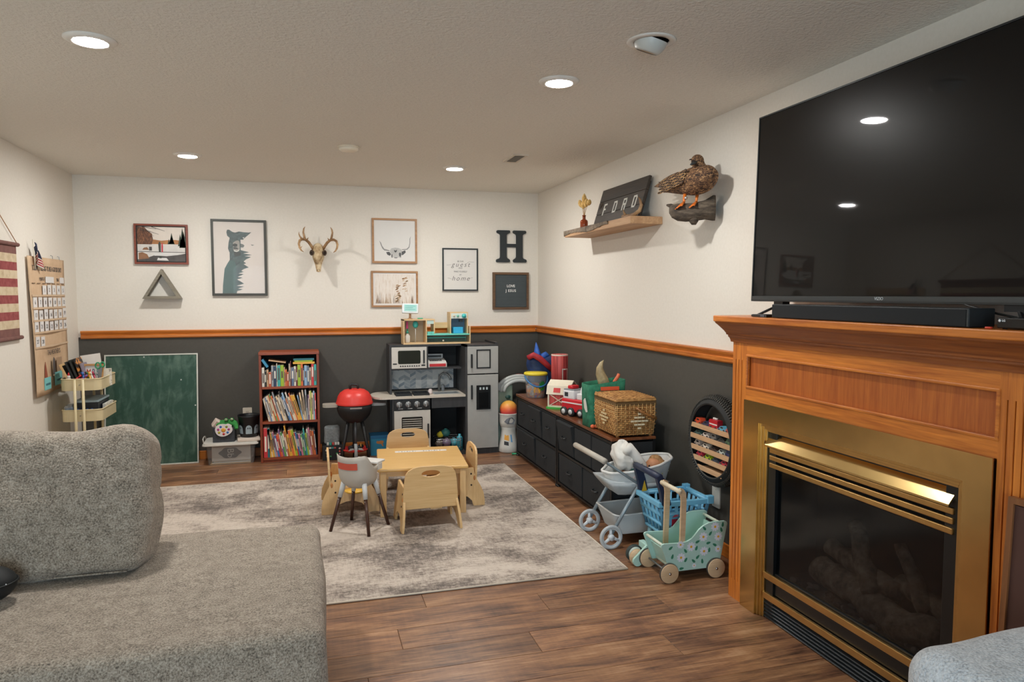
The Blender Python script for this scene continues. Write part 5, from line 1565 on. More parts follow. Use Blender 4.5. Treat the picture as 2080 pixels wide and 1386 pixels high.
top_list = [('#D9D4C8', 28, 225), ('#2A2724', 22, 185), ('#C9A27C', 20, 200), ('#C4552B', 28, 170), ('#9AA0A6', 24, 245), ('#2B3C58', 30, 240), ('#D9D4C8', 9, 272), ('#3FA9A3', 32, 250), ('#9BB832', 38, 250), ('#C9A27C', 12, 220), ('#D86C3A', 18, 195), ('#C4552B', 18, 165), ('#BFAF98', 16, 262), ('#6A2024', 9, 290), ('#5E6F8A', 28, 218), ('#D9D4C8', 22, 232), ('#6A2024', 14, 225), ('#9BB832', 36, 250), ('#D86C3A', 24, 258), ('#2B3C58', 11, 210), ('#8FB0CC', 32, 240), ('#5E6F8A', 22, 232), ('#BFAF98', 22, 212), ('#C6343A', 28, 256), ('#3FA9A3', 29, 250)]
tot = sum(a[1] for a in top_list)
sc_ = (xr_ - xl - 0.002 * len(top_list)) / tot
x_ = xl + 0.001
tops = []
for k, (hx, w, h) in enumerate(top_list):
    zz = SHZ[2] + 0.0205
    book(x_, zz, w * sc_, h * 0.00072, hx, 0, 'top', k)
    tops.append((x_, x_ + w * sc_, zz + h * 0.00072))
    x_ += w * sc_ + 0.002
def top_at(a, b):
    return max([z for (p, q, z) in tops if q > a and p < b])
# books lying across the tops
def lying(x0, x1, zb, th, hx, label, ry=0.0, yf=6.30, dep=0.17):
    mb = MB(TR(((x0 + x1) / 2, yf, zb), ry=ry))
    L = (x1 - x0) / 2
    mb.box(-L, L, 0, dep, 0, th, 0)
    mb.box(-L + 0.001, L + 0.0003, 0.003, dep, 0.002, th - 0.002, 1)
    tag(mb.build('book', [P(hx, 0.45), PG], None), label, 'book', 'books in the cherry bookcase')
zt_ = top_at(-0.115, 0.07) + 0.001
lying(-0.112, 0.066, zt_, 0.017, '#DFA93E', 'yellow book lying lowest across the top shelf, right side')
lying(-0.100, 0.050, zt_ + 0.018, 0.012, '#9BB832', 'lime book lying in the middle of the top-right pile')
lying(-0.108, 0.062, zt_ + 0.031, 0.016, '#2C6E77', 'dark teal book lying uppermost on the top-right pile')
lying(-0.31, -0.17, top_at(-0.31, -0.17) + 0.012, 0.010, '#C9A27C', 'thin tan book lying tilted across the top shelf middle', ry=math.radians(9))
o = MB(TR((-0.318, 6.30, top_at(-0.345, -0.30) + 0.004), ry=math.radians(-33))).box(-0.010, 0.010, 0, 0.16, 0.0, 0.078, 0).build('book', [P('#3E8FB5', 0.45)], None)
tag(o, 'small blue book tipped over at the left of the top shelf', 'book', 'books in the cherry bookcase')
random.seed(31)
pal_ = list(CNM)
def leaning_row(shelf, where, spec):
    x_ = None
    k = 0
    for (hx, w, h, lean) in spec:
        a = math.radians(lean)
        if x_ is None:
            x_ = xl + 0.003 + h * math.sin(a)
        book(x_, SHZ[shelf] + 0.0205, w, h, hx, a, where, k)
        x_ += w / math.cos(a) + 0.0006 + max(0, 0.0)
        k += 1
    return x_
mid = []
cm = ['#D9D4C8', '#BFAF98', '#3E6FA8', '#D9D4C8', '#E3C9A0', '#C4552B', '#5B9A5A', '#D86C3A', '#D9D4C8', '#9AA0A6', '#2B3C58', '#E3C9A0', '#D9D4C8', '#BFAF98', '#2A2724', '#3E6FA8', '#8FB0CC', '#B4653A', '#D9D4C8', '#E3C9A0', '#D86C3A', '#DFA93E', '#DFA93E', '#8FB0CC', '#E3C9A0', '#BFAF98', '#9AA0A6', '#7C5A86', '#E3C9A0', '#9BB832', '#E3C9A0', '#8FB0CC', '#C6343A']
NM = len(cm)
for i, hx in enumerate(cm):
    f = i / (NM - 1)
    lean = 13 + 4 * math.sin(f * 3) if f < 0.72 else max(1.0, 14 * (1 - (f - 0.72) / 0.12))
    lean = lean if f < 0.70 else max(0.6, 13.0 * (0.86 - f) / 0.16) if f < 0.86 else 0.6
    h = random.uniform(0.195, 0.262) if f < 0.86 else random.uniform(0.225, 0.262)
    if f < 0.2:
        h = 0.20 + f * 0.2
    w = random.uniform(0.0065, 0.0125)
    if hx == '#DFA93E':
        w, h = 0.014, 0.225
    mid.append((hx, w, min(h, 0.262), lean))
fac = (xr_ - xl - 0.055 - 0.0006 * NM) / sum(m_[1] / math.cos(math.radians(m_[3])) for m_ in mid)
mid = [(a, b_ * fac, c_, d) for a, b_, c_, d in mid]
leaning_row(1, 'middle', mid)
bot = []
cb = ['#C6343A', '#2C6E77', '#DFA93E', '#E3C9A0', '#DFA93E', '#9AA0A6', '#C87E96', '#3E6FA8', '#C6343A', '#D86C3A', '#7C5A86', '#5B9A5A', '#D9D4C8', '#B4653A', '#DFA93E', '#DFA93E', '#D86C3A', '#DFA93E', '#9BB832', '#C6343A', '#3E6FA8', '#2B3C58', '#C87E96', '#5B9A5A', '#2C6E77', '#3FA9A3', '#9BB832', '#D9D4C8', '#C87E96', '#B4653A', '#D86C3A', '#2B3C58']
for i, hx in enumerate(cb):
    f = i / (len(cb) - 1)
    if i == 0:
        bot.append((hx, 0.030, 0.252, 0.0)); continue
    if i == 1:
        bot.append((hx, 0.020, 0.250, 0.5)); continue
    lean = min(10.5, 3 + i * 1.2) if f < 0.62 else max(4.5, 10.5 - (f - 0.62) * 14)
    h = random.uniform(0.18, 0.245)
    if i == 14:
        h = 0.268
    bot.append((hx, random.uniform(0.0068, 0.0125), h, lean))
fac = (xr_ - xl - 0.006 - 0.0006 * len(cb) - 0.052) / (sum(m_[1] / math.cos(math.radians(m_[3])) for m_ in bot[2:]))
bot = bot[:2] + [(a, b_ * fac, c_, d) for a, b_, c_, d in bot[2:]]
leaning_row(0, 'bottom', bot)

# ------------------------------------------------------------------ beat box toy and cloth bag by the bookcase
t = thing('toy_mixer', 'black toy mixer box with coloured knobs beside the bookcase', 'toy', (0.205, 6.35, 0.0))
MB().box(0.117, 0.285, 6.23, 6.40, 0.0, 0.128).build('case', P('#15181A', 0.5), t, bevel=0.003)
kn = [(0.150, 0.088, '#C9CCC8'), (0.150, 0.060, '#2F3A36'), (0.262, 0.100, '#D8C4C0'), (0.262, 0.075, '#D05048'), (0.262, 0.050, '#C9A0A0'), (0.160, 0.034, '#D8D8D4'), (0.186, 0.034, '#3F7A4C'), (0.238, 0.056, '#3F9A5A')]
for (x_, z_, c) in kn:
    MB().cyl((x_, 6.23, z_), (x_, 6.224, z_), 0.009, 0.008, 14).build('knob', P(c, 0.4), t)
for i, c in enumerate(('#D8D4CE', '#3FA0A0', '#C05048')):
    MB().box(0.172 + i * 0.020, 0.190 + i * 0.020, 6.228, 6.2305, 0.102, 0.114).build('key', P(c, 0.4), t)
t = thing('cloth_bag', 'crumpled grey cloth bag on top of the toy mixer', 'bag', (0.20, 6.34, 0.1285))
def cl_(p, n):
    return p + n * mnoise.noise(Vector((p.x * 22, p.y * 20, p.z * 9))) * 0.010
MB().rbox(0.138, 0.262, 6.27, 6.36, 0.1285, 0.284, 0.02, 8, fn=cl_).build('cloth', mottle('grey_cloth', ['#6E7476', '#8A8F90'], nscale=60, rough=0.95, bump=0.3), t)
for i, c in enumerate(('#D6D6D0', '#3E9E8E', '#C8504A', '#D6D6D0', '#D6D6D0')):
    MB().box(0.155 + i * 0.022, 0.172 + i * 0.022, 6.252, 6.266, 0.1285, 0.150).build('peg', P(c, 0.4), t)

# ------------------------------------------------------------------ toy grill
gx, gy = 0.388, 6.17
t = thing('toy_grill', 'red-lidded toy kettle grill on black legs', 'toy grill', (gx, gy, 0.0))
GM = TR((gx, gy, 0))
RED_ = P('#D93A33', 0.38)
GBK = P('#16181A', 0.5)
MB(GM).lathe([(0.153, 0.492), (0.157, 0.500), (0.153, 0.512), (0.148, 0.530), (0.140, 0.560), (0.120, 0.592), (0.088, 0.614), (0.045, 0.624), (0.001, 0.626)], 44, cap=False).build('lid', RED_, t)
MB(GM).tube([(-0.034, -0.02, 0.618), (-0.036, -0.02, 0.655), (-0.028, -0.02, 0.664), (0.022, -0.02, 0.658), (0.030, -0.02, 0.648), (0.028, -0.02, 0.612)], 0.0105, 8).build('lid_handle', GBK, t)
MB(GM).lathe([(0.060, 0.335), (0.095, 0.352), (0.128, 0.395), (0.146, 0.445), (0.150, 0.492)], 40).build('bowl', GBK, t)
MB(GM).box(-0.046, 0.050, -0.160, -0.146, 0.470, 0.482).build('front_handle', P('#8D8580', 0.4), t)
MB(GM).prism(rrect(-0.265, -0.13, -0.060, 0.060, 0.04, 5), 2, 0.476, 0.500).build('side_shelf', P('#A29C90', 0.5), t, bevel=0.003)
MB(GM).prism(rrect(0.13, 0.265, -0.060, 0.060, 0.04, 5), 2, 0.476, 0.492).build('side_shelf', P('#74787A', 0.5), t, bevel=0.003)
for (ax_, ay_, bx_, by_) in ((-0.055, -0.03, -0.105, -0.04), (0.055, -0.03, 0.105, -0.04), (0.0, 0.06, 0.0, 0.13)):
    MB(GM).tube([(ax_, ay_, 0.36), (bx_, by_, 0.10), (bx_ * 1.04, by_ * 1.04, 0.0)], [0.016, 0.013, 0.012], 10).build('leg', GBK, t)
MB(GM).lathe([(0.001, 0.085), (0.090, 0.085), (0.112, 0.098), (0.116, 0.108), (0.110, 0.110), (0.088, 0.095), (0.001, 0.095)], 36, cap=False).build('ash_tray', P('#C02A2A', 0.4), t)
MB(GM).tube([(0.0, -0.075, 0.36), (0.0, -0.10, 0.16)], 0.009, 10).build('front_post', P('#43464A', 0.4), t)
MB(GM).tube([(0.0, -0.098, 0.165), (0.0, -0.122, 0.0)], [0.014, 0.016], 12).build('grey_foot', P('#85888A', 0.4), t)
for s in (-1, 1):
    MB(GM).prism([(s * 0.018, 0.118), (s * 0.020, 0.128), (s * 0.048, 0.128), (s * 0.065, 0.108), (s * 0.045, 0.112)], 1, -0.122, -0.112).build('bracket', P('#9A9C9A', 0.4), t)
for i, (dx, dy, c, r_) in enumerate(((-0.04, -0.03, '#1B1D20', 0.022), (0.02, -0.04, '#2A2F30', 0.02), (0.05, 0.01, '#1A1A1C', 0.024), (-0.01, 0.02, '#232528', 0.026))):
    tag(MB(GM).ell((dx, dy, 0.118), r_, r_ * 0.8, 0.020, 12, 8).build('toy_coal', P(c, 0.8)), ['leftmost', 'front', 'rightmost', 'rearmost'][i] + ' black toy coal lump in the red grill tray', 'toy', 'coal lumps in the grill tray')
tag(MB(GM).cbox((0.045, -0.045, 0.140), (0.006, 0.020, 0.022), M=Matrix.Identity(4)).build('toy_food', P('#D9A94E', 0.5)), 'tiny yellow toy piece on the grill coals', 'toy')

t = thing('giraffe_box', 'bright blue toy box with an orange giraffe beside the grill', 'box', (0.64, 6.40, 0.0))
MB().box(0.532, 0.694, 6.30, 6.46, 0.0, 0.172).build('carton', P('#2E8FB8', 0.5), t, bevel=0.003)
MB().box(0.529, 0.697, 6.297, 6.463, 0.150, 0.180).build('lid', P('#1F6FA0', 0.5), t, bevel=0.003)
gf = [(0.60, 0.115), (0.605, 0.132), (0.622, 0.128), (0.640, 0.134), (0.664, 0.130), (0.664, 0.112), (0.655, 0.106), (0.664, 0.085), (0.654, 0.082), (0.642, 0.104), (0.612, 0.106)]
MB().prism([(a - 0.02, b_) for a, b_ in gf], 1, 6.2985, 6.2998).build('printed_giraffe', P('#C98448', 0.5, vary=0.2), t)

# ------------------------------------------------------------------ play kitchen
KD = wood('dark_laminate', '#2A2B2D', '#3D3D3E', 'Z', 1.5, 0.5)
KG = P('#A6A6A2', 0.45)
KW = P('#C6C2BA', 0.4)
t = thing('play_kitchen', 'grey and black wooden play kitchen with fridge, sink and oven', 'play kitchen', (1.18, 6.34, 0.0))
kf, ku, kb = 6.130, 6.300, 6.548
KT = 0.982
MB().box(0.705, 0.722, ku, kb, 0.0, KT).build('left_panel', KD, t)
MB().box(1.352, 1.372, kf, kb, 0.0, KT).build('divider_panel', KD, t)
MB().box(1.636, 1.656, kf + 0.002, kb, 0.0, KT).build('right_panel', KD, t)
MB().box(0.722, 1.372, ku, kb, KT - 0.018, KT).build('top_board', KD, t)
MB().box(1.352, 1.656, kf, kb, KT - 0.018, KT).build('fridge_top', KD, t)
MB().box(1.63, 1.656, kf + 0.02, kb - 0.02, KT, KT + 0.018).build('top_lip', KD, t)
MB().box(0.722, 1.636, kb - 0.008, kb, 0.03, KT - 0.018).build('back_board', P('#17191B', 0.7), t)
MB().box(0.722, 1.352, ku, kb - 0.008, 0.755, 0.770).build('upper_shelf', KD, t)
MB().box(1.034, 1.048, ku, kb - 0.008, 0.770, KT - 0.018).build('upper_divider', KD, t)
# backsplash with a herringbone print
HB, nt, b = new_mat('herringbone_print')
mp = coords(nt, (1, 1, 1), (0, 0, 0))
mp.inputs['Rotation'].default_value = (math.radians(90), math.radians(0), 0)
sp = nt.nodes.new('ShaderNodeSeparateXYZ'); link(nt, mp, 'Vector', sp, 0)
tcx = nt.nodes.new('ShaderNodeTexCoord'); sp = nt.nodes.new('ShaderNodeSeparateXYZ'); link(nt, tcx, 'Object', sp, 0)
def mth(op, a, bb):
    n_ = nt.nodes.new('ShaderNodeMath'); n_.operation = op
    for i_, v_ in enumerate((a, bb)):
        if isinstance(v_, (int, float)):
            n_.inputs[i_].default_value = v_
        elif v_ is not None:
            nt.links.new(v_, n_.inputs[i_])
    return n_.outputs[0]
zig = mth('MULTIPLY', mth('PINGPONG', mth('MULTIPLY', sp.outputs[0], 19.0), 1.0), 0.95)
row_ = mth('ADD', mth('MULTIPLY', sp.outputs[2], 32.0), zig)
cell = mth('FLOOR', row_, None)
colx = mth('FLOOR', mth('MULTIPLY', sp.outputs[0], 19.0), None)
cmb = nt.nodes.new('ShaderNodeCombineXYZ'); nt.links.new(cell, cmb.inputs[0]); nt.links.new(colx, cmb.inputs[1])
wn = nt.nodes.new('ShaderNodeTexWhiteNoise'); link(nt, cmb, 0, wn, 'Vector')
fr_ = mth('LESS_THAN', mth('FRACT', row_, None), 0.12)
rr = nt.nodes.new('ShaderNodeValToRGB')
rr.color_ramp.elements[0].color = lin('#8E9AA4'); rr.color_ramp.elements[1].color = lin('#D2D4D2')
rr.color_ramp.elements[0].position = 0.1; rr.color_ramp.elements[1].position = 0.75
link(nt, wn, 'Value', rr, 'Fac')
mxc = nt.nodes.new('ShaderNodeMix'); mxc.data_type = 'RGBA'
nt.links.new(fr_, mxc.inputs[0]); nt.links.new(rr.outputs[0], mxc.inputs[6]); mxc.inputs[7].default_value = lin('#C9CCCB')
nt.links.new(mxc.outputs[2], b.inputs['Base Color'])
b.inputs['Roughness'].default_value = 0.45
MB().box(0.724, 1.325, kb - 0.016, kb - 0.009, 0.555, 0.752).build('backsplash', HB, t)
# microwave
mw = MB().box(0.722, 1.034, ku - 0.014, ku, 0.770, 0.960).build('microwave_door', KW, t, bevel=0.002)
MB().prism(rrect(0.778, 0.978, 0.812, 0.930, 0.012, 4), 1, ku - 0.016, ku - 0.0135).build('microwave_window', P('#23261F', 0.15), mw)
MB().box(1.002, 1.014, ku - 0.030, ku - 0.014, 0.815, 0.932).build('microwave_handle', BLACK, mw, bevel=0.002)
for i in range(9):
    MB().cyl((0.800 + i * 0.0205, ku - 0.014, 0.792), (0.800 + i * 0.0205, ku - 0.0165, 0.792), 0.0062, n=12).build('microwave_button', BLACK, mw)
for (a, b_, z0, z1) in ((0.732, 0.768, 0.807, 0.818), (0.985, 1.020, 0.790, 0.802)):
    MB().prism(rrect(a, b_, z0, z1, 0.004, 3), 1, ku - 0.0155, ku - 0.0135).build('display_badge', BLACK, mw)
# counter top with rounded left wing
ct = [(1.352, 6.540), (0.735, 6.540)] + [(0.640 + 0.105 * math.cos(a), 6.315 + 0.195 * math.sin(a)) for a in [PI * 0.5 + PI * i / 16 for i in range(17)]] + [(0.735, kf - 0.012), (1.352, kf - 0.012)]
sx0, sx1, sy0, sy1 = 1.085, 1.325, 6.20, 6.36
MB().prism([p for p in ct if True], 2, 0.523, 0.540).build('counter_top', P('#C9C0B2', 0.35), t, bevel=0.003)
sk = MB().frame(sx0, sx1, sy0, sy1, 0.012, 0.5395, 0.5425, axis=2).build('sink_rim', P('#B5B7B6', 0.3, 0.3), t)
MB().box(sx0 + 0.012, sx1 - 0.012, sy0 + 0.012, sy1 - 0.012, 0.5396, 0.5402).build('sink_basin', P('#8F9496', 0.3, 0.4), sk)
fc = MB().tube([(1.165, 6.40, 0.540), (1.165, 6.40, 0.64), (1.172, 6.395, 0.685), (1.200, 6.385, 0.708), (1.235, 6.37, 0.700), (1.258, 6.36, 0.672), (1.262, 6.355, 0.648)], [0.013, 0.011, 0.010, 0.010, 0.010, 0.010, 0.011], 12).build('faucet', P('#6F7578', 0.3, 0.5), t)
MB().rbox(1.185, 1.215, 6.39, 6.41, 0.540, 0.600, 0.006, 2).build('faucet_lever', P('#7C8184', 0.3, 0.5), fc)
# burners
for i in range(2):
    bx_ = 0.815 + i * 0.155
    g = MB().box(bx_ - 0.070, bx_ + 0.070, 6.17, 6.34, 0.540, 0.544).build('burner_plate', BLACK, t)
    MB().frame(bx_ - 0.068, bx_ + 0.068, 6.175, 6.335, 0.008, 0.544, 0.560, axis=2).build('burner_grate', BLACK, g)
    for k_ in range(3):
        MB().box(bx_ - 0.062, bx_ + 0.062, 6.205 + k_ * 0.045, 6.213 + k_ * 0.045, 0.552, 0.560).build('grate_bar', BLACK, g)
    for k_ in range(2):
        MB().box(bx_ - 0.030 + k_ * 0.055, bx_ - 0.023 + k_ * 0.055, 6.183, 6.327, 0.552, 0.560).build('grate_bar', BLACK, g)
# oven
MB().box(0.705, 1.048, kf + 0.006, kf + 0.02, 0.03, 0.523).build('oven_surround', KD, t)
kp = MB().box(0.720, 1.036, kf - 0.006, kf + 0.006, 0.425, 0.508).build('control_panel', P('#1B1D1F', 0.35), t, bevel=0.002)
for i in range(4):
    kx = 0.763 + i * 0.078
    k_ = MB().cyl((kx, kf - 0.006, 0.474), (kx, kf - 0.022, 0.474), 0.027, 0.024, 24).build('stove_knob', P('#8E9294', 0.3, 0.5), kp)
    MB().box(kx - 0.003, kx + 0.003, kf - 0.028, kf - 0.022, 0.452, 0.496).build('knob_grip', P('#B9BCBD', 0.3, 0.4), k_)
for i in range(3):
    MB().box(0.755 + i * 0.083, 0.795 + i * 0.083, kf - 0.0068, kf - 0.006, 0.434, 0.440).build('panel_mark', P('#A9ACAC', 0.4), kp)
od = MB().box(0.720, 1.036, kf - 0.008, kf + 0.006, 0.040, 0.418).build('oven_door', KW, t, bevel=0.003)
ow = MB().prism(rrect(0.784, 0.966, 0.180, 0.362, 0.01, 4), 1, kf - 0.0095, kf - 0.0075).build('oven_window', P('#17191A', 0.2), od)
for i in range(9):
    MB().box(0.791, 0.959, kf - 0.0115, kf - 0.0095, 0.189 + i * 0.0187, 0.196 + i * 0.0187).build('oven_rack_bar', P('#B9B5AC', 0.4), ow)
MB().box(1.008, 1.020, kf - 0.026, kf - 0.008, 0.170, 0.298).build('oven_handle', BLACK, od, bevel=0.002)
# sink front
MB().box(1.048, 1.352, kf, kf + 0.012, 0.430, 0.523).build('sink_apron', KD, t)
MB().box(1.034, 1.048, kf + 0.006, kb - 0.008, 0.03, 0.523).build('cabinet_divider', KD, t)
MB().box(0.705, 1.656, kf + 0.01, kb, 0.0, 0.030).build('base_board', KD, t)
MB().box(1.352, 1.656, kf - 0.001, kf + 0.02, 0.0, 0.046).build('fridge_plinth', KD, t)
# fridge doors
f1 = MB().box(1.370, 1.650, kf - 0.016, kf, 0.724, 0.966).build('freezer_door', KG, t, bevel=0.002)
MB().frame(1.450, 1.580, 0.770, 0.940, 0.011, kf - 0.020, kf - 0.0155).build('message_frame', BLACK, f1)
MB().box(1.398, 1.412, kf - 0.034, kf - 0.016, 0.778, 0.900).build('freezer_handle', BLACK, f1, bevel=0.002)
f2 = MB().box(1.370, 1.650, kf - 0.016, kf, 0.052, 0.714).build('fridge_door', KG, t, bevel=0.002)
dp = MB().box(1.448, 1.578, kf - 0.024, kf - 0.016, 0.402, 0.620).build('ice_dispenser', P('#141617', 0.3), f2, bevel=0.002)
MB().box(1.468, 1.558, kf - 0.0245, kf - 0.0235, 0.415, 0.555).build('dispenser_recess', P('#07090A', 0.25), f2)
for i in range(3):
    MB().box(1.475 + i * 0.030, 1.491 + i * 0.030, kf - 0.0252, kf - 0.0238, 0.580, 0.602).build('dispenser_icon', P('#B8C4C6', 0.4), f2)
MB().box(1.398, 1.412, kf - 0.034, kf - 0.016, 0.498, 0.624).build('fridge_handle', BLACK, f2, bevel=0.002)

# things on and in the kitchen
tag(MB(TR((1.058, 6.255, 0.5405))).lathe([(0.001, 0), (0.019, 0.001), (0.021, 0.010), (0.017, 0.035), (0.012, 0.043), (0.001, 0.045)], 18, cap=False).build('toy_shaker', P('#D8C9C6', 0.5)), 'small pale pink toy shaker beside the play sink', 'toy')
t = thing('toy_register', 'small white and red toy cash register in the kitchen cubby', 'toy register', (1.12, 6.4, 0.7705))
MB().box(1.052, 1.222, 6.315, 6.45, 0.7705, 0.812).build('cash_drawer', P('#D2CDC5', 0.4), t, bevel=0.002)
MB().box(1.064, 1.212, 6.311, 6.316, 0.778, 0.803).build('drawer_front', P('#C22F34', 0.4), t)
MB().prism([(6.318, 0.812), (6.45, 0.812), (6.45, 0.842), (6.34, 0.822)], 0, 1.055, 1.219).build('key_deck', P('#D8D3CC', 0.4), t)
for i in range(7):
    for j in range(2):
        MB().cbox((1.078 + i * 0.016, 6.352 + j * 0.022, 0.829 + j * 0.004), (0.010, 0.012, 0.006)).build('key', P('#2C2E30', 0.4), t)
MB().box(1.052, 1.205, 6.42, 6.45, 0.842, 0.884).build('display', P('#A9B0B4', 0.4), t, bevel=0.003)
MB().box(1.066, 1.190, 6.418, 6.421, 0.853, 0.872).build('display_window', P('#3A4448', 0.2), t)
t = thing('wire_basket', 'chrome wire basket of toy food inside the kitchen sink cupboard', 'basket', (1.2, 6.25, 0.031))
for z in (0.065, 0.125, 0.145):
    MB().tube([(x, y, z) for x, y in rrect(1.085, 1.325, 6.15, 6.33, 0.02, 4)], 0.0025, 6, closed=True).build('wire_ring', CHROME, t)
for i in range(7):
    x_ = 1.10 + i * 0.035
    MB().tube([(x_, 6.15, 0.145), (x_, 6.15, 0.0335), (x_, 6.33, 0.0335), (x_, 6.33, 0.145)], 0.0018, 6).build('wire', CHROME, t)
for i, (x_, y_, z_, r_, hx, lab) in enumerate(((1.13, 6.22, 0.09, 0.042, '#5A5048', 'brown toy bun leftmost in the wire basket'), (1.195, 6.21, 0.10, 0.045, '#7A6A86', 'mauve toy vegetable in the middle of the wire basket'), (1.265, 6.23, 0.095, 0.045, '#4FA6B8', 'aqua toy ball rightmost in the wire basket'), (1.20, 6.28, 0.175, 0.045, '#3B7B78', 'teal toy pot lid atop the wire basket pile'), (1.15, 6.28, 0.160, 0.034, '#D8C83A', 'yellow toy fruit atop the wire basket pile'))):
    tag(MB(TR((x_, y_, z_))).lathe([(0.001, -r_ * 0.8), (r_ * 0.7, -r_ * 0.6), (r_, 0), (r_ * 0.75, r_ * 0.55), (r_ * 0.3, r_ * 0.75), (r_ * 0.28, r_ * 0.9), (0.001, r_ * 0.92)], 18, cap=False).build('toy_food', P(hx, 0.4)), lab, 'toy food')
tag(MB(TR((1.31, 6.19, 0.031))).lathe([(0.022, 0), (0.028, 0.004), (0.028, 0.11), (0.02, 0.125), (0.012, 0.13), (0.012, 0.145), (0.001, 0.146)], 20).build('toy_bottle', P('#3F8FA0', 0.25)), 'blue toy bottle at the right of the sink cupboard', 'toy bottle')

# ------------------------------------------------------------------ wooden market stall on the kitchen
SZ = KT
PLY = wood('pale_ply', '#CBA878', '#DDC196', 'X', 2.0, 0.5)
AQ = P('#6FCFBE', 0.45)
t = thing('toy_stall', 'pale wooden toy market stall with aqua trim on top of the kitchen', 'toy stall', (1.13, 6.39, SZ))
x0, x1, yf, yk = 0.830, 1.440, 6.300, 6.46
b0 = SZ + 0.0005
MB().box(x0, x1, yf, yk, b0, b0 + 0.014).build('base_board', PLY, t)
MB().box(x0, x0 + 0.010, yf, yk, b0 + 0.014, 1.205).build('side_board', PLY, t)
MB().box(x1 - 0.010, x1, yf, yk, b0 + 0.014, 1.140).build('side_board', PLY, t)
MB().box(1.030, 1.040, yf, yk, b0 + 0.014, 1.196).build('inner_board', PLY, t)
MB().box(x0, 1.112, yf, yk, 1.196, 1.208).build('shop_roof', PLY, t)
MB().box(1.102, 1.112, yf, yk, 1.075, 1.196).build('inner_board', PLY, t)
MB().box(x0 + 0.01, 1.03, yk - 0.006, yk, b0 + 0.014, 1.196).build('back_board', P('#C2B49A', 0.6), t)
MB().box(1.04, 1.102, yf + 0.004, yf + 0.010, 1.165, 1.196).build('aqua_awning', P('#B8D2CC', 0.5), t)
MB().box(1.04, x1 - 0.012, yf - 0.012, yk - 0.02, 1.062, 1.074).build('counter', AQ, t, bevel=0.002)
for i in range(5):
    MB().box(1.044 + i * 0.012, 1.054 + i * 0.012, yf - 0.012, yf + 0.03, 1.074, 1.095).build('aqua_slat', AQ, t)
MB().box(1.10, 1.26, yk - 0.008, yk, 1.120, 1.172).build('back_rail', PLY, t)
MB().box(1.040, x1 - 0.01, yf + 0.10, yf + 0.105, b0 + 0.014, 1.06).build('inner_panel', glassy('smoke_clear', '#7C9A90', 0.5, 0.2), t)
MB().box(1.045, x1 - 0.04, yf + 0.02, yf + 0.06, 1.035, 1.043).build('teal_bar', P('#3F9A92', 0.4), t)
MB().cyl((1.19, yf + 0.018, 1.012), (1.19, yf + 0.006, 1.012), 0.008, n=14).build('knob', P('#C9C0AE', 0.4), t)
# coffee machine tower
MB().box(1.255, 1.264, yf + 0.02, yk, 1.074, 1.258).build('tower_side', PLY, t)
MB().box(1.412, 1.421, yf + 0.02, yk, 1.074, 1.258).build('tower_side', PLY, t)
MB().box(1.255, 1.421, yf + 0.02, yk, 1.258, 1.268).build('tower_top', PLY, t)
MB().box(1.264, 1.412, yf + 0.02, yf + 0.03, 1.210, 1.258).build('dial_panel', P('#C9D4CE', 0.5), t)
for (x_, r_, hx) in ((1.290, 0.007, '#C9B48C'), (1.325, 0.010, '#79C6AC'), (1.382, 0.020, '#45B7B4')):
    MB().cyl((x_, yf + 0.02, 1.234), (x_, yf + 0.006, 1.234), r_, n=18).build('dial', P(hx, 0.4), t)
MB().box(1.264, 1.412, yk - 0.03, yk - 0.02, 1.074, 1.210).build('tower_back', P('#5C7A94', 0.5), t)
MB().box(1.345, 1.375, yf + 0.03, yf + 0.07, 1.180, 1.205).build('spout', P('#1F2428', 0.4), t)
tag(MB().box(1.285, 1.375, yf + 0.02, yf + 0.10, 1.0745, 1.132).build('blue_toy_tub', P('#35A7D4', 0.35), None, bevel=0.004), 'bright blue square tub in the stall coffee tower', 'toy tub')
# bottles in the stall window
for (x_, hx, lab) in ((0.872, '#2E8F78', 'green-capped white pump bottle in the toy stall'), (0.945, '#3AA79E', 'teal bulb whisk hanging in the toy stall')):
    tt = thing('toy_bottle' if x_ < 0.9 else 'toy_whisk', lab, 'toy', (x_, yf + 0.06, b0 + 0.014))
    if x_ < 0.9:
        MB(TR((x_, yf + 0.05, b0 + 0.0145))).lathe([(0.020, 0), (0.023, 0.004), (0.023, 0.06), (0.010, 0.075), (0.010, 0.085)], 18).build('bottle', P('#D5CFC4', 0.4), tt)
        MB(TR((x_, yf + 0.05, b0 + 0.0145))).lathe([(0.014, 0.085), (0.012, 0.098), (0.006, 0.10), (0.006, 0.125)], 14).build('pump', P(hx, 0.4), tt)
        MB().box(x_ - 0.012, x_ + 0.004, yf + 0.03, yf + 0.05, b0 + 0.140, b0 + 0.205).build('label_card', P('#A8285A', 0.5), tt)
    else:
        MB().ell((x_, yf + 0.05, 1.158), 0.026, 0.022, 0.032, 16, 12).build('bulb', P(hx, 0.35), tt)
        MB().tube([(x_, yf + 0.05, 1.13), (x_, yf + 0.05, b0 + 0.016)], 0.003, 8).build('rod', P('#C9C8C2', 0.4), tt)
tag(MB().box(0.848, 1.02, yf + 0.02, yf + 0.14, b0 + 0.0145, b0 + 0.070).build('cream_tray', P('#CFC2AC', 0.5), None, bevel=0.004), 'cream tray at the bottom of the stall window', 'tray') if False else None
t = thing('card_terminal', 'white toy price screen on the stall roof', 'toy screen', (0.90, 6.37, 1.2085))
MB().cyl((0.90, 6.37, 1.2085), (0.90, 6.37, 1.215), 0.022, n=18).build('foot', P('#B08A68', 0.5), t)
MB().cyl((0.90, 6.37, 1.215), (0.90, 6.37, 1.260), 0.010, n=14).build('stem', P('#B08A68', 0.5), t)
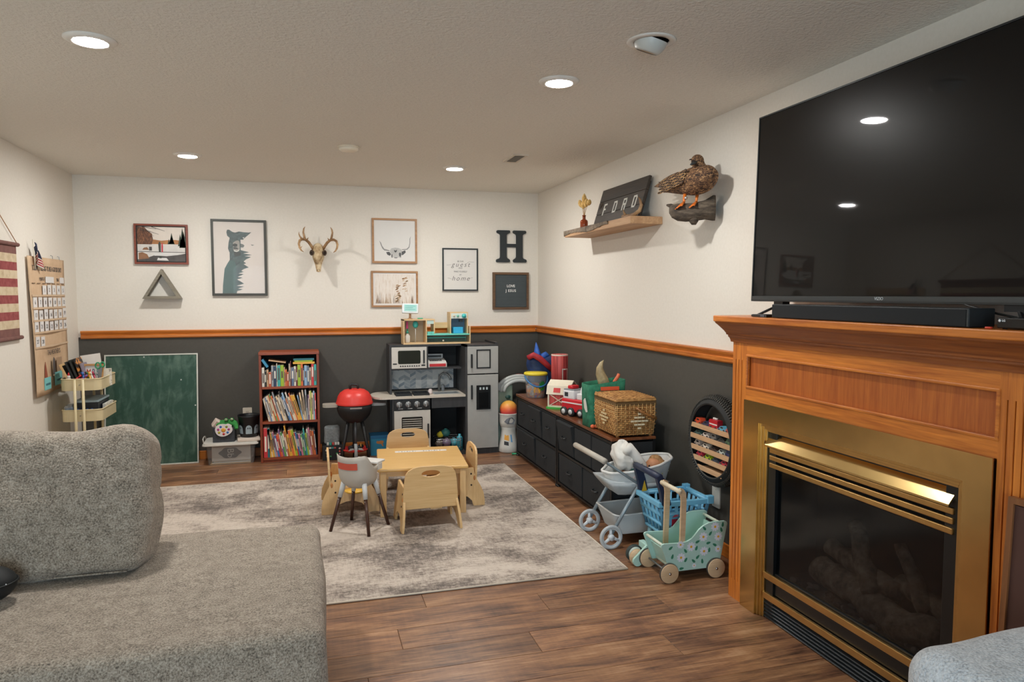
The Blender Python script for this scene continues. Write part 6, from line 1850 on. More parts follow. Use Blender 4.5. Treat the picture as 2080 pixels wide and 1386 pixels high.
CM_ = TR((0.900, 6.36, 1.302), rx=math.radians(-14), ry=math.radians(2), rz=math.radians(-4))
MB(CM_).rbox(-0.073, 0.073, -0.012, 0.012, -0.046, 0.046, 0.008, 3).build('housing', P('#D5DADC', 0.4), t)
MB(CM_).box(-0.054, 0.058, -0.0135, -0.0115, -0.028, 0.034).build('screen', P('#9CCFC8', 0.3), t)
for i in range(3):
    MB(CM_).box(-0.045, 0.045 - 0.02 * (i % 2), -0.0142, -0.0134, 0.018 - i * 0.016, 0.023 - i * 0.016).build('screen_line', P('#6FAFAA', 0.3), t)
tag(MB().cyl((0.965, 6.36, 1.2135), (1.012, 6.35, 1.2135), 0.005, n=10).build('toy_pen', P('#3FA98C', 0.4)), 'short teal pen lying on the stall roof', 'pen')

# ------------------------------------------------------------------ corner toys between fridge and dresser
t = thing('basketball_toy', 'white and grey toddler basketball stand behind the dresser', 'toy', (1.75, 6.2, 0.0))
WP = P('#CFCCC4', 0.45)
MB(TR((1.757, 6.15, 0))).lathe([(0.088, 0.0), (0.098, 0.012), (0.092, 0.06), (0.074, 0.14), (0.068, 0.20), (0.075, 0.235)], 32).build('base', WP, t)
MB(TR((1.757, 6.15, 0))).lathe([(0.064, 0.22), (0.080, 0.235), (0.090, 0.28), (0.092, 0.345), (0.096, 0.352), (0.090, 0.356), (0.084, 0.345), (0.080, 0.28), (0.06, 0.24)], 32, cap=False).build('bowl', WP, t)
MB().rbox(1.678, 1.83, 6.25, 6.30, 0.05, 0.60, 0.02, (4, 2, 8)).build('post', P('#8B9A8A', 0.5), t)
for i, (r_, dz) in enumerate(((0.205, 0.0), (0.175, 0.0), (0.145, 0.0))):
    MB().tube([(1.884 + r_ * math.cos(a), 6.26 - 0.01 * i, 0.535 + r_ * 0.68 * math.sin(a)) for a in [PI * i_ / 20 for i_ in range(3, 21)]], 0.017, 10).build('white_arch', P('#C4C6C2', 0.4), t)
MB().rbox(1.668, 1.708, 6.22, 6.27, 0.545, 0.62, 0.012, 3).build('clear_bracket', glassy('frosted_clip', '#C9CCCB', 0.6, 0.3), t)
MB().ell((1.775, 6.232, 0.485), 0.026, 0.012, 0.020, 14, 10).build('green_button', P('#2C5049', 0.4), t)
flag_sh = [(1.690, 0.075), (1.757, 0.060), (1.748, 0.150), (1.720, 0.165), (1.695, 0.150)]
def wrap(poly, cx, cy, rfun, off=0.002):
    vs = []
    for x, z in poly:
        r0 = rfun(z) + off
        a = (x - cx) / r0
        vs.append((cx + r0 * math.sin(a), cy - r0 * math.cos(a), z))
    return vs
def rf(z):
    return 0.092 - (z - 0.06) * 0.2
for poly, hx in ((((1.692, 0.120), (1.738, 0.110), (1.738, 0.160), (1.70, 0.165)), '#D79A3C'), (((1.755, 0.10), (1.770, 0.098), (1.764, 0.165), (1.752, 0.165)), '#5E90B8'), (((1.690, 0.075), (1.733, 0.068), (1.733, 0.100), (1.692, 0.108)), '#2A2C30')):
    vs = wrap(poly, 1.757, 6.15, rf)
    MB().add(vs, [tuple(range(len(vs)))]).build('decal', P(hx, 0.5), t)
dec = [(1.690, 0.285), (1.72, 0.265), (1.78, 0.262), (1.790, 0.30), (1.765, 0.325), (1.735, 0.322), (1.71, 0.31)]
vs = wrap(dec, 1.757, 6.15, lambda z: 0.092)
MB().add(vs, [tuple(range(len(vs)))]).build('decal', P('#6E7076', 0.5, vary=0.3), t)
BALL, nt, b = new_mat('sunset_ball')
mp = coords(nt); spx = nt.nodes.new('ShaderNodeSeparateXYZ'); link(nt, mp, 'Vector', spx, 0)
mr = nt.nodes.new('ShaderNodeMapRange'); mr.inputs['From Min'].default_value = 0.02; mr.inputs['From Max'].default_value = 0.155
link(nt, spx, 2, mr, 'Value')
r = nt.nodes.new('ShaderNodeValToRGB'); r.color_ramp.elements.new(0.5)
for i, (p_, c) in enumerate(((0.1, '#D83A5A'), (0.5, '#E8663E'), (0.95, '#EDB24E'))):
    r.color_ramp.elements[i].position = p_; r.color_ramp.elements[i].color = lin(c)
link(nt, mr, 'Result', r, 'Fac'); link(nt, r, 'Color', b, 'Base Color'); b.inputs['Roughness'].default_value = 0.4
tag(MB(TR((1.757, 6.15, 0.385), rx=0.3, ry=0.4)).ell((0, 0, 0), 0.081, 0.081, 0.081, 28, 18).build('play_ball', BALL), 'pink to yellow ball resting in the white toy bowl', 'ball')
HM = TR((1.955, 6.40, 0.335), rx=math.radians(-14))
tag(MB(HM).tube([(0.215 * math.cos(a), 0, 0.335 * math.sin(a)) for a in [2 * PI * i / 60 for i in range(60)]], 0.009, 8, closed=True).build('play_hoop', P('#B5382E', 0.4)), 'red plastic hoop leaning in the corner behind the white arches', 'hoop')
tag(MB(HM).tube([(0.190 * math.cos(a), -0.022, -0.012 + 0.318 * math.sin(a)) for a in [2 * PI * i / 60 for i in range(60)]], 0.008, 8, closed=True).build('play_hoop', P('#D9832E', 0.4)), 'orange plastic hoop leaning in front of the red hoop', 'hoop')
t = thing('backpack', 'blue and red backpack propped in the corner on the dresser', 'backpack', (1.98, 5.88, 0.551))
NB, BB_, RB = mottle('navy_nylon', ['#14284E', '#1E3A6C'], nscale=30, rough=0.6, bump=0.3), mottle('blue_nylon', ['#1F4E9C', '#2A62B8'], nscale=30, rough=0.55, bump=0.3), mottle('red_nylon', ['#8E1C28', '#B32834'], nscale=30, rough=0.6, bump=0.3)
def bp(p, n):
    q = p.copy()
    q.x += 0.02 * math.sin((p.z - 0.55) * 9)
    return q + n * mnoise.noise(p * 16) * 0.012
MB().rbox(1.845, 2.11, 5.815, 5.955, 0.5515, 0.890, 0.055, (5, 4, 8), fn=bp).build('pack_body', NB, t)
MB().tube([(1.842, 5.84, 0.880), (1.885, 5.815, 0.905), (1.94, 5.80, 0.875), (2.00, 5.795, 0.82), (2.06, 5.80, 0.765)], [0.022, 0.026, 0.026, 0.024, 0.02], 10).build('red_strap', RB, t)
vs = [(2.02, 5.86, 0.93), (2.075, 5.88, 1.02), (2.10, 5.87, 0.92), (2.16, 5.85, 0.88), (2.10, 5.82, 0.85), (2.05, 5.84, 0.89)]
MB().tube([(1.945, 5.88, 0.86), (1.942, 5.885, 0.92), (1.938, 5.89, 0.97), (1.934, 5.895, 1.010)], [0.055, 0.045, 0.024, 0.003], 9, flat=0.6).build('folded_flap', BB_, t)
MB().tube([(1.97, 5.87, 0.87), (2.02, 5.87, 0.90), (2.06, 5.87, 0.88)], [0.035, 0.03, 0.006], 8).build('side_flap', BB_, t)

# ------------------------------------------------------------------ two fabric-drawer dressers
TOPW = wood('rustic_top', '#4A2716', '#8A5230', 'Y', 1.3, 0.3, 0.35)
FAB = mottle('black_fabric', ['#16181A', '#202326'], nscale=140, rough=0.9, bump=0.3)
FRM = P('#0E1011', 0.4)
def dresser(y0, y1, label, seed, tilts):
    random.seed(seed)
    t = thing('fabric_dresser', label, 'dresser', (1.92, (y0 + y1) / 2, 0.0), 0, 'black fabric-drawer dressers')
    xf, xb = 1.785, 2.062
    MB().box(1.772, 2.072, y0 - 0.002, y1 + 0.002, 0.534, 0.552).build('wood_top', TOPW, t, bevel=0.003)
    fr = MB()
    for xx in (xf, xb):
        for yy in (y0 + 0.012, y1 - 0.012):
            MB().cbox((xx, yy, 0.267), (0.018, 0.018, 0.534)).build('frame_post', FRM, t)
    for z in (0.035, 0.270, 0.520):
        MB().box(xf - 0.008, xf + 0.008, y0 + 0.02, y1 - 0.02, z - 0.008, z + 0.008).build('frame_rail', FRM, t)
    for yy in (y0 + 0.010, y1 - 0.010):
        MB().box(xf, xb, yy - 0.004, yy + 0.004, 0.06, 0.52).build('side_cloth', FAB, t)
    MB().box(xb - 0.004, xb + 0.002, y0 + 0.02, y1 - 0.02, 0.06, 0.52).build('back_cloth', FAB, t)
    k = 0
    for (z0, z1, n) in ((0.046, 0.258, 2), (0.284, 0.508, 3)):
        w = (y1 - y0 - 0.05) / n
        for i in range(n):
            a = y0 + 0.025 + i * w + 0.006
            b_ = a + w - 0.012
            tl = tilts[k]
            M = TR((xf - 0.004, 0, z0), ry=math.radians(-tl))
            d = MB(M).box(0.0, 0.25, a, b_, 0.0, z1 - z0).build('drawer', FAB, t, bevel=0.006)
            zm = (z1 - z0) * 0.55
            ym = (a + b_) / 2
            MB(M).tube([(0.0, ym + 0.034, zm), (-0.014, ym + 0.032, zm - 0.003), (-0.018, ym + 0.015, zm - 0.006), (-0.018, ym - 0.015, zm - 0.006), (-0.014, ym - 0.032, zm - 0.003), (0.0, ym - 0.034, zm)], 0.0045, 8).build('pull', P('#3C4042', 0.35, 0.6), d)
            k += 1
    for yy in (y0 + 0.012, y1 - 0.012):
        MB().cyl((xf, yy, 0.0), (xf, yy, 0.012), 0.014, n=12).build('foot', FRM, t)
    return t
dresser(4.915, 5.965, 'black fabric-drawer dresser farther along the right wall, nearer the fridge', 1, [0, 4, 1, 5, 0.5])
dresser(3.925, 4.905, 'black fabric-drawer dresser nearer the camera, carrying the wicker basket', 2, [0, 1, 0.5, 0.5, 7])

DT = 0.5525
# clear bucket with yellow lid
t = thing('toy_bucket', 'clear bucket of toys with yellow lid and blue handle', 'bucket', (1.875, 5.72, DT))
BM = TR((1.875, 5.72, DT))
MB(BM).lathe([(0.074, 0.0), (0.080, 0.004), (0.094, 0.19), (0.097, 0.195)], 36, cap=False).build('pail', glassy('bucket_plastic', '#BFC8CC', 0.35, 0.1), t)
MB(BM).lathe([(0.001, 0.001), (0.076, 0.001)], 36, cap=False).build('pail_floor', glassy('bucket_plastic', '', 0), t)
MB(BM).lathe([(0.101, 0.193), (0.102, 0.206), (0.096, 0.214), (0.001, 0.217)], 36, cap=True).build('lid', P('#D9C431', 0.4), t)
MB(BM).tube([(0.098 * math.cos(a), 0.0 - 0.102 * abs(math.sin(a)) ** 0.9, 0.185 - 0.085 * math.sin(a)) for a in [PI * i / 24 for i in range(25)]], 0.007, 8).build('handle', P('#2F6FA6', 0.4), t)
MB(BM).lathe([(0.001, 0.004), (0.073, 0.006), (0.078, 0.06), (0.080, 0.10), (0.06, 0.12), (0.001, 0.125)], 30, cap=False).build('toy_filling', mottle('toy_mix', ['#3C6FB0', '#C04A52', '#DFA43A', '#8E9AA6', '#D8CFC0'], nscale=26, rough=0.5, bump=0, pos=[0.36, 0.44, 0.52, 0.6, 0.68]), t)
lf = []
for i in range(22):
    a = 2 * PI * i / 22
    k_ = 1 + (0.35 if i % 2 else -0.1)
    lf.append((0.03 * math.cos(a) * k_, 0.105 + 0.036 * math.sin(a) * k_))
def wrapb(poly, off=0.003):
    vs = []
    for x, z in poly:
        r0 = 0.080 + z * 0.074 + off
        a = x / r0 + 0.35
        vs.append((r0 * math.sin(a), -r0 * math.cos(a), z))
    return vs
v_ = wrapb(lf)
MB(BM).add(v_, [tuple(range(len(v_)))]).build('printed_palm', P('#2F8E3C', 0.5), t)
v_ = wrapb([(-0.075, 0.05), (-0.02, 0.045), (-0.005, 0.085), (-0.03, 0.11), (-0.07, 0.095)], 0.002)
MB(BM).add(v_, [tuple(range(len(v_)))]).build('printed_patch', P('#E0A53C', 0.5), t)
# silo
t = thing('toy_silo', 'tall round red toy silo behind the barn', 'toy', (2.0, 5.42, DT))
SILO, nt, b = new_mat('red_board_print')
tcx = nt.nodes.new('ShaderNodeTexCoord'); wv = nt.nodes.new('ShaderNodeTexNoise'); mpx = nt.nodes.new('ShaderNodeMapping'); mpx.inputs['Scale'].default_value = (60, 60, 1.5)
link(nt, tcx, 'Object', mpx, 'Vector'); link(nt, mpx, 'Vector', wv, 'Vector'); wv.inputs['Scale'].default_value = 1.6
r = nt.nodes.new('ShaderNodeValToRGB'); r.color_ramp.elements[0].position = 0.38; r.color_ramp.elements[1].position = 0.6
r.color_ramp.elements[0].color = lin('#8E2A2C'); r.color_ramp.elements[1].color = lin('#CC5550'); link(nt, wv, 'Fac', r, 'Fac'); link(nt, r, 'Color', b, 'Base Color'); b.inputs['Roughness'].default_value = 0.5
SM_ = TR((1.985, 5.43, DT))
MB(SM_).lathe([(0.068, 0.0), (0.068, 0.385), (0.066, 0.388), (0.062, 0.388), (0.060, 0.36), (0.001, 0.36)], 36, cap=True).build('tube', SILO, t)
MB(SM_).lathe([(0.0685, 0.378), (0.0695, 0.386), (0.066, 0.390)], 36, cap=False).build('rim', P('#D8BDAE', 0.5), t)
def cyw(u, z, r=0.0695, c=0.5):
    a = u / r + c
    return (r * math.sin(a) , -r * math.cos(a), z)
dr_ = [(-0.022, 0.10), (0.024, 0.10), (0.024, 0.27), (-0.022, 0.27)]
dv = [cyw(u + 0.0, z, 0.0692, 0.35) for u, z in [(-0.027, 0.10), (0.0, 0.10), (0.029, 0.10), (0.029, 0.276), (0.0, 0.276), (-0.027, 0.276)]]
MB(SM_).add(dv, [(0, 1, 4, 5), (1, 2, 3, 4)]).build('door_surround', P('#D8D2C6', 0.5), t)
dv = [cyw(u, z, 0.0702, 0.35) for u, z in [(-0.020, 0.10), (0.0, 0.10), (0.022, 0.10), (0.022, 0.266), (0.0, 0.266), (-0.020, 0.266)]]
MB(SM_).add(dv, [(0, 1, 4, 5), (1, 2, 3, 4)]).build('door', P('#8E2A2C', 0.5, vary=0.2), t)
# barn
t = thing('toy_barn', 'red and white toy barn on a green base', 'toy barn', (1.87, 5.13, DT))
BNM = TR((1.905, 5.13, DT), rz=math.radians(-40))
GRS = P('#3FA845', 0.5)
MB(BNM).prism(rrect(-0.105, 0.098, -0.108, 0.095, 0.02, 4), 2, 0.0, 0.014).build('green_base', GRS, t, bevel=0.003)
RW_, CRM_ = SILO, P('#DCD3BE', 0.5)
gab = [(-0.095, 0.014), (0.085, 0.014), (0.085, 0.135), (0.062, 0.180), (-0.005, 0.215), (-0.072, 0.180), (-0.095, 0.135)]
# ridge runs along local y; the door gable faces the camera-right side
MB(BNM).box(-0.088, 0.078, -0.085, 0.075, 0.014, 0.118).build('barn_body', RW_, t)
MB(BNM).prism([(-0.085, 0.118), (0.075, 0.118), (0.058, 0.168), (-0.005, 0.200), (-0.068, 0.168)], 0, -0.083, 0.073).build('gable', RW_, t)
rf_ = [(-0.100, 0.112), (-0.080, 0.178), (-0.005, 0.216), (-0.005, 0.207), (-0.072, 0.170), (-0.092, 0.112)]
MB(BNM).prism(rf_, 0, -0.102, 0.090).build('roof', CRM_, t)
MB(BNM).prism([(-(u) - 0.010, v) for u, v in rf_], 0, -0.102, 0.090).build('roof', CRM_, t)
MB(BNM).prism([(-0.0945, 0.128), (-0.0775, 0.172), (-0.0800, 0.174), (-0.0985, 0.128)], 0, -0.045, 0.010).build('roof_hatch', P('#C23A3A', 0.5), t)
MB(BNM).frame(-0.092, 0.080, 0.014, 0.122, 0.012, -0.094, -0.084).build('door_frame', CRM_, t)
MB(BNM).prism([(-0.080, 0.026), (-0.070, 0.026), (0.068, 0.110), (0.058, 0.110)], 1, -0.092, -0.085).build('cross_brace', CRM_, t)
MB(BNM).prism([(0.068, 0.026), (0.058, 0.026), (-0.080, 0.110), (-0.070, 0.110)], 1, -0.0915, -0.085).build('cross_brace', CRM_, t)
for (a, b_) in ((-0.080, -0.070), (0.060, 0.072)):
    MB(BNM).box(0.078, 0.083, a, b_, 0.014, 0.122).build('corner_board', CRM_, t)
MB(BNM).box(0.078, 0.083, -0.07, 0.07, 0.108, 0.120).build('corner_board', CRM_, t)
MB(BNM).frame(-0.035, 0.028, 0.118, 0.166, 0.008, 0.074, 0.080, axis=0).build('loft_window', CRM_, t)
# rescue truck
t = thing('toy_fire_truck', 'chunky red and white toy rescue truck facing the room', 'toy truck', (1.86, 4.72, DT))
TK = TR((1.885, 4.74, DT), rz=math.radians(24))
TR_ = P('#C4222E', 0.35)
MB(TK).rbox(-0.060, 0.060, -0.125, 0.125, 0.030, 0.125, 0.012, 3).build('chassis', TR_, t)
MB(TK).box(-0.062, 0.062, -0.128, -0.108, 0.026, 0.070).build('bumper', P('#8E9296', 0.35, 0.4), t, bevel=0.004)
MB(TK).box(-0.0625, 0.0625, -0.10, 0.12, 0.092, 0.101).build('white_stripe', P('#DDD6D6', 0.4), t)
MB(TK).rbox(-0.054, 0.054, 0.0, 0.115, 0.120, 0.185, 0.010, 3).build('white_cab', P('#D8D6D8', 0.4), t)
MB(TK).box(-0.050, 0.050, 0.004, 0.110, 0.184, 0.193).build('grey_roof', P('#8C9298', 0.4), t, bevel=0.003)
MB(TK).rbox(-0.036, 0.036, 0.035, 0.085, 0.193, 0.218, 0.008, 2).build('light_bar', P('#C8222C', 0.3), t)
MB(TK).box(-0.0555, -0.053, 0.06, 0.095, 0.140, 0.170).build('cab_window', P('#35393F', 0.2), t)
MB(TK).rbox(-0.045, 0.045, -0.105, -0.015, 0.122, 0.168, 0.008, 2).build('white_hood_box', P('#D8D6D8', 0.4), t)
MB(TK).prism([(-0.035, 0.168), (0.035, 0.168), (0.020, 0.215), (0.008, 0.218), (0.0, 0.212), (-0.008, 0.218), (-0.020, 0.215)], 1, -0.085, -0.04).build('turret', P('#DAD8DA', 0.4), t)
MB(TK).cyl((0, -0.09, 0.19), (0, -0.08, 0.19), 0.012, n=14).build('turret_lamp', P('#C8222C', 0.3), t)
MB(TK).box(-0.030, 0.030, -0.1295, -0.127, 0.072, 0.098).build('windscreen', P('#1C1F24', 0.2), t)
MB(TK).box(0.040, 0.050, -0.107, -0.104, 0.10, 0.175).build('orange_trim', P('#DA6A2E', 0.4), t)
for sx in (-1, 1):
    for wy in (-0.075, 0.02, 0.09):
        w = MB(TK).cyl((sx * 0.050, wy, 0.032), (sx * 0.072, wy, 0.032), 0.032, n=20).build('wheel', P('#17181A', 0.6), t)
        MB(TK).cyl((sx * 0.070, wy, 0.032), (sx * 0.0745, wy, 0.032), 0.018, n=16).build('hub', P('#C9CACA', 0.4), w)
# green fabric bin with rhino / crocodile shapes
t = thing('green_bin', 'green felt toy bin with orange handle tab and horn', 'storage bin', (1.92, 4.34, DT))
GF = mottle('green_felt', ['#1F5A45', '#2B7055', '#378264'], nscale=30, rough=0.95, bump=0.25)
def gw(p, n):
    return p + n * mnoise.noise(p * 11) * 0.012
oq = rrect(1.775, 2.035, 4.275, 4.435, 0.03, 5)
rings = []
for (z, s) in ((DT + 0.001, 0.012), (DT + 0.06, 0.004), (DT + 0.15, 0.0), (DT + 0.24, -0.008), (0.835, -0.010)):
    rings.append([(1.905 + (x - 1.905) * (1 - s * 3) + 0.006 * mnoise.noise(Vector((x * 20, y * 20, z * 12))), 4.355 + (y - 4.355) * (1 - s * 3) + 0.008 * mnoise.noise(Vector((y * 20, x * 20, z * 12))), z + (0.03 * (x - 1.775) / 0.26 if z > 0.8 else 0)) for x, y in oq])
o = MB().rings(rings, cap=False).build('felt_wall', GF, t)
o.modifiers.new('thick', 'SOLIDIFY').thickness = 0.006
MB().prism([(1.905 + (x - 1.905) * 0.96, 4.355 + (y - 4.355) * 0.96) for x, y in oq], 2, DT + 0.001, DT + 0.006).build('felt_floor', GF, t)
MB().box(1.845, 1.975, 4.258, 4.266, 0.800, 0.824).build('orange_handle', P('#DA5A34', 0.6), t)
MB().prism([(4.30, 0.655), (4.33, 0.68), (4.345, 0.73), (4.325, 0.745), (4.30, 0.70), (4.285, 0.66)], 0, 1.757, 1.763).build('white_wing_patch', P('#CFCBC2', 0.7), t)
for i in range(3):
    MB().ell((1.79 + i * 0.028, 4.262, DT + 0.014), 0.016, 0.014, 0.013, 10, 8).build('orange_toe', P('#D8643A', 0.6), t)
HRN = mottle('horn', ['#6E6048', '#A3916C', '#C8B890'], nscale=14, rough=0.45, bump=0.2)
tag(MB().tube([(1.925, 4.34, 0.64), (1.912, 4.335, 0.78), (1.890, 4.33, 0.86), (1.868, 4.325, 0.905), (1.862, 4.32, 0.945), (1.872, 4.318, 0.975), (1.888, 4.318, 0.995)], [0.040, 0.040, 0.037, 0.031, 0.022, 0.012, 0.002], 16).build('animal_horn', HRN), 'large curved tan animal horn standing in the green bin', 'horn')
tag(MB().tube([(1.955, 4.33, 0.80), (1.975, 4.33, 0.85), (1.995, 4.328, 0.878), (2.003, 4.326, 0.90)], [0.012, 0.012, 0.012, 0.010], 10).build('orange_stick', P('#D96A44', 0.5)), 'orange toy stick poking out of the green bin', 'toy')
# wicker basket
t = thing('wicker_basket', 'woven wicker sewing basket with lid and drop handle', 'basket', (1.92, 4.08, DT))
WK, nt, b = new_mat('wicker_weave')
b.inputs['Roughness'].default_value = 0.7
mp = coords(nt); n_ = nt.nodes.new('ShaderNodeTexNoise'); n_.inputs['Scale'].default_value = 35; link(nt, mp, 'Vector', n_, 'Vector')
r = nt.nodes.new('ShaderNodeValToRGB'); r.color_ramp.elements[0].position = 0.3; r.color_ramp.elements[1].position = 0.7
r.color_ramp.elements[0].color = lin('#8A5A2C'); r.color_ramp.elements[1].color = lin('#C49458'); link(nt, n_, 'Fac', r, 'Fac'); link(nt, r, 'Color', b, 'Base Color')
bx0_, bx1_, by0_, by1_, bz0, bz1 = 1.812, 2.052, 3.935, 4.235, DT + 0.012, 0.760
MB().box(bx0_ + 0.006, bx1_ - 0.006, by0_ + 0.006, by1_ - 0.006, bz0, bz1 - 0.004).build('liner', P('#5A3A1E', 0.9), t)
def grow(z):
    return 0.012 * math.sin(PI * min(1, (z - bz0) / (bz1 - bz0)) * 0.8) 
NR = 17
for i in range(NR):
    z = bz0 + 0.006 + i * (bz1 - bz0 - 0.008) / (NR - 1)
    g = grow(z)
    pts = []
    per = []
    L1, L2 = bx1_ - bx0_, by1_ - by0_
    n1, n2 = 18, 24
    for k_ in range(n1):
        per.append((bx0_ + L1 * k_ / n1, by0_, 0, -1))
    for k_ in range(n2):
        per.append((bx1_, by0_ + L2 * k_ / n2, 1, 0))
    for k_ in range(n1):
        per.append((bx1_ - L1 * k_ / n1, by1_, 0, 1))
    for k_ in range(n2):
        per.append((bx0_, by1_ - L2 * k_ / n2, -1, 0))
    for k_, (x, y, nx, ny) in enumerate(per):
        wv_ = 0.0035 * (1 if (k_ + i) % 2 else -1)
        sx_ = (x - (bx0_ + bx1_) / 2) / (L1 / 2)
        sy_ = (y - (by0_ + by1_) / 2) / (L2 / 2)
        pts.append((x + sx_ * g + nx * wv_, y + sy_ * g + ny * wv_, z))
    MB().tube(pts, 0.0058, 6, closed=True).build('wicker_strand', WK, t)
for (x, y) in [(bx0_ + 0.24 * k_ / 9, by0_ - 0.008) for k_ in range(10)] + [(bx0_ - 0.008, by0_ + 0.30 * k_ / 12) for k_ in range(13)]:
    MB().tube([(x, y, bz0), (x + (x - 1.932) * 0.06, y + (y - 4.085) * 0.05, (bz0 + bz1) / 2 + 0.02), (x + (x - 1.932) * 0.05, y + (y - 4.085) * 0.04, bz1)], 0.0022, 6).build('wicker_stake', P('#C9A36A', 0.7), t)
MB().frame(bx0_ - 0.016, bx1_ + 0.016, by0_ - 0.016, by1_ + 0.016, 0.03, bz1 - 0.008, bz1 + 0.012, axis=2).build('rim_braid', P('#5F4522', 0.7), t)
lid = MB().rbox(bx0_ - 0.018, bx1_ + 0.018, by0_ - 0.018, by1_ + 0.018, bz1 + 0.013, bz1 + 0.030, 0.008, 3).build('lid_board', WK, t)
for i in range(22):
    y = by0_ - 0.010 + i * (by1_ - by0_ + 0.02) / 21
    MB().tube([(bx0_ - 0.012 + (bx1_ - bx0_ + 0.024) * k_ / 16, y, bz1 + 0.030 + 0.003 * (1 if (k_ + i) % 2 else -1) + 0.014 * math.sin(PI * k_ / 16) * math.sin(PI * i / 21)) for k_ in range(17)], 0.007, 6).build('lid_strand', WK, lid)
MB().tube([(1.925, by0_ - 0.020, bz1 - 0.022), (1.955, by0_ - 0.034, bz1 - 0.045), (2.0, by0_ - 0.042, bz1 - 0.070), (2.055, by0_ - 0.045, bz1 - 0.092)], 0.0085, 10).build('handle', wood('handle_cane', '#7A4E26', '#A06C38', 'X', 2), t)
for i in range(5):
    for j in range(5):
        if abs(i - 2) + abs(j - 2) <= 2:
            MB().cbox((1.950 + (i - 2) * 0.024, by0_ - 0.026, 0.655 + (j - 2) * 0.022), (0.020, 0.006, 0.010)).build('pale_weave', P('#D3C4A4', 0.7), t)
            MB().cbox((bx0_ - 0.026, 4.075 + (i - 2) * 0.026, 0.665 + (j - 2) * 0.020), (0.006, 0.020, 0.010)).build('pale_weave', P('#CDB88E', 0.7), t)
for (fx_, fy_) in ((bx0_ + 0.01, by0_ + 0.01), (bx1_ - 0.01, by0_ + 0.01), (bx0_ + 0.01, by1_ - 0.01), (bx1_ - 0.01, by1_ - 0.01)):
    MB().cyl((fx_, fy_, DT), (fx_, fy_, bz0 + 0.004), 0.010, n=12).build('foot', P('#9A6E3C', 0.6), t)

# ------------------------------------------------------------------ toddler table and chairs
t = thing('play_table', 'low birch toddler table with a white name strip on top', 'table', (0.733, 4.755, 0.0085), math.radians(-5))
tz = 0.325 - 0.0085
MB().rbox(-0.290, 0.290, -0.305, 0.305, tz - 0.022, tz, 0.008, (2, 2, 1)).build('table_top', wood('maple_top', '#CFA25E', '#DDB574', 'X', 1.0, 0.35, 0.2), t, world=False)
for sx in (-1, 1):
    for sy in (-1, 1):
        MB().box(sx * 0.255 - 0.020, sx * 0.255 + 0.020, sy * 0.270 - 0.020, sy * 0.270 + 0.020, 0.0, tz - 0.022).build('leg', BIRCH_Z, t, world=False, bevel=0.003)
for sy in (-1, 1):
    MB().box(-0.235, 0.235, sy * 0.270 - 0.009, sy * 0.270 + 0.009, tz - 0.057, tz - 0.022).build('apron', BIRCH_X, t, world=False)
for sx in (-1, 1):
    MB().box(sx * 0.255 - 0.009, sx * 0.255 + 0.009, -0.250, 0.250, tz - 0.057, tz - 0.022).build('apron', BIRCH_Y, t, world=False)
ns = MB().box(-0.165, 0.195, 0.155, 0.195, tz, tz + 0.0008).build('name_strip', P('#D5D2CE', 0.5), t, world=False)
random.seed(6)
for i in range(16):
    x_ = -0.14 + i * 0.019
    if i in (7, 8):
        continue
    MB().box(x_, x_ + 0.004 + 0.004 * (i % 2), 0.165, 0.180 + random.uniform(-0.003, 0.004), tz + 0.0008, tz + 0.0012).build('printed_mark', P('#77777A', 0.6), ns, world=False)

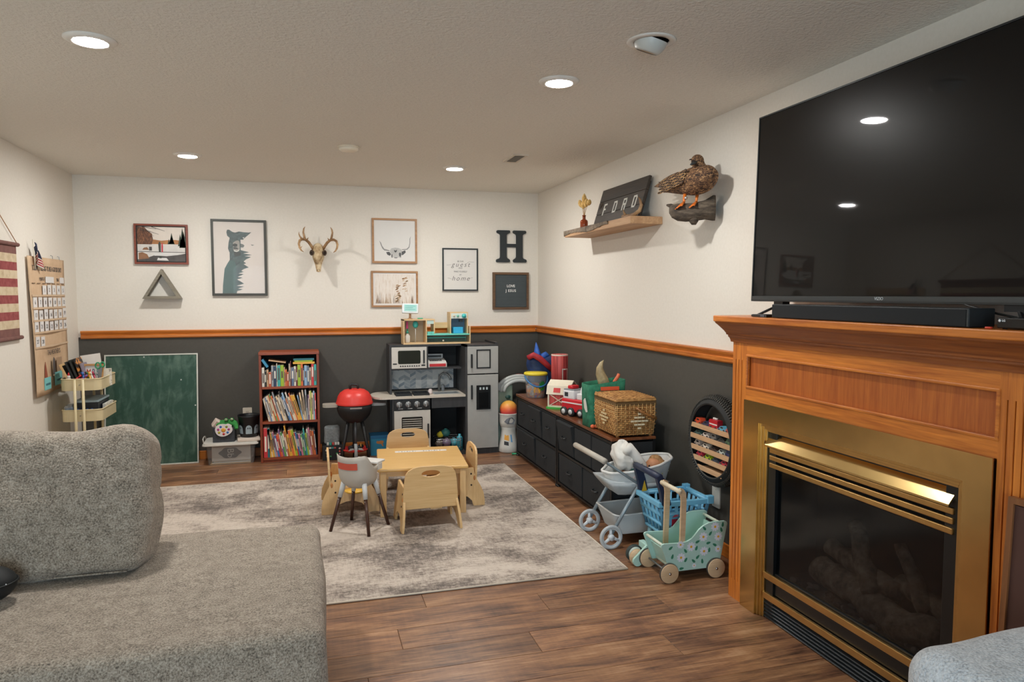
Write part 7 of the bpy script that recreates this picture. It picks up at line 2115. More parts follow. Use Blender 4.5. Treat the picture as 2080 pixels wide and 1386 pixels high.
def resample_outer(cx, cz, outer, n):
    """points of the outer polygon hit by n rays from (cx, cz)"""
    res = []
    m_ = len(outer)
    for i in range(n):
        a = 2 * PI * i / n
        dx, dz = math.cos(a), math.sin(a)
        best = None
        for k_ in range(m_):
            (x1, z1), (x2, z2) = outer[k_], outer[(k_ + 1) % m_]
            ex, ez = x2 - x1, z2 - z1
            den = dx * ez - dz * ex
            if abs(den) < 1e-12:
                continue
            tt = ((x1 - cx) * ez - (z1 - cz) * ex) / den
            uu = ((x1 - cx) * dz - (z1 - cz) * dx) / den
            if tt > 0 and -1e-9 <= uu <= 1 + 1e-9 and (best is None or tt < best):
                best = tt
        res.append((cx + dx * best, cz + dz * best))
    return res
def toddler_chair():
    t = thing('toddler_chair', 'x', 'chair', (0, 0, 0.0085), 0, 'birch toddler chairs around the play table')
    half_ = [(0.0, 0.255), (0.112, 0.255), (0.120, 0.215), (0.135, 0.175), (0.160, 0.130), (0.178, 0.085), (0.185, 0.035), (0.184, 0.0), (0.108, 0.0), (0.098, 0.035), (0.070, 0.062), (0.030, 0.076), (0.0, 0.079)]
    prof = [(-y_, z_) for y_, z_ in half_] + [(y_, z_) for y_, z_ in reversed(half_[1:-1])]
    for s in (-1, 1):
        M = TR((s * 0.178, 0, 0), ry=math.radians(s * -5.5))
        sp_ = MB(M).prism(prof, 0, -0.007, 0.007).build('side_panel', BIRCH_Z, t, world=False, bevel=0.002)
        for (y_, z_) in ((-0.095, 0.215), (-0.095, 0.140)):
            MB(M).cyl((s * 0.0065, y_, z_), (s * 0.010, y_, z_), 0.006, n=12).build('bolt', P('#3A2F28', 0.4, 0.5), sp_, world=False)
    MB().box(-0.165, 0.165, -0.115, 0.140, 0.138, 0.152).build('seat', BIRCH_X, t, world=False, bevel=0.002)
    MB().box(-0.160, 0.160, 0.085, 0.099, 0.085, 0.138).build('front_stretcher', BIRCH_X, t, world=False)
    out_ = [(-0.166, 0.128), (0.166, 0.128), (0.168, 0.20), (0.160, 0.30), (0.150, 0.355)] + [(0.110 * math.cos(a) + 0.035, 0.350 + 0.040 * math.sin(a)) for a in [0.15 + i * 0.2 for i in range(7)]]
    out_ += [(-x_, z_) for x_, z_ in reversed(out_[4:])] + [(-0.160, 0.30), (-0.168, 0.20)]
    n_ = 40
    inner = ellipse(0, 0.343, 0.056, 0.020, n_)
    oo = resample_outer(0, 0.343, out_, n_)
    # keep the two lower corners sharp
    for cxx, czz in ((-0.166, 0.128), (0.166, 0.128)):
        j = min(range(n_), key=lambda q: abs(oo[q][0] - cxx) + abs(oo[q][1] - czz))
        oo[j] = (cxx, czz)
    MB(TR((0, -0.118, 0.0), rx=math.radians(3))).plate(oo, inner, 1, -0.007, 0.007).build('backrest', BIRCH_X, t, world=False, bevel=0.002)
    for s in (-1, 1):
        MB().ell((s * 0.160, -0.118, 0.185), 0.014, 0.009, 0.020, 12, 8).build('locking_tab', wood('tab_wood', '#B5713A', '#C98A4E', 'Z', 2), t, world=False)
    return t
tc = toddler_chair()
tc.location = (0.705, 4.325, 0.0085)
tc.rotation_euler = (0, 0, math.radians(1))
tc['label'] = 'birch toddler chair with its back to the camera, in front of the table'
dup(tc, (0.262, 4.825, 0.0085), math.radians(-91), 'birch toddler chair left of the play table, behind the high chair')
dup(tc, (0.958, 4.762, 0.0085), math.radians(89), 'birch toddler chair on the right side of the play table')
dup(tc, (0.728, 5.275, 0.0085), math.radians(176), 'birch toddler chair behind the table, in front of the toy oven')

# doll high chair
t = thing('high_chair', 'small grey doll high chair with white tray and dark legs', 'high chair', (0.2935, 4.326, 0.0085), math.radians(-35.8))
SH = P('#B9B2A8', 0.5)
rings = []
n_ = 40
for k_ in range(9):
    f = k_ / 8
    ring = []
    for j in range(n_):
        a = 2 * PI * j / n_
        back = max(0.0, -math.sin(a))
        top = 0.375 + 0.085 * min(1.0, back * 2.0) ** 1.0 + 0.012 * abs(math.cos(a))
        z = 0.262 + (top - 0.262) * f
        r_ = (0.055 + 0.045 * min(1, f * 3.2) ** 0.6 + 0.008 * f)
        pw_ = 0.75
        cx_, sy_ = math.copysign(abs(math.cos(a)) ** pw_, math.cos(a)), math.copysign(abs(math.sin(a)) ** pw_, math.sin(a))
        ring.append((r_ * 1.04 * cx_, r_ * 0.92 * sy_ - 0.012 - 0.018 * f * back, z))
    rings.append(ring)
mb = MB().rings(rings, cap=False)
mb.add([rings[0][j] for j in range(n_)], [tuple(range(n_))], 0, True)
o = mb.build('seat_shell', SH, t, world=False, weld=True)
o.modifiers.new('thick', 'SOLIDIFY').thickness = 0.005
def shell_pt(a, f, off):
    back = max(0.0, -math.sin(a))
    top = 0.375 + 0.085 * min(1.0, back * 2.0) + 0.012 * abs(math.cos(a))
    z = 0.262 + (top - 0.262) * f
    r_ = 0.055 + 0.045 * min(1, f * 3.2) ** 0.6 + 0.008 * f + off
    cx_, sy_ = math.copysign(abs(math.cos(a)) ** 0.75, math.cos(a)), math.copysign(abs(math.sin(a)) ** 0.75, math.sin(a))
    return (r_ * 1.04 * cx_, r_ * 0.92 * sy_ - 0.012 - 0.018 * f * back, z)
vs, fs = [], []
for i in range(13):
    a = 1.5 * PI - 0.60 + 1.05 * i / 12
    vs += [shell_pt(a, 0.62, 0.0045), shell_pt(a, 0.82, 0.0045)]
for i in range(12):
    fs.append((2 * i, 2 * i + 2, 2 * i + 3, 2 * i + 1))
MB().add(vs, fs, 0, True).build('red_label', P('#C5533F', 0.6), t, world=False)
tr_ = MB().rbox(-0.095, 0.095, 0.055, 0.150, 0.388, 0.402, 0.006, (3, 2, 1)).build('tray', P('#D5D3CF', 0.4), t, world=False)
MB().box(0.088, 0.097, 0.06, 0.11, 0.352, 0.390).build('tray_clip', P('#D5D3CF', 0.4), tr_, world=False, bevel=0.002)
MB().box(-0.097, -0.088, 0.06, 0.11, 0.352, 0.390).build('tray_clip', P('#D5D3CF', 0.4), tr_, world=False, bevel=0.002)
DKW = wood('dark_walnut_leg', '#33190F', '#4C2A1B', 'Z', 2.0, 0.4)
for sx in (-1, 1):
    for sy in (-1, 1):
        a = Vector((sx * 0.132, sy * 0.115, 0.0))
        b_ = Vector((sx * 0.070, sy * 0.058, 0.295))
        m_ = a.lerp(b_, 0.70)
        lg = MB().tube([a, m_], [0.0098, 0.0108], 14).build('leg', DKW, t, world=False)
        MB().tube([a.lerp(b_, 0.695), b_], [0.0135, 0.016], 14).build('leg_socket', P('#C9CBCB', 0.4), lg, world=False)
        q = a.lerp(b_, 0.655) + Vector((0, -0.011, 0))
        MB().ell(q, 0.0035, 0.003, 0.0035, 8, 6).build('screw', CHROME, lg, world=False)
tag(MB(TR((0.285, 4.60, 0.161))).lathe([(0.001, 0.0), (0.060, 0.0), (0.066, 0.006), (0.064, 0.012), (0.001, 0.010)], 26, cap=False).build('toy_plate', P('#E0AE3C', 0.4)), 'round yellow toy plate on the left toddler chair seat', 'toy plate')

# ------------------------------------------------------------------ doll stroller
t = thing('doll_stroller', 'white doll stroller with grey frame and soft handle bar', 'doll stroller', (1.82, 3.77, 0.0))
GT = P('#6E7A80', 0.35, 0.3)
GTL = P('#B9BDBD', 0.4)
LGW = P('#AEB3B6', 0.5)
CLO = mottle('stroller_cloth', ['#BFC1C2', '#CBCBC9', '#D2D0CC'], nscale=12, rough=0.9, bump=0.2, bdist=0.006)
def wheel(c, r, label='wheel'):
    x, y, z = c
    w = MB().tube([(x + r * 0.86 * math.cos(a), y, z + r * 0.86 * math.sin(a)) for a in [2 * PI * i / 32 for i in range(32)]], r * 0.15, 10, closed=True).build('wheel', LGW, t)
    MB().tube([(x + r * 0.72 * math.cos(a), y, z + r * 0.72 * math.sin(a)) for a in [2 * PI * i / 32 for i in range(32)]], r * 0.07, 8, closed=True).build('rim', P('#C9CED2', 0.4), w)
    MB().cyl((x, y - 0.012, z), (x, y + 0.012, z), r * 0.26, n=18).build('hub', P('#C9CED2', 0.4), w)
    for k_ in range(3):
        a = PI / 2 + 2 * PI * k_ / 3 + 0.1
        MB().tube([(x, y, z), (x + r * 0.74 * math.cos(a), y, z + r * 0.74 * math.sin(a))], [r * 0.16, r * 0.11], 8).build('spoke', P('#C9CED2', 0.4), w)
for yy in (3.600, 3.915):
    wheel((1.622, yy - 0.016, 0.069), 0.069)
    wheel((2.06, yy - 0.016, 0.060), 0.060)
    MB().tube([(1.622, yy, 0.069), (1.800, yy, 0.352)], 0.0105, 12).build('rear_leg', P('#8E9BA2', 0.35, 0.3), t)
    MB().tube([(1.574, yy, 0.507), (1.800, yy, 0.352), (2.06, yy, 0.060)], 0.0078, 12).build('frame_tube', GT, t)
    MB().ell((1.800, yy, 0.352), 0.018, 0.014, 0.018, 12, 8).build('joint', GTL, t)
MB().tube([(1.570, 3.560, 0.510), (1.570, 4.005, 0.510)], 0.0165, 14).build('handle_grip', P('#B5AEA2', 0.7), t)
# bassinet: rim, cloth walls, floor
cxs, cys = 1.862, 3.757
def bass(a, f):
    rx_ = 0.212 * (1 - 0.22 * (1 - f))
    ry_ = 0.140 * (1 - 0.22 * (1 - f))
    wob = 1 + 0.02 * math.sin(a * 9)
    return (cxs + rx_ * math.cos(a) * wob, cys + ry_ * math.sin(a) * wob, 0.295 + (0.140 + 0.036 * math.cos(a)) * f)
rings = [[bass(2 * PI * j / 48, f) for j in range(48)] for f in (0.0, 0.35, 0.7, 1.0)]
o = MB().rings(rings, cap=False).build('bassinet_wall', CLO, t)
o.modifiers.new('thick', 'SOLIDIFY').thickness = 0.004
MB().add(rings[0], [tuple(range(48))], 0, True).build('bassinet_floor', CLO, t)
MB().tube(rings[-1], 0.008, 8, closed=True).build('rim_piping', P('#D5D5D2', 0.8), t)
random.seed(2)
for i in range(14):
    a = random.uniform(PI * 0.95, 1.95 * PI)
    p = Vector(bass(a, random.uniform(0.2, 0.8)))
    nrm = Vector((math.cos(a), math.sin(a), 0))
    MB().ell(p + nrm * 0.004, 0.004, 0.004, 0.005, 8, 6).build('printed_spot', P(random.choice(['#C9A6A0', '#B9B48E', '#A9B4BE']), 0.8), t)
# skirt below the bassinet and sagging undercloth
sk_ = [(1.640, 3.62), (1.640, 3.90), (1.90, 3.90), (2.02, 3.86), (2.02, 3.65), (1.90, 3.615)]
rings = []
for (f, z) in ((1.0, 0.342), (0.93, 0.318), (0.70, 0.285), (0.35, 0.265)):
    rings.append([(1.83 + (x - 1.83) * f, 3.757 + (y - 3.757) * f, z + 0.02 * (x < 1.7) * (f > 0.9)) for x, y in sk_])
o = MB().rings(rings, cap=True).build('seat_sling', mottle('sling_cloth', ['#A8B0B4', '#BCC1C2'], nscale=14, rough=0.9, bump=0.2), t)
# hood, folded back in pleats
HOOD = mottle('hood_cloth', ['#C6C4BE', '#D4D2CC', '#DAD8D2'], nscale=7, rough=0.95, bump=0.3, bdist=0.01)
rings = []
for k_ in range(17):
    f = k_ / 16
    ring = []
    for j in range(40):
        a = 2 * PI * j / 40
        th = -PI / 2 + PI * (f * 0.98 + 0.01)
        pl = 1 + 0.10 * math.sin(a * 5 + f * 6) + 0.07 * math.sin(f * 26 + a * 2)
        r_ = math.cos(th) * pl
        ring.append((1.752 + 0.060 * r_ * math.cos(a) + 0.050 * math.sin(th) * -0.35 + 0.03 * (1 - f) , 3.752 + 0.130 * r_ * math.sin(a) * (1 - 0.30 * f), 0.492 + 0.078 * math.sin(th) + 0.012 * math.sin(a * 3)))
    rings.append(ring)
MB(TR((1.752, 3.752, 0.49), ry=math.radians(28)) @ Matrix.Translation((-1.752, -3.752, -0.49))).rings(rings).build('folded_hood', HOOD, t)
MB().tube([(1.735, 3.64, 0.53), (1.760, 3.66, 0.55), (1.800, 3.65, 0.50), (1.835, 3.63, 0.45), (1.845, 3.62, 0.415)], [0.022, 0.034, 0.032, 0.026, 0.014], 12).build('hood_pleat', HOOD, t)
# wire bow that carries the hood
MB().tube([(1.80, 3.60, 0.36), (1.83, 3.60, 0.42), (1.82, 3.61, 0.47)], 0.004, 8).build('hood_wire', GT, t)
# shopping net below
bk = MB()
rings = []
for (z, x0_, x1_, y0_, y1_) in ((0.062, 1.70, 1.985, 3.632, 3.882), (0.10, 1.685, 1.99, 3.628, 3.886), (0.185, 1.655, 2.0, 3.622, 3.892)):
    rings.append([(x + 0.004 * mnoise.noise(Vector((x * 30, y * 30, z * 20))), y, z + (0.012 * math.sin(x * 40) if z > 0.15 else 0)) for x, y in rrect(x0_, x1_, y0_, y1_, 0.03, 4)])
o = MB().rings(rings, cap=False).build('net_wall', glassy('mesh_cloth', '#BFC3C4', 0.82, 0.8), t)
MB().add(rings[0], [tuple(range(len(rings[0])))], 0, True).build('net_floor', CLO, t)
MB().tube(rings[-1], 0.005, 6, closed=True).build('net_edge', CLO, t)
# doll
t = thing('baby_doll', 'baby doll with tousled light brown hair lying in the stroller', 'doll', (1.93, 3.757, 0.305))
SKN = P('#C98E68', 0.6)
dl = MB()
dl.ell((1.958, 3.735, 0.410), 0.052, 0.048, 0.055, 20, 14)
dl.ell((1.914, 3.705, 0.402), 0.012, 0.010, 0.010, 10, 8)
dl.tube([(1.96, 3.745, 0.36), (1.92, 3.757, 0.335), (1.86, 3.76, 0.335), (1.80, 3.76, 0.33)], [0.026, 0.034, 0.045, 0.036], 14)
dl.tube([(1.81, 3.73, 0.345), (1.76, 3.72, 0.385), (1.745, 3.71, 0.40)], [0.022, 0.018, 0.016], 10)
dl.tube([(1.88, 3.72, 0.355), (1.86, 3.69, 0.395), (1.88, 3.685, 0.42)], [0.018, 0.015, 0.014], 10)
o = dl.build('body', SKN, t)
md = o.modifiers.new('remesh', 'REMESH'); md.mode = 'VOXEL'; md.voxel_size = 0.005; md.use_smooth_shade = True
HR = mottle('doll_hair', ['#6E4A2C', '#A67C50', '#C7A070'], nscale=30, rough=0.8, bump=0.6, bdist=0.008, distort=2)
def hair_fn(p, n):
    return p + n * (mnoise.noise(p * 55) * 0.010 + 0.002)
hb = MB()
for (dx, dy, dz, r_) in ((0.018, 0.012, 0.028, 0.044), (0.034, -0.006, 0.010, 0.040), (0.010, 0.022, 0.040, 0.028), (0.030, -0.012, -0.012, 0.030), (0.000, 0.008, 0.050, 0.020), (0.036, 0.004, 0.036, 0.022)):
    hb.ell((1.962 + dx, 3.738 + dy, 0.412 + dz), r_, r_ * 0.95, r_ * 0.9, 14, 10)
o = hb.build('hair', HR, t)
md = o.modifiers.new('remesh', 'REMESH'); md.mode = 'VOXEL'; md.voxel_size = 0.005; md.use_smooth_shade = True
for (x_, y_, z_) in ((1.916, 3.708, 0.424), (1.948, 3.690, 0.420)):
    MB().ell((x_, y_, z_), 0.0065, 0.005, 0.008, 10, 8).build('eye', P('#1E1A1C', 0.2), t)
MB().tube([(1.920, 3.700, 0.388), (1.928, 3.694, 0.386), (1.938, 3.691, 0.388)], 0.003, 6).build('mouth', P('#B0604E', 0.5), t)
def rom(p, n):
    return p + n * mnoise.noise(p * 24) * 0.006
MB().rbox(1.745, 1.90, 3.70, 3.815, 0.312, 0.398, 0.035, 5, fn=rom).build('teal_romper', mottle('teal_knit', ['#3F8E96', '#58A8AC'], nscale=60, rough=0.9, bump=0.2), t)

# ------------------------------------------------------------------ blue toy shopping cart
t = thing('shopping_cart', 'light blue plastic toy shopping cart with navy handle', 'toy shopping cart', (1.93, 3.44, 0.0))
LB = P('#6FB0D0', 0.4)
LB2 = P('#5FA2C6', 0.4)
NV = P('#1D2742', 0.45)
x0, x1, y0, y1, zb, zt_ = 1.785, 2.075, 3.325, 3.565, 0.145, 0.315
sh = 0.035
def corner(sx, sy, z):
    f = (z - zb) / (zt_ - zb)
    xa, xb2 = x0 + sh * (1 - f), x1 - sh * (1 - f)
    ya, yb2 = y0 + sh * (1 - f) * 0.6, y1 - sh * (1 - f) * 0.6
    return (xa if sx < 0 else xb2, ya if sy < 0 else yb2, z)
def lattice(pa, pb, qa, qb, nu, nv, name):
    """panel between lower edge pa-pb and upper edge qa-qb with window openings: bars only"""
    A, B_, C_, D_ = map(Vector, (pa, pb, qa, qb))
    def pt(u, v):
        return A.lerp(B_, u).lerp(C_.lerp(D_, u), v)
    for i in range(nu + 1):
        u = i / nu
        MB().tube([pt(u, 0), pt(u, 1)], 0.0125, 8, flat=0.5).build('upright_bar', LB, t)
    for j in range(nv + 1):
        v = j / nv
        MB().tube([pt(0, v), pt(1, v)], 0.0115, 8).build('cross_bar', LB, t)
for (a, b_, n_) in (((-1, -1), (1, -1), 6), ((1, -1), (1, 1), 5), ((1, 1), (-1, 1), 6), ((-1, 1), (-1, -1), 5)):
    lattice(corner(a[0], a[1], zb), corner(b_[0], b_[1], zb), corner(a[0], a[1], zt_), corner(b_[0], b_[1], zt_), n_, 3, 'side')
MB().add([corner(-1, -1, zb), corner(1, -1, zb), corner(1, 1, zb), corner(-1, 1, zb)], [(0, 1, 2, 3)]).box(x0 + 0.04, x1 - 0.04, y0 + 0.03, y1 - 0.03, zb - 0.008, zb - 0.001).build('basket_floor', LB2, t)
MB().plate([(x0 - 0.016, y0 - 0.016), (x1 + 0.016, y0 - 0.016), (x1 + 0.016, y1 + 0.016), (x0 - 0.016, y1 + 0.016)], [(x0 + 0.004, y0 + 0.004), (x1 - 0.004, y0 + 0.004), (x1 - 0.004, y1 - 0.004), (x0 + 0.004, y1 - 0.004)], 2, zt_ - 0.012, zt_ + 0.016).build('rim', LB, t, bevel=0.004)
for (x_, y_) in ((x1 + 0.004, y0 - 0.004), (x1 + 0.004, y1 + 0.004), ((x0 + x1) / 2 + 0.03, y1 + 0.008)):
    MB().cbox((x_, y_, zt_ + 0.008), (0.040, 0.030, 0.044)).build('rim_lug', LB, t, bevel=0.004)
MB().prism([(1.835, 0.200), (1.905, 0.196), (1.905, 0.262), (1.838, 0.262)], 1, y0 - 0.001, y0 + 0.009).build('front_plate', LB, t)
MB().box(1.855, 1.888, y0 - 0.004, y0 + 0.001, 0.186, 0.232).build('red_logo_block', P('#B8283A', 0.4), t)
MB().prism([(1.858, 0.242), (1.892, 0.245), (1.892, 0.258), (1.870, 0.254)], 1, y0 - 0.004, y0 + 0.001).build('red_logo_flash', P('#C9485A', 0.4), t)
for yy in (y0 + 0.012, y1 - 0.012):
    s = -1 if yy < 3.44 else 1
    arm = [(1.752, 0.472), (1.778, 0.482), (1.795, 0.462), (1.820, 0.395), (1.838, 0.318), (1.812, 0.300), (1.786, 0.318), (1.776, 0.385), (1.758, 0.445)]
    MB().prism(arm, 1, yy - 0.013 + s * 0.022, yy + 0.013 + s * 0.022).build('handle_arm', NV, t, bevel=0.004)
    MB().prism([(1.795, 0.322), (1.828, 0.326), (1.812, 0.385)], 1, yy - 0.015 + s * 0.022, yy + 0.015 + s * 0.022).build('yellow_badge', P('#D9AE2E', 0.4), t)
MB().tube([(1.770, y0 - 0.022, 0.470), (1.766, (y0 + y1) / 2, 0.474), (1.770, y1 + 0.022, 0.470)], 0.018, 12).build('handle_bar', NV, t)
for yy in (y0 + 0.04, y1 - 0.04):
    MB().tube([(1.84, yy, 0.14), (1.825, yy, 0.05), (1.835, yy, 0.03)], [0.018, 0.014, 0.012], 10).build('leg', P('#8FC0D0', 0.4), t)
    MB().tube([(2.02, yy, 0.14), (2.03, yy, 0.05), (2.03, yy, 0.03)], [0.018, 0.014, 0.012], 10).build('leg', P('#8FC0D0', 0.4), t)
    for xx in (1.835, 2.03):
        MB().cyl((xx, yy - 0.010, 0.03), (xx, yy + 0.010, 0.03), 0.030, n=20).build('wheel', P('#D0D6D6', 0.4), t)

# mint push toy whose wheels show beside the pram
MINT = P('#ABCFC4', 0.45)
WDW = wood('wheel_wood', '#BFA07C', '#D2B794', 'X', 2.0, 0.5)
t = thing('push_toy', 'mint wooden push toy wheels showing behind the doll pram', 'toy', (1.68, 3.38, 0.0))
MB().cyl((1.668, 3.375, 0.045), (1.668, 3.395, 0.045), 0.045, n=26).build('rear_wheel', P('#C9D6CE', 0.45), t)
MB().cyl((1.668, 3.374, 0.045), (1.668, 3.396, 0.045), 0.0465, n=26).build('tyre', P('#2E3836', 0.6), t)
MB().cyl((1.668, 3.372, 0.045), (1.668, 3.398, 0.045), 0.038, n=26).build('wheel_face', P('#C9D6CE', 0.45), t)
MB().cyl((1.660, 3.325, 0.042), (1.660, 3.343, 0.042), 0.042, n=26).build('front_wheel', WDW, t)
MB().prism([(1.650 + 0.026 * math.cos(a), 0.030 + 0.026 * math.sin(a)) for a in [PI * 0.75 + PI * i / 10 for i in range(11)]] + [(1.715, 0.085), (1.700, 0.110)], 1, 3.305, 3.320).build('side_arm', MINT, t, bevel=0.003)
MB().box(1.70, 1.73, 3.305, 3.40, 0.075, 0.11).build('axle_block', MINT, t, bevel=0.003)
MB().cyl((1.665, 3.305, 0.045), (1.665, 3.302, 0.045), 0.005, n=10).build('bolt', P('#3A4448', 0.4, 0.5), t)

# ------------------------------------------------------------------ mint doll pram with daisies
t = thing('doll_pram', 'mint green wooden doll pram painted with white daisies', 'doll pram', (1.85, 3.18, 0.0))
prof = [(1.716, 0.050), (1.992, 0.050), (2.036, 0.268), (2.032, 0.278), (2.020, 0.283), (1.965, 0.284), (1.930, 0.280), (1.900, 0.268), (1.875, 0.250), (1.855, 0.228), (1.835, 0.208), (1.808, 0.196), (1.780, 0.192), (1.680, 0.196), (1.670, 0.192), (1.667, 0.184)]
py0, py1 = 3.085, 3.283
pn = MB().prism(prof, 1, py0, py0 + 0.010).build('side_panel', MINT, t, bevel=0.002)
MB().prism(prof, 1, py1 - 0.010, py1).build('side_panel', MINT, t, bevel=0.002)
MB().box(1.735, 1.985, py0 + 0.010, py1 - 0.010, 0.056, 0.066).build('floor_board', MINT, t)
MB(TR((0, 0, 0))).prism([(1.738, 0.060), (1.746, 0.060), (1.712, 0.150), (1.704, 0.150)], 1, py0 + 0.010, py1 - 0.010).build('end_board', MINT, t)
text_part('brand_mark', 'moover', 0.030, TR((1.714, 3.19, 0.115)) @ Matrix.Rotation(math.radians(-20), 4, 'Y') @ Matrix(((0, 0, -1, 0), (-1, 0, 0, 0), (0, 1, 0, 0), (0, 0, 0, 1))), P('#8FAAA0', 0.5), t, 0.0008) if False else None
MB().prism([(1.985, 0.060), (1.993, 0.060), (2.024, 0.235), (2.016, 0.235)], 1, py0 + 0.010, py1 - 0.010).build('end_board', MINT, t)
for (x_, z_) in ((1.684, 0.182), (1.742, 0.064), (2.016, 0.262)):
    MB().cyl((x_, py0 + 0.008, z_), (x_, py1 - 0.008, z_), 0.0075, n=14).build('dowel', P('#CFD6C4', 0.5), t)
for yy in (py0 + 0.016, py1 - 0.016):
    pts = [(1.775, 0.085), (1.800, 0.085), (1.803, 0.20), (1.806, 0.30), (1.808, 0.40), (1.804, 0.440), (1.792, 0.460), (1.774, 0.466), (1.760, 0.458), (1.756, 0.444), (1.766, 0.436), (1.777, 0.425), (1.780, 0.40), (1.778, 0.30), (1.776, 0.20)]
    hp_ = MB().prism(pts, 1, yy - 0.006, yy + 0.006).build('handle_post', WDW, t, bevel=0.002)
    MB().cyl((1.788, yy - 0.008, 0.13), (1.788, yy - 0.006, 0.13), 0.004, n=10).build('screw', STEEL, hp_)
MB().cyl((1.768, py0 + 0.004, 0.451), (1.768, py1 - 0.004, 0.451), 0.0115, n=16).build('handle_bar', P('#D6C9AE', 0.5), t)
for (xx, zz) in ((1.704, 0.050), (1.966, 0.050)):
    MB().cyl((xx, py0 - 0.012, zz), (xx, py1 + 0.012, zz), 0.005, n=10).build('axle', STEEL, t)
    for yy, s in ((py0 - 0.012, -1), (py1 + 0.012, 1)):
        w = MB().cyl((xx, yy - 0.010, zz), (xx, yy + 0.010, zz), 0.0485, n=32).build('wheel', WDW, t, bevel=0.002)
        MB().cyl((xx, yy - 0.006, zz), (xx, yy + 0.006, zz), 0.050, n=32).build('rubber_tyre', P('#3A3632', 0.7), w)
        MB().cyl((xx, yy + s * 0.010, zz), (xx, yy + s * 0.014, zz), 0.007, n=12).build('axle_cap', CHROME, w)
yd = py0 - 0.0006
dais = [(1.772, 0.184, 0.020), (1.832, 0.168, 0.024), (1.900, 0.212, 0.024), (1.966, 0.258, 0.024), (1.985, 0.206, 0.023), (1.905, 0.138, 0.024), (1.776, 0.118, 0.024), (1.850, 0.070, 0.012), (1.985, 0.142, 0.018)]
PET, YC, LEAF = P('#DCDFEA', 0.5), P('#D8A92E', 0.5), P('#2E7A5E', 0.5)
for (cx_, cz_, r_) in dais:
    pts = []
    for i in range(48):
        a = 2 * PI * i / 48
        k_ = 0.62 + 0.38 * abs(math.cos(a * 4.5)) ** 0.7
        pts.append((cx_ + r_ * k_ * math.cos(a), cz_ + r_ * k_ * math.sin(a)))
    d_ = MB().prism(pts, 1, yd, yd + 0.0005).build('painted_daisy', PET, pn)
    MB().prism(ellipse(cx_, cz_, r_ * 0.27, r_ * 0.27, 14), 1, yd - 0.0005, yd).build('painted_daisy_centre', YC, d_) if False else MB().prism(ellipse(cx_, cz_, r_ * 0.27, r_ * 0.27, 14), 1, yd - 0.0005, yd).build('daisy_centre', YC, t)
lv = [(1.718, 0.172, 0.6), (1.728, 0.128, 1.3), (1.800, 0.150, 2.2), (1.803, 0.104, 1.0), (1.862, 0.158, 1.2), (1.868, 0.190, 0.4), (1.930, 0.178, 0.2), (1.935, 0.142, 1.4), (1.870, 0.112, 0.8), (1.846, 0.094, 2.4), (1.896, 0.088, 1.7), (1.940, 0.226, 0.9), (1.905, 0.255, 2.3), (2.002, 0.240, 1.9), (2.010, 0.266, 1.5), (1.780, 0.062, 0.1), (1.965, 0.165, 2.6)]
for (cx_, cz_, an) in lv:
    pts = []
    for i in range(16):
        a = 2 * PI * i / 16
        u, v = 0.0125 * math.cos(a), 0.0062 * math.sin(a) * (1 - 0.3 * math.cos(a))
        pts.append((cx_ + u * math.cos(an) - v * math.sin(an), cz_ + u * math.sin(an) + v * math.cos(an)))
    MB().prism(pts, 1, yd, yd + 0.0005).build('painted_leaf', LEAF, pn)

# ------------------------------------------------------------------ tire shelf with toy cars
TYc, TZc = 3.343, 0.637
t = thing('tire_shelf', 'bicycle tire wall shelf with pale wooden rows on the charcoal wall', 'shelf', (2.13, TYc, 0.387))
RUB = P('#1D1E1E', 0.75)
rings = []
sec = [(2.174, 0.213), (2.150, 0.232), (2.128, 0.240), (2.106, 0.234), (2.092, 0.222), (2.084, 0.207), (2.080, 0.200), (2.086, 0.200), (2.100, 0.214), (2.128, 0.226), (2.160, 0.212), (2.174, 0.205)]
for i in range(72):
    a = 2 * PI * i / 72
    rings.append([(x_, TYc + r_ * math.cos(a), TZc + r_ * math.sin(a)) for x_, r_ in sec])
MB().rings(rings, closed=True, cap=False).build('tire', RUB, t)
kb_ = MB()
for i in range(96):
    a = 2 * PI * i / 96
    for j, (x_, r_, tl) in enumerate(((2.099, 0.232, 0.6), (2.117, 0.242, 0.2), (2.140, 0.242, -0.2), (2.158, 0.230, -0.6))):
        aa = a + (0.033 if j % 2 else 0)
        kb_.cbox((0, 0, 0), (0.013, 0.009, 0.014), M=Matrix.Translation((x_, TYc + r_ * math.cos(aa), TZc + r_ * math.sin(aa))) @ Matrix.Rotation(aa - PI / 2, 4, 'X') @ Matrix.Rotation(tl, 4, 'Y'))
o = kb_.build('tread_knobs', P('#3A3833', 0.8), t)
o['kind'] = 'stuff'
MB().tube([(2.086, TYc + 0.200 * math.cos(a), TZc + 0.200 * math.sin(a)) for a in [2 * PI * i / 64 for i in range(64)]], 0.004, 6, closed=True).build('bead', P('#3F3E3A', 0.5), t)
STR = wood('strip_wood', '#B98F68', '#D2AC86', 'Y', 1.5, 0.55)
rows = [0.712, 0.650, 0.588, 0.532, 0.484]
rowinfo = []
for z in rows:
    hc = math.sqrt(max(0.0, 0.206 ** 2 - (z - 0.012 - TZc) ** 2)) - 0.004
    s_ = MB().box(2.085, 2.093, TYc - hc, TYc + hc, z - 0.026, z).build('front_strip', STR, t)
    MB().box(2.093, 2.172, TYc - hc, TYc + hc, z - 0.020, z - 0.012).build('shelf_board', STR, t)
    rowinfo.append((z, hc))
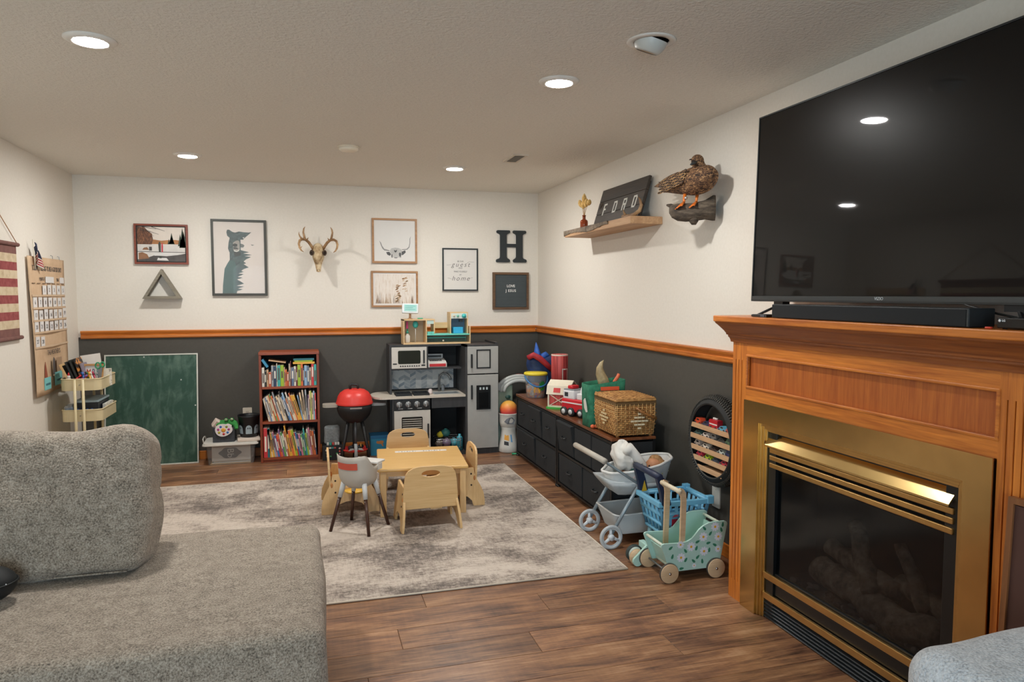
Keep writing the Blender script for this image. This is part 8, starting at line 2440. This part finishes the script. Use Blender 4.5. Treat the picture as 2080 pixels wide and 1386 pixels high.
cars = [
    [(3.487, '#C84A2E', 'orange-red', 'suv'), (3.408, '#3A3A58', 'dark purple', 'car'), (3.329, '#B8202C', 'red', 'truck'), (3.250, '#5FA6C4', 'light blue', 'car'), (3.180, '#C45A52', 'coral', 'suv')],
    [(3.487, '#3E5A54', 'dark green', 'car'), (3.408, '#CFC6BC', 'silver', 'car'), (3.329, '#6E6E6C', 'grey', 'suv'), (3.250, '#3A3C3A', 'charcoal', 'car'), (3.180, '#4E6A50', 'moss green', 'suv')],
    [(3.487, '#9A8E84', 'taupe', 'suv'), (3.408, '#D8CFC0', 'cream', 'car'), (3.329, '#4A3A34', 'brown', 'car'), (3.250, '#B9C4BE', 'pale green', 'car'), (3.180, '#2E3560', 'navy', 'suv')],
    [(3.487, '#B02440', 'crimson', 'suv'), (3.408, '#A6C02E', 'lime', 'car'), (3.329, '#3A4658', 'slate', 'car'), (3.250, '#C23A4C', 'raspberry', 'car')]]
rown = ['top', 'second', 'third', 'fourth']
carm = {}
def car_mesh(kind):
    mb = MB()
    L, W, H = (0.066, 0.028, 0.020)
    if kind == 'car':
        pr_ = [(-0.033, 0.004), (0.033, 0.004), (0.034, 0.012), (0.020, 0.015), (0.010, 0.024), (-0.012, 0.024), (-0.024, 0.016), (-0.034, 0.014)]
    elif kind == 'suv':
        pr_ = [(-0.027, 0.004), (0.029, 0.004), (0.030, 0.016), (0.020, 0.019), (0.014, 0.030), (-0.022, 0.031), (-0.028, 0.018)]
    else:
        pr_ = [(-0.036, 0.004), (0.036, 0.004), (0.037, 0.036), (0.030, 0.040), (-0.036, 0.040)]
    mb.prism(pr_, 0, -W / 2, W / 2, 0)
    wx = 0.020
    for s in (-1, 1):
        for y_ in (-wx, wx):
            mb.cyl((s * W / 2 - 0.002, y_, 0.007), (s * W / 2 + 0.002, y_, 0.007), 0.007, n=10, mi=1)
    if kind == 'truck':
        mb.box(-W / 2 - 0.0005, W / 2 + 0.0005, -0.034, 0.034, 0.020, 0.025, 2)
        mb.cyl((0, 0.012, 0.040), (0, 0.012, 0.047), 0.007, n=8, mi=2)
        mb.cyl((0, -0.006, 0.040), (0, -0.006, 0.047), 0.007, n=8, mi=2)
    else:
        z0_ = 0.0165 if kind == 'car' else 0.020
        mb.box(-W / 2 - 0.0006, W / 2 + 0.0006, -0.013, 0.008, z0_, z0_ + 0.006, 3)
    return mb
for ri, row_c in enumerate(cars):
    z = rowinfo[ri][0] - 0.0118
    for (y_, hx, cn, kind) in row_c:
        mb = car_mesh(kind)
        mb.v = [Vector((v.x * 1.2, v.y * 1.12, v.z * 1.35)) + Vector((2.114, y_ - (0.025 if ri == 3 else 0), z)) for v in mb.v]
        o = mb.build('toy_car', [P(hx, 0.3), P('#17181A', 0.6), P('#E0DAD4', 0.4), P('#20252A', 0.15)])
        nm = {'car': 'low toy car', 'suv': 'tall toy car', 'truck': 'toy fire engine with white stripe'}[kind]
        tag(o, '%s %s on the %s row of the tire shelf' % (cn, nm, rown[ri]), 'toy car', 'toy cars on the tire shelf')

t = thing('toy_crayon', 'tiny green and red crayon on the floor at the dresser corner', 'crayon', (1.79, 5.99, 0.0))
MB().cyl((1.745, 6.0, 0.008), (1.815, 5.985, 0.008), 0.008, n=12).build('barrel', P('#2E9A6A', 0.5), t)
MB().cyl((1.815, 5.985, 0.008), (1.840, 5.980, 0.008), 0.008, 0.003, n=12).build('tip', P('#C2322E', 0.5), t)
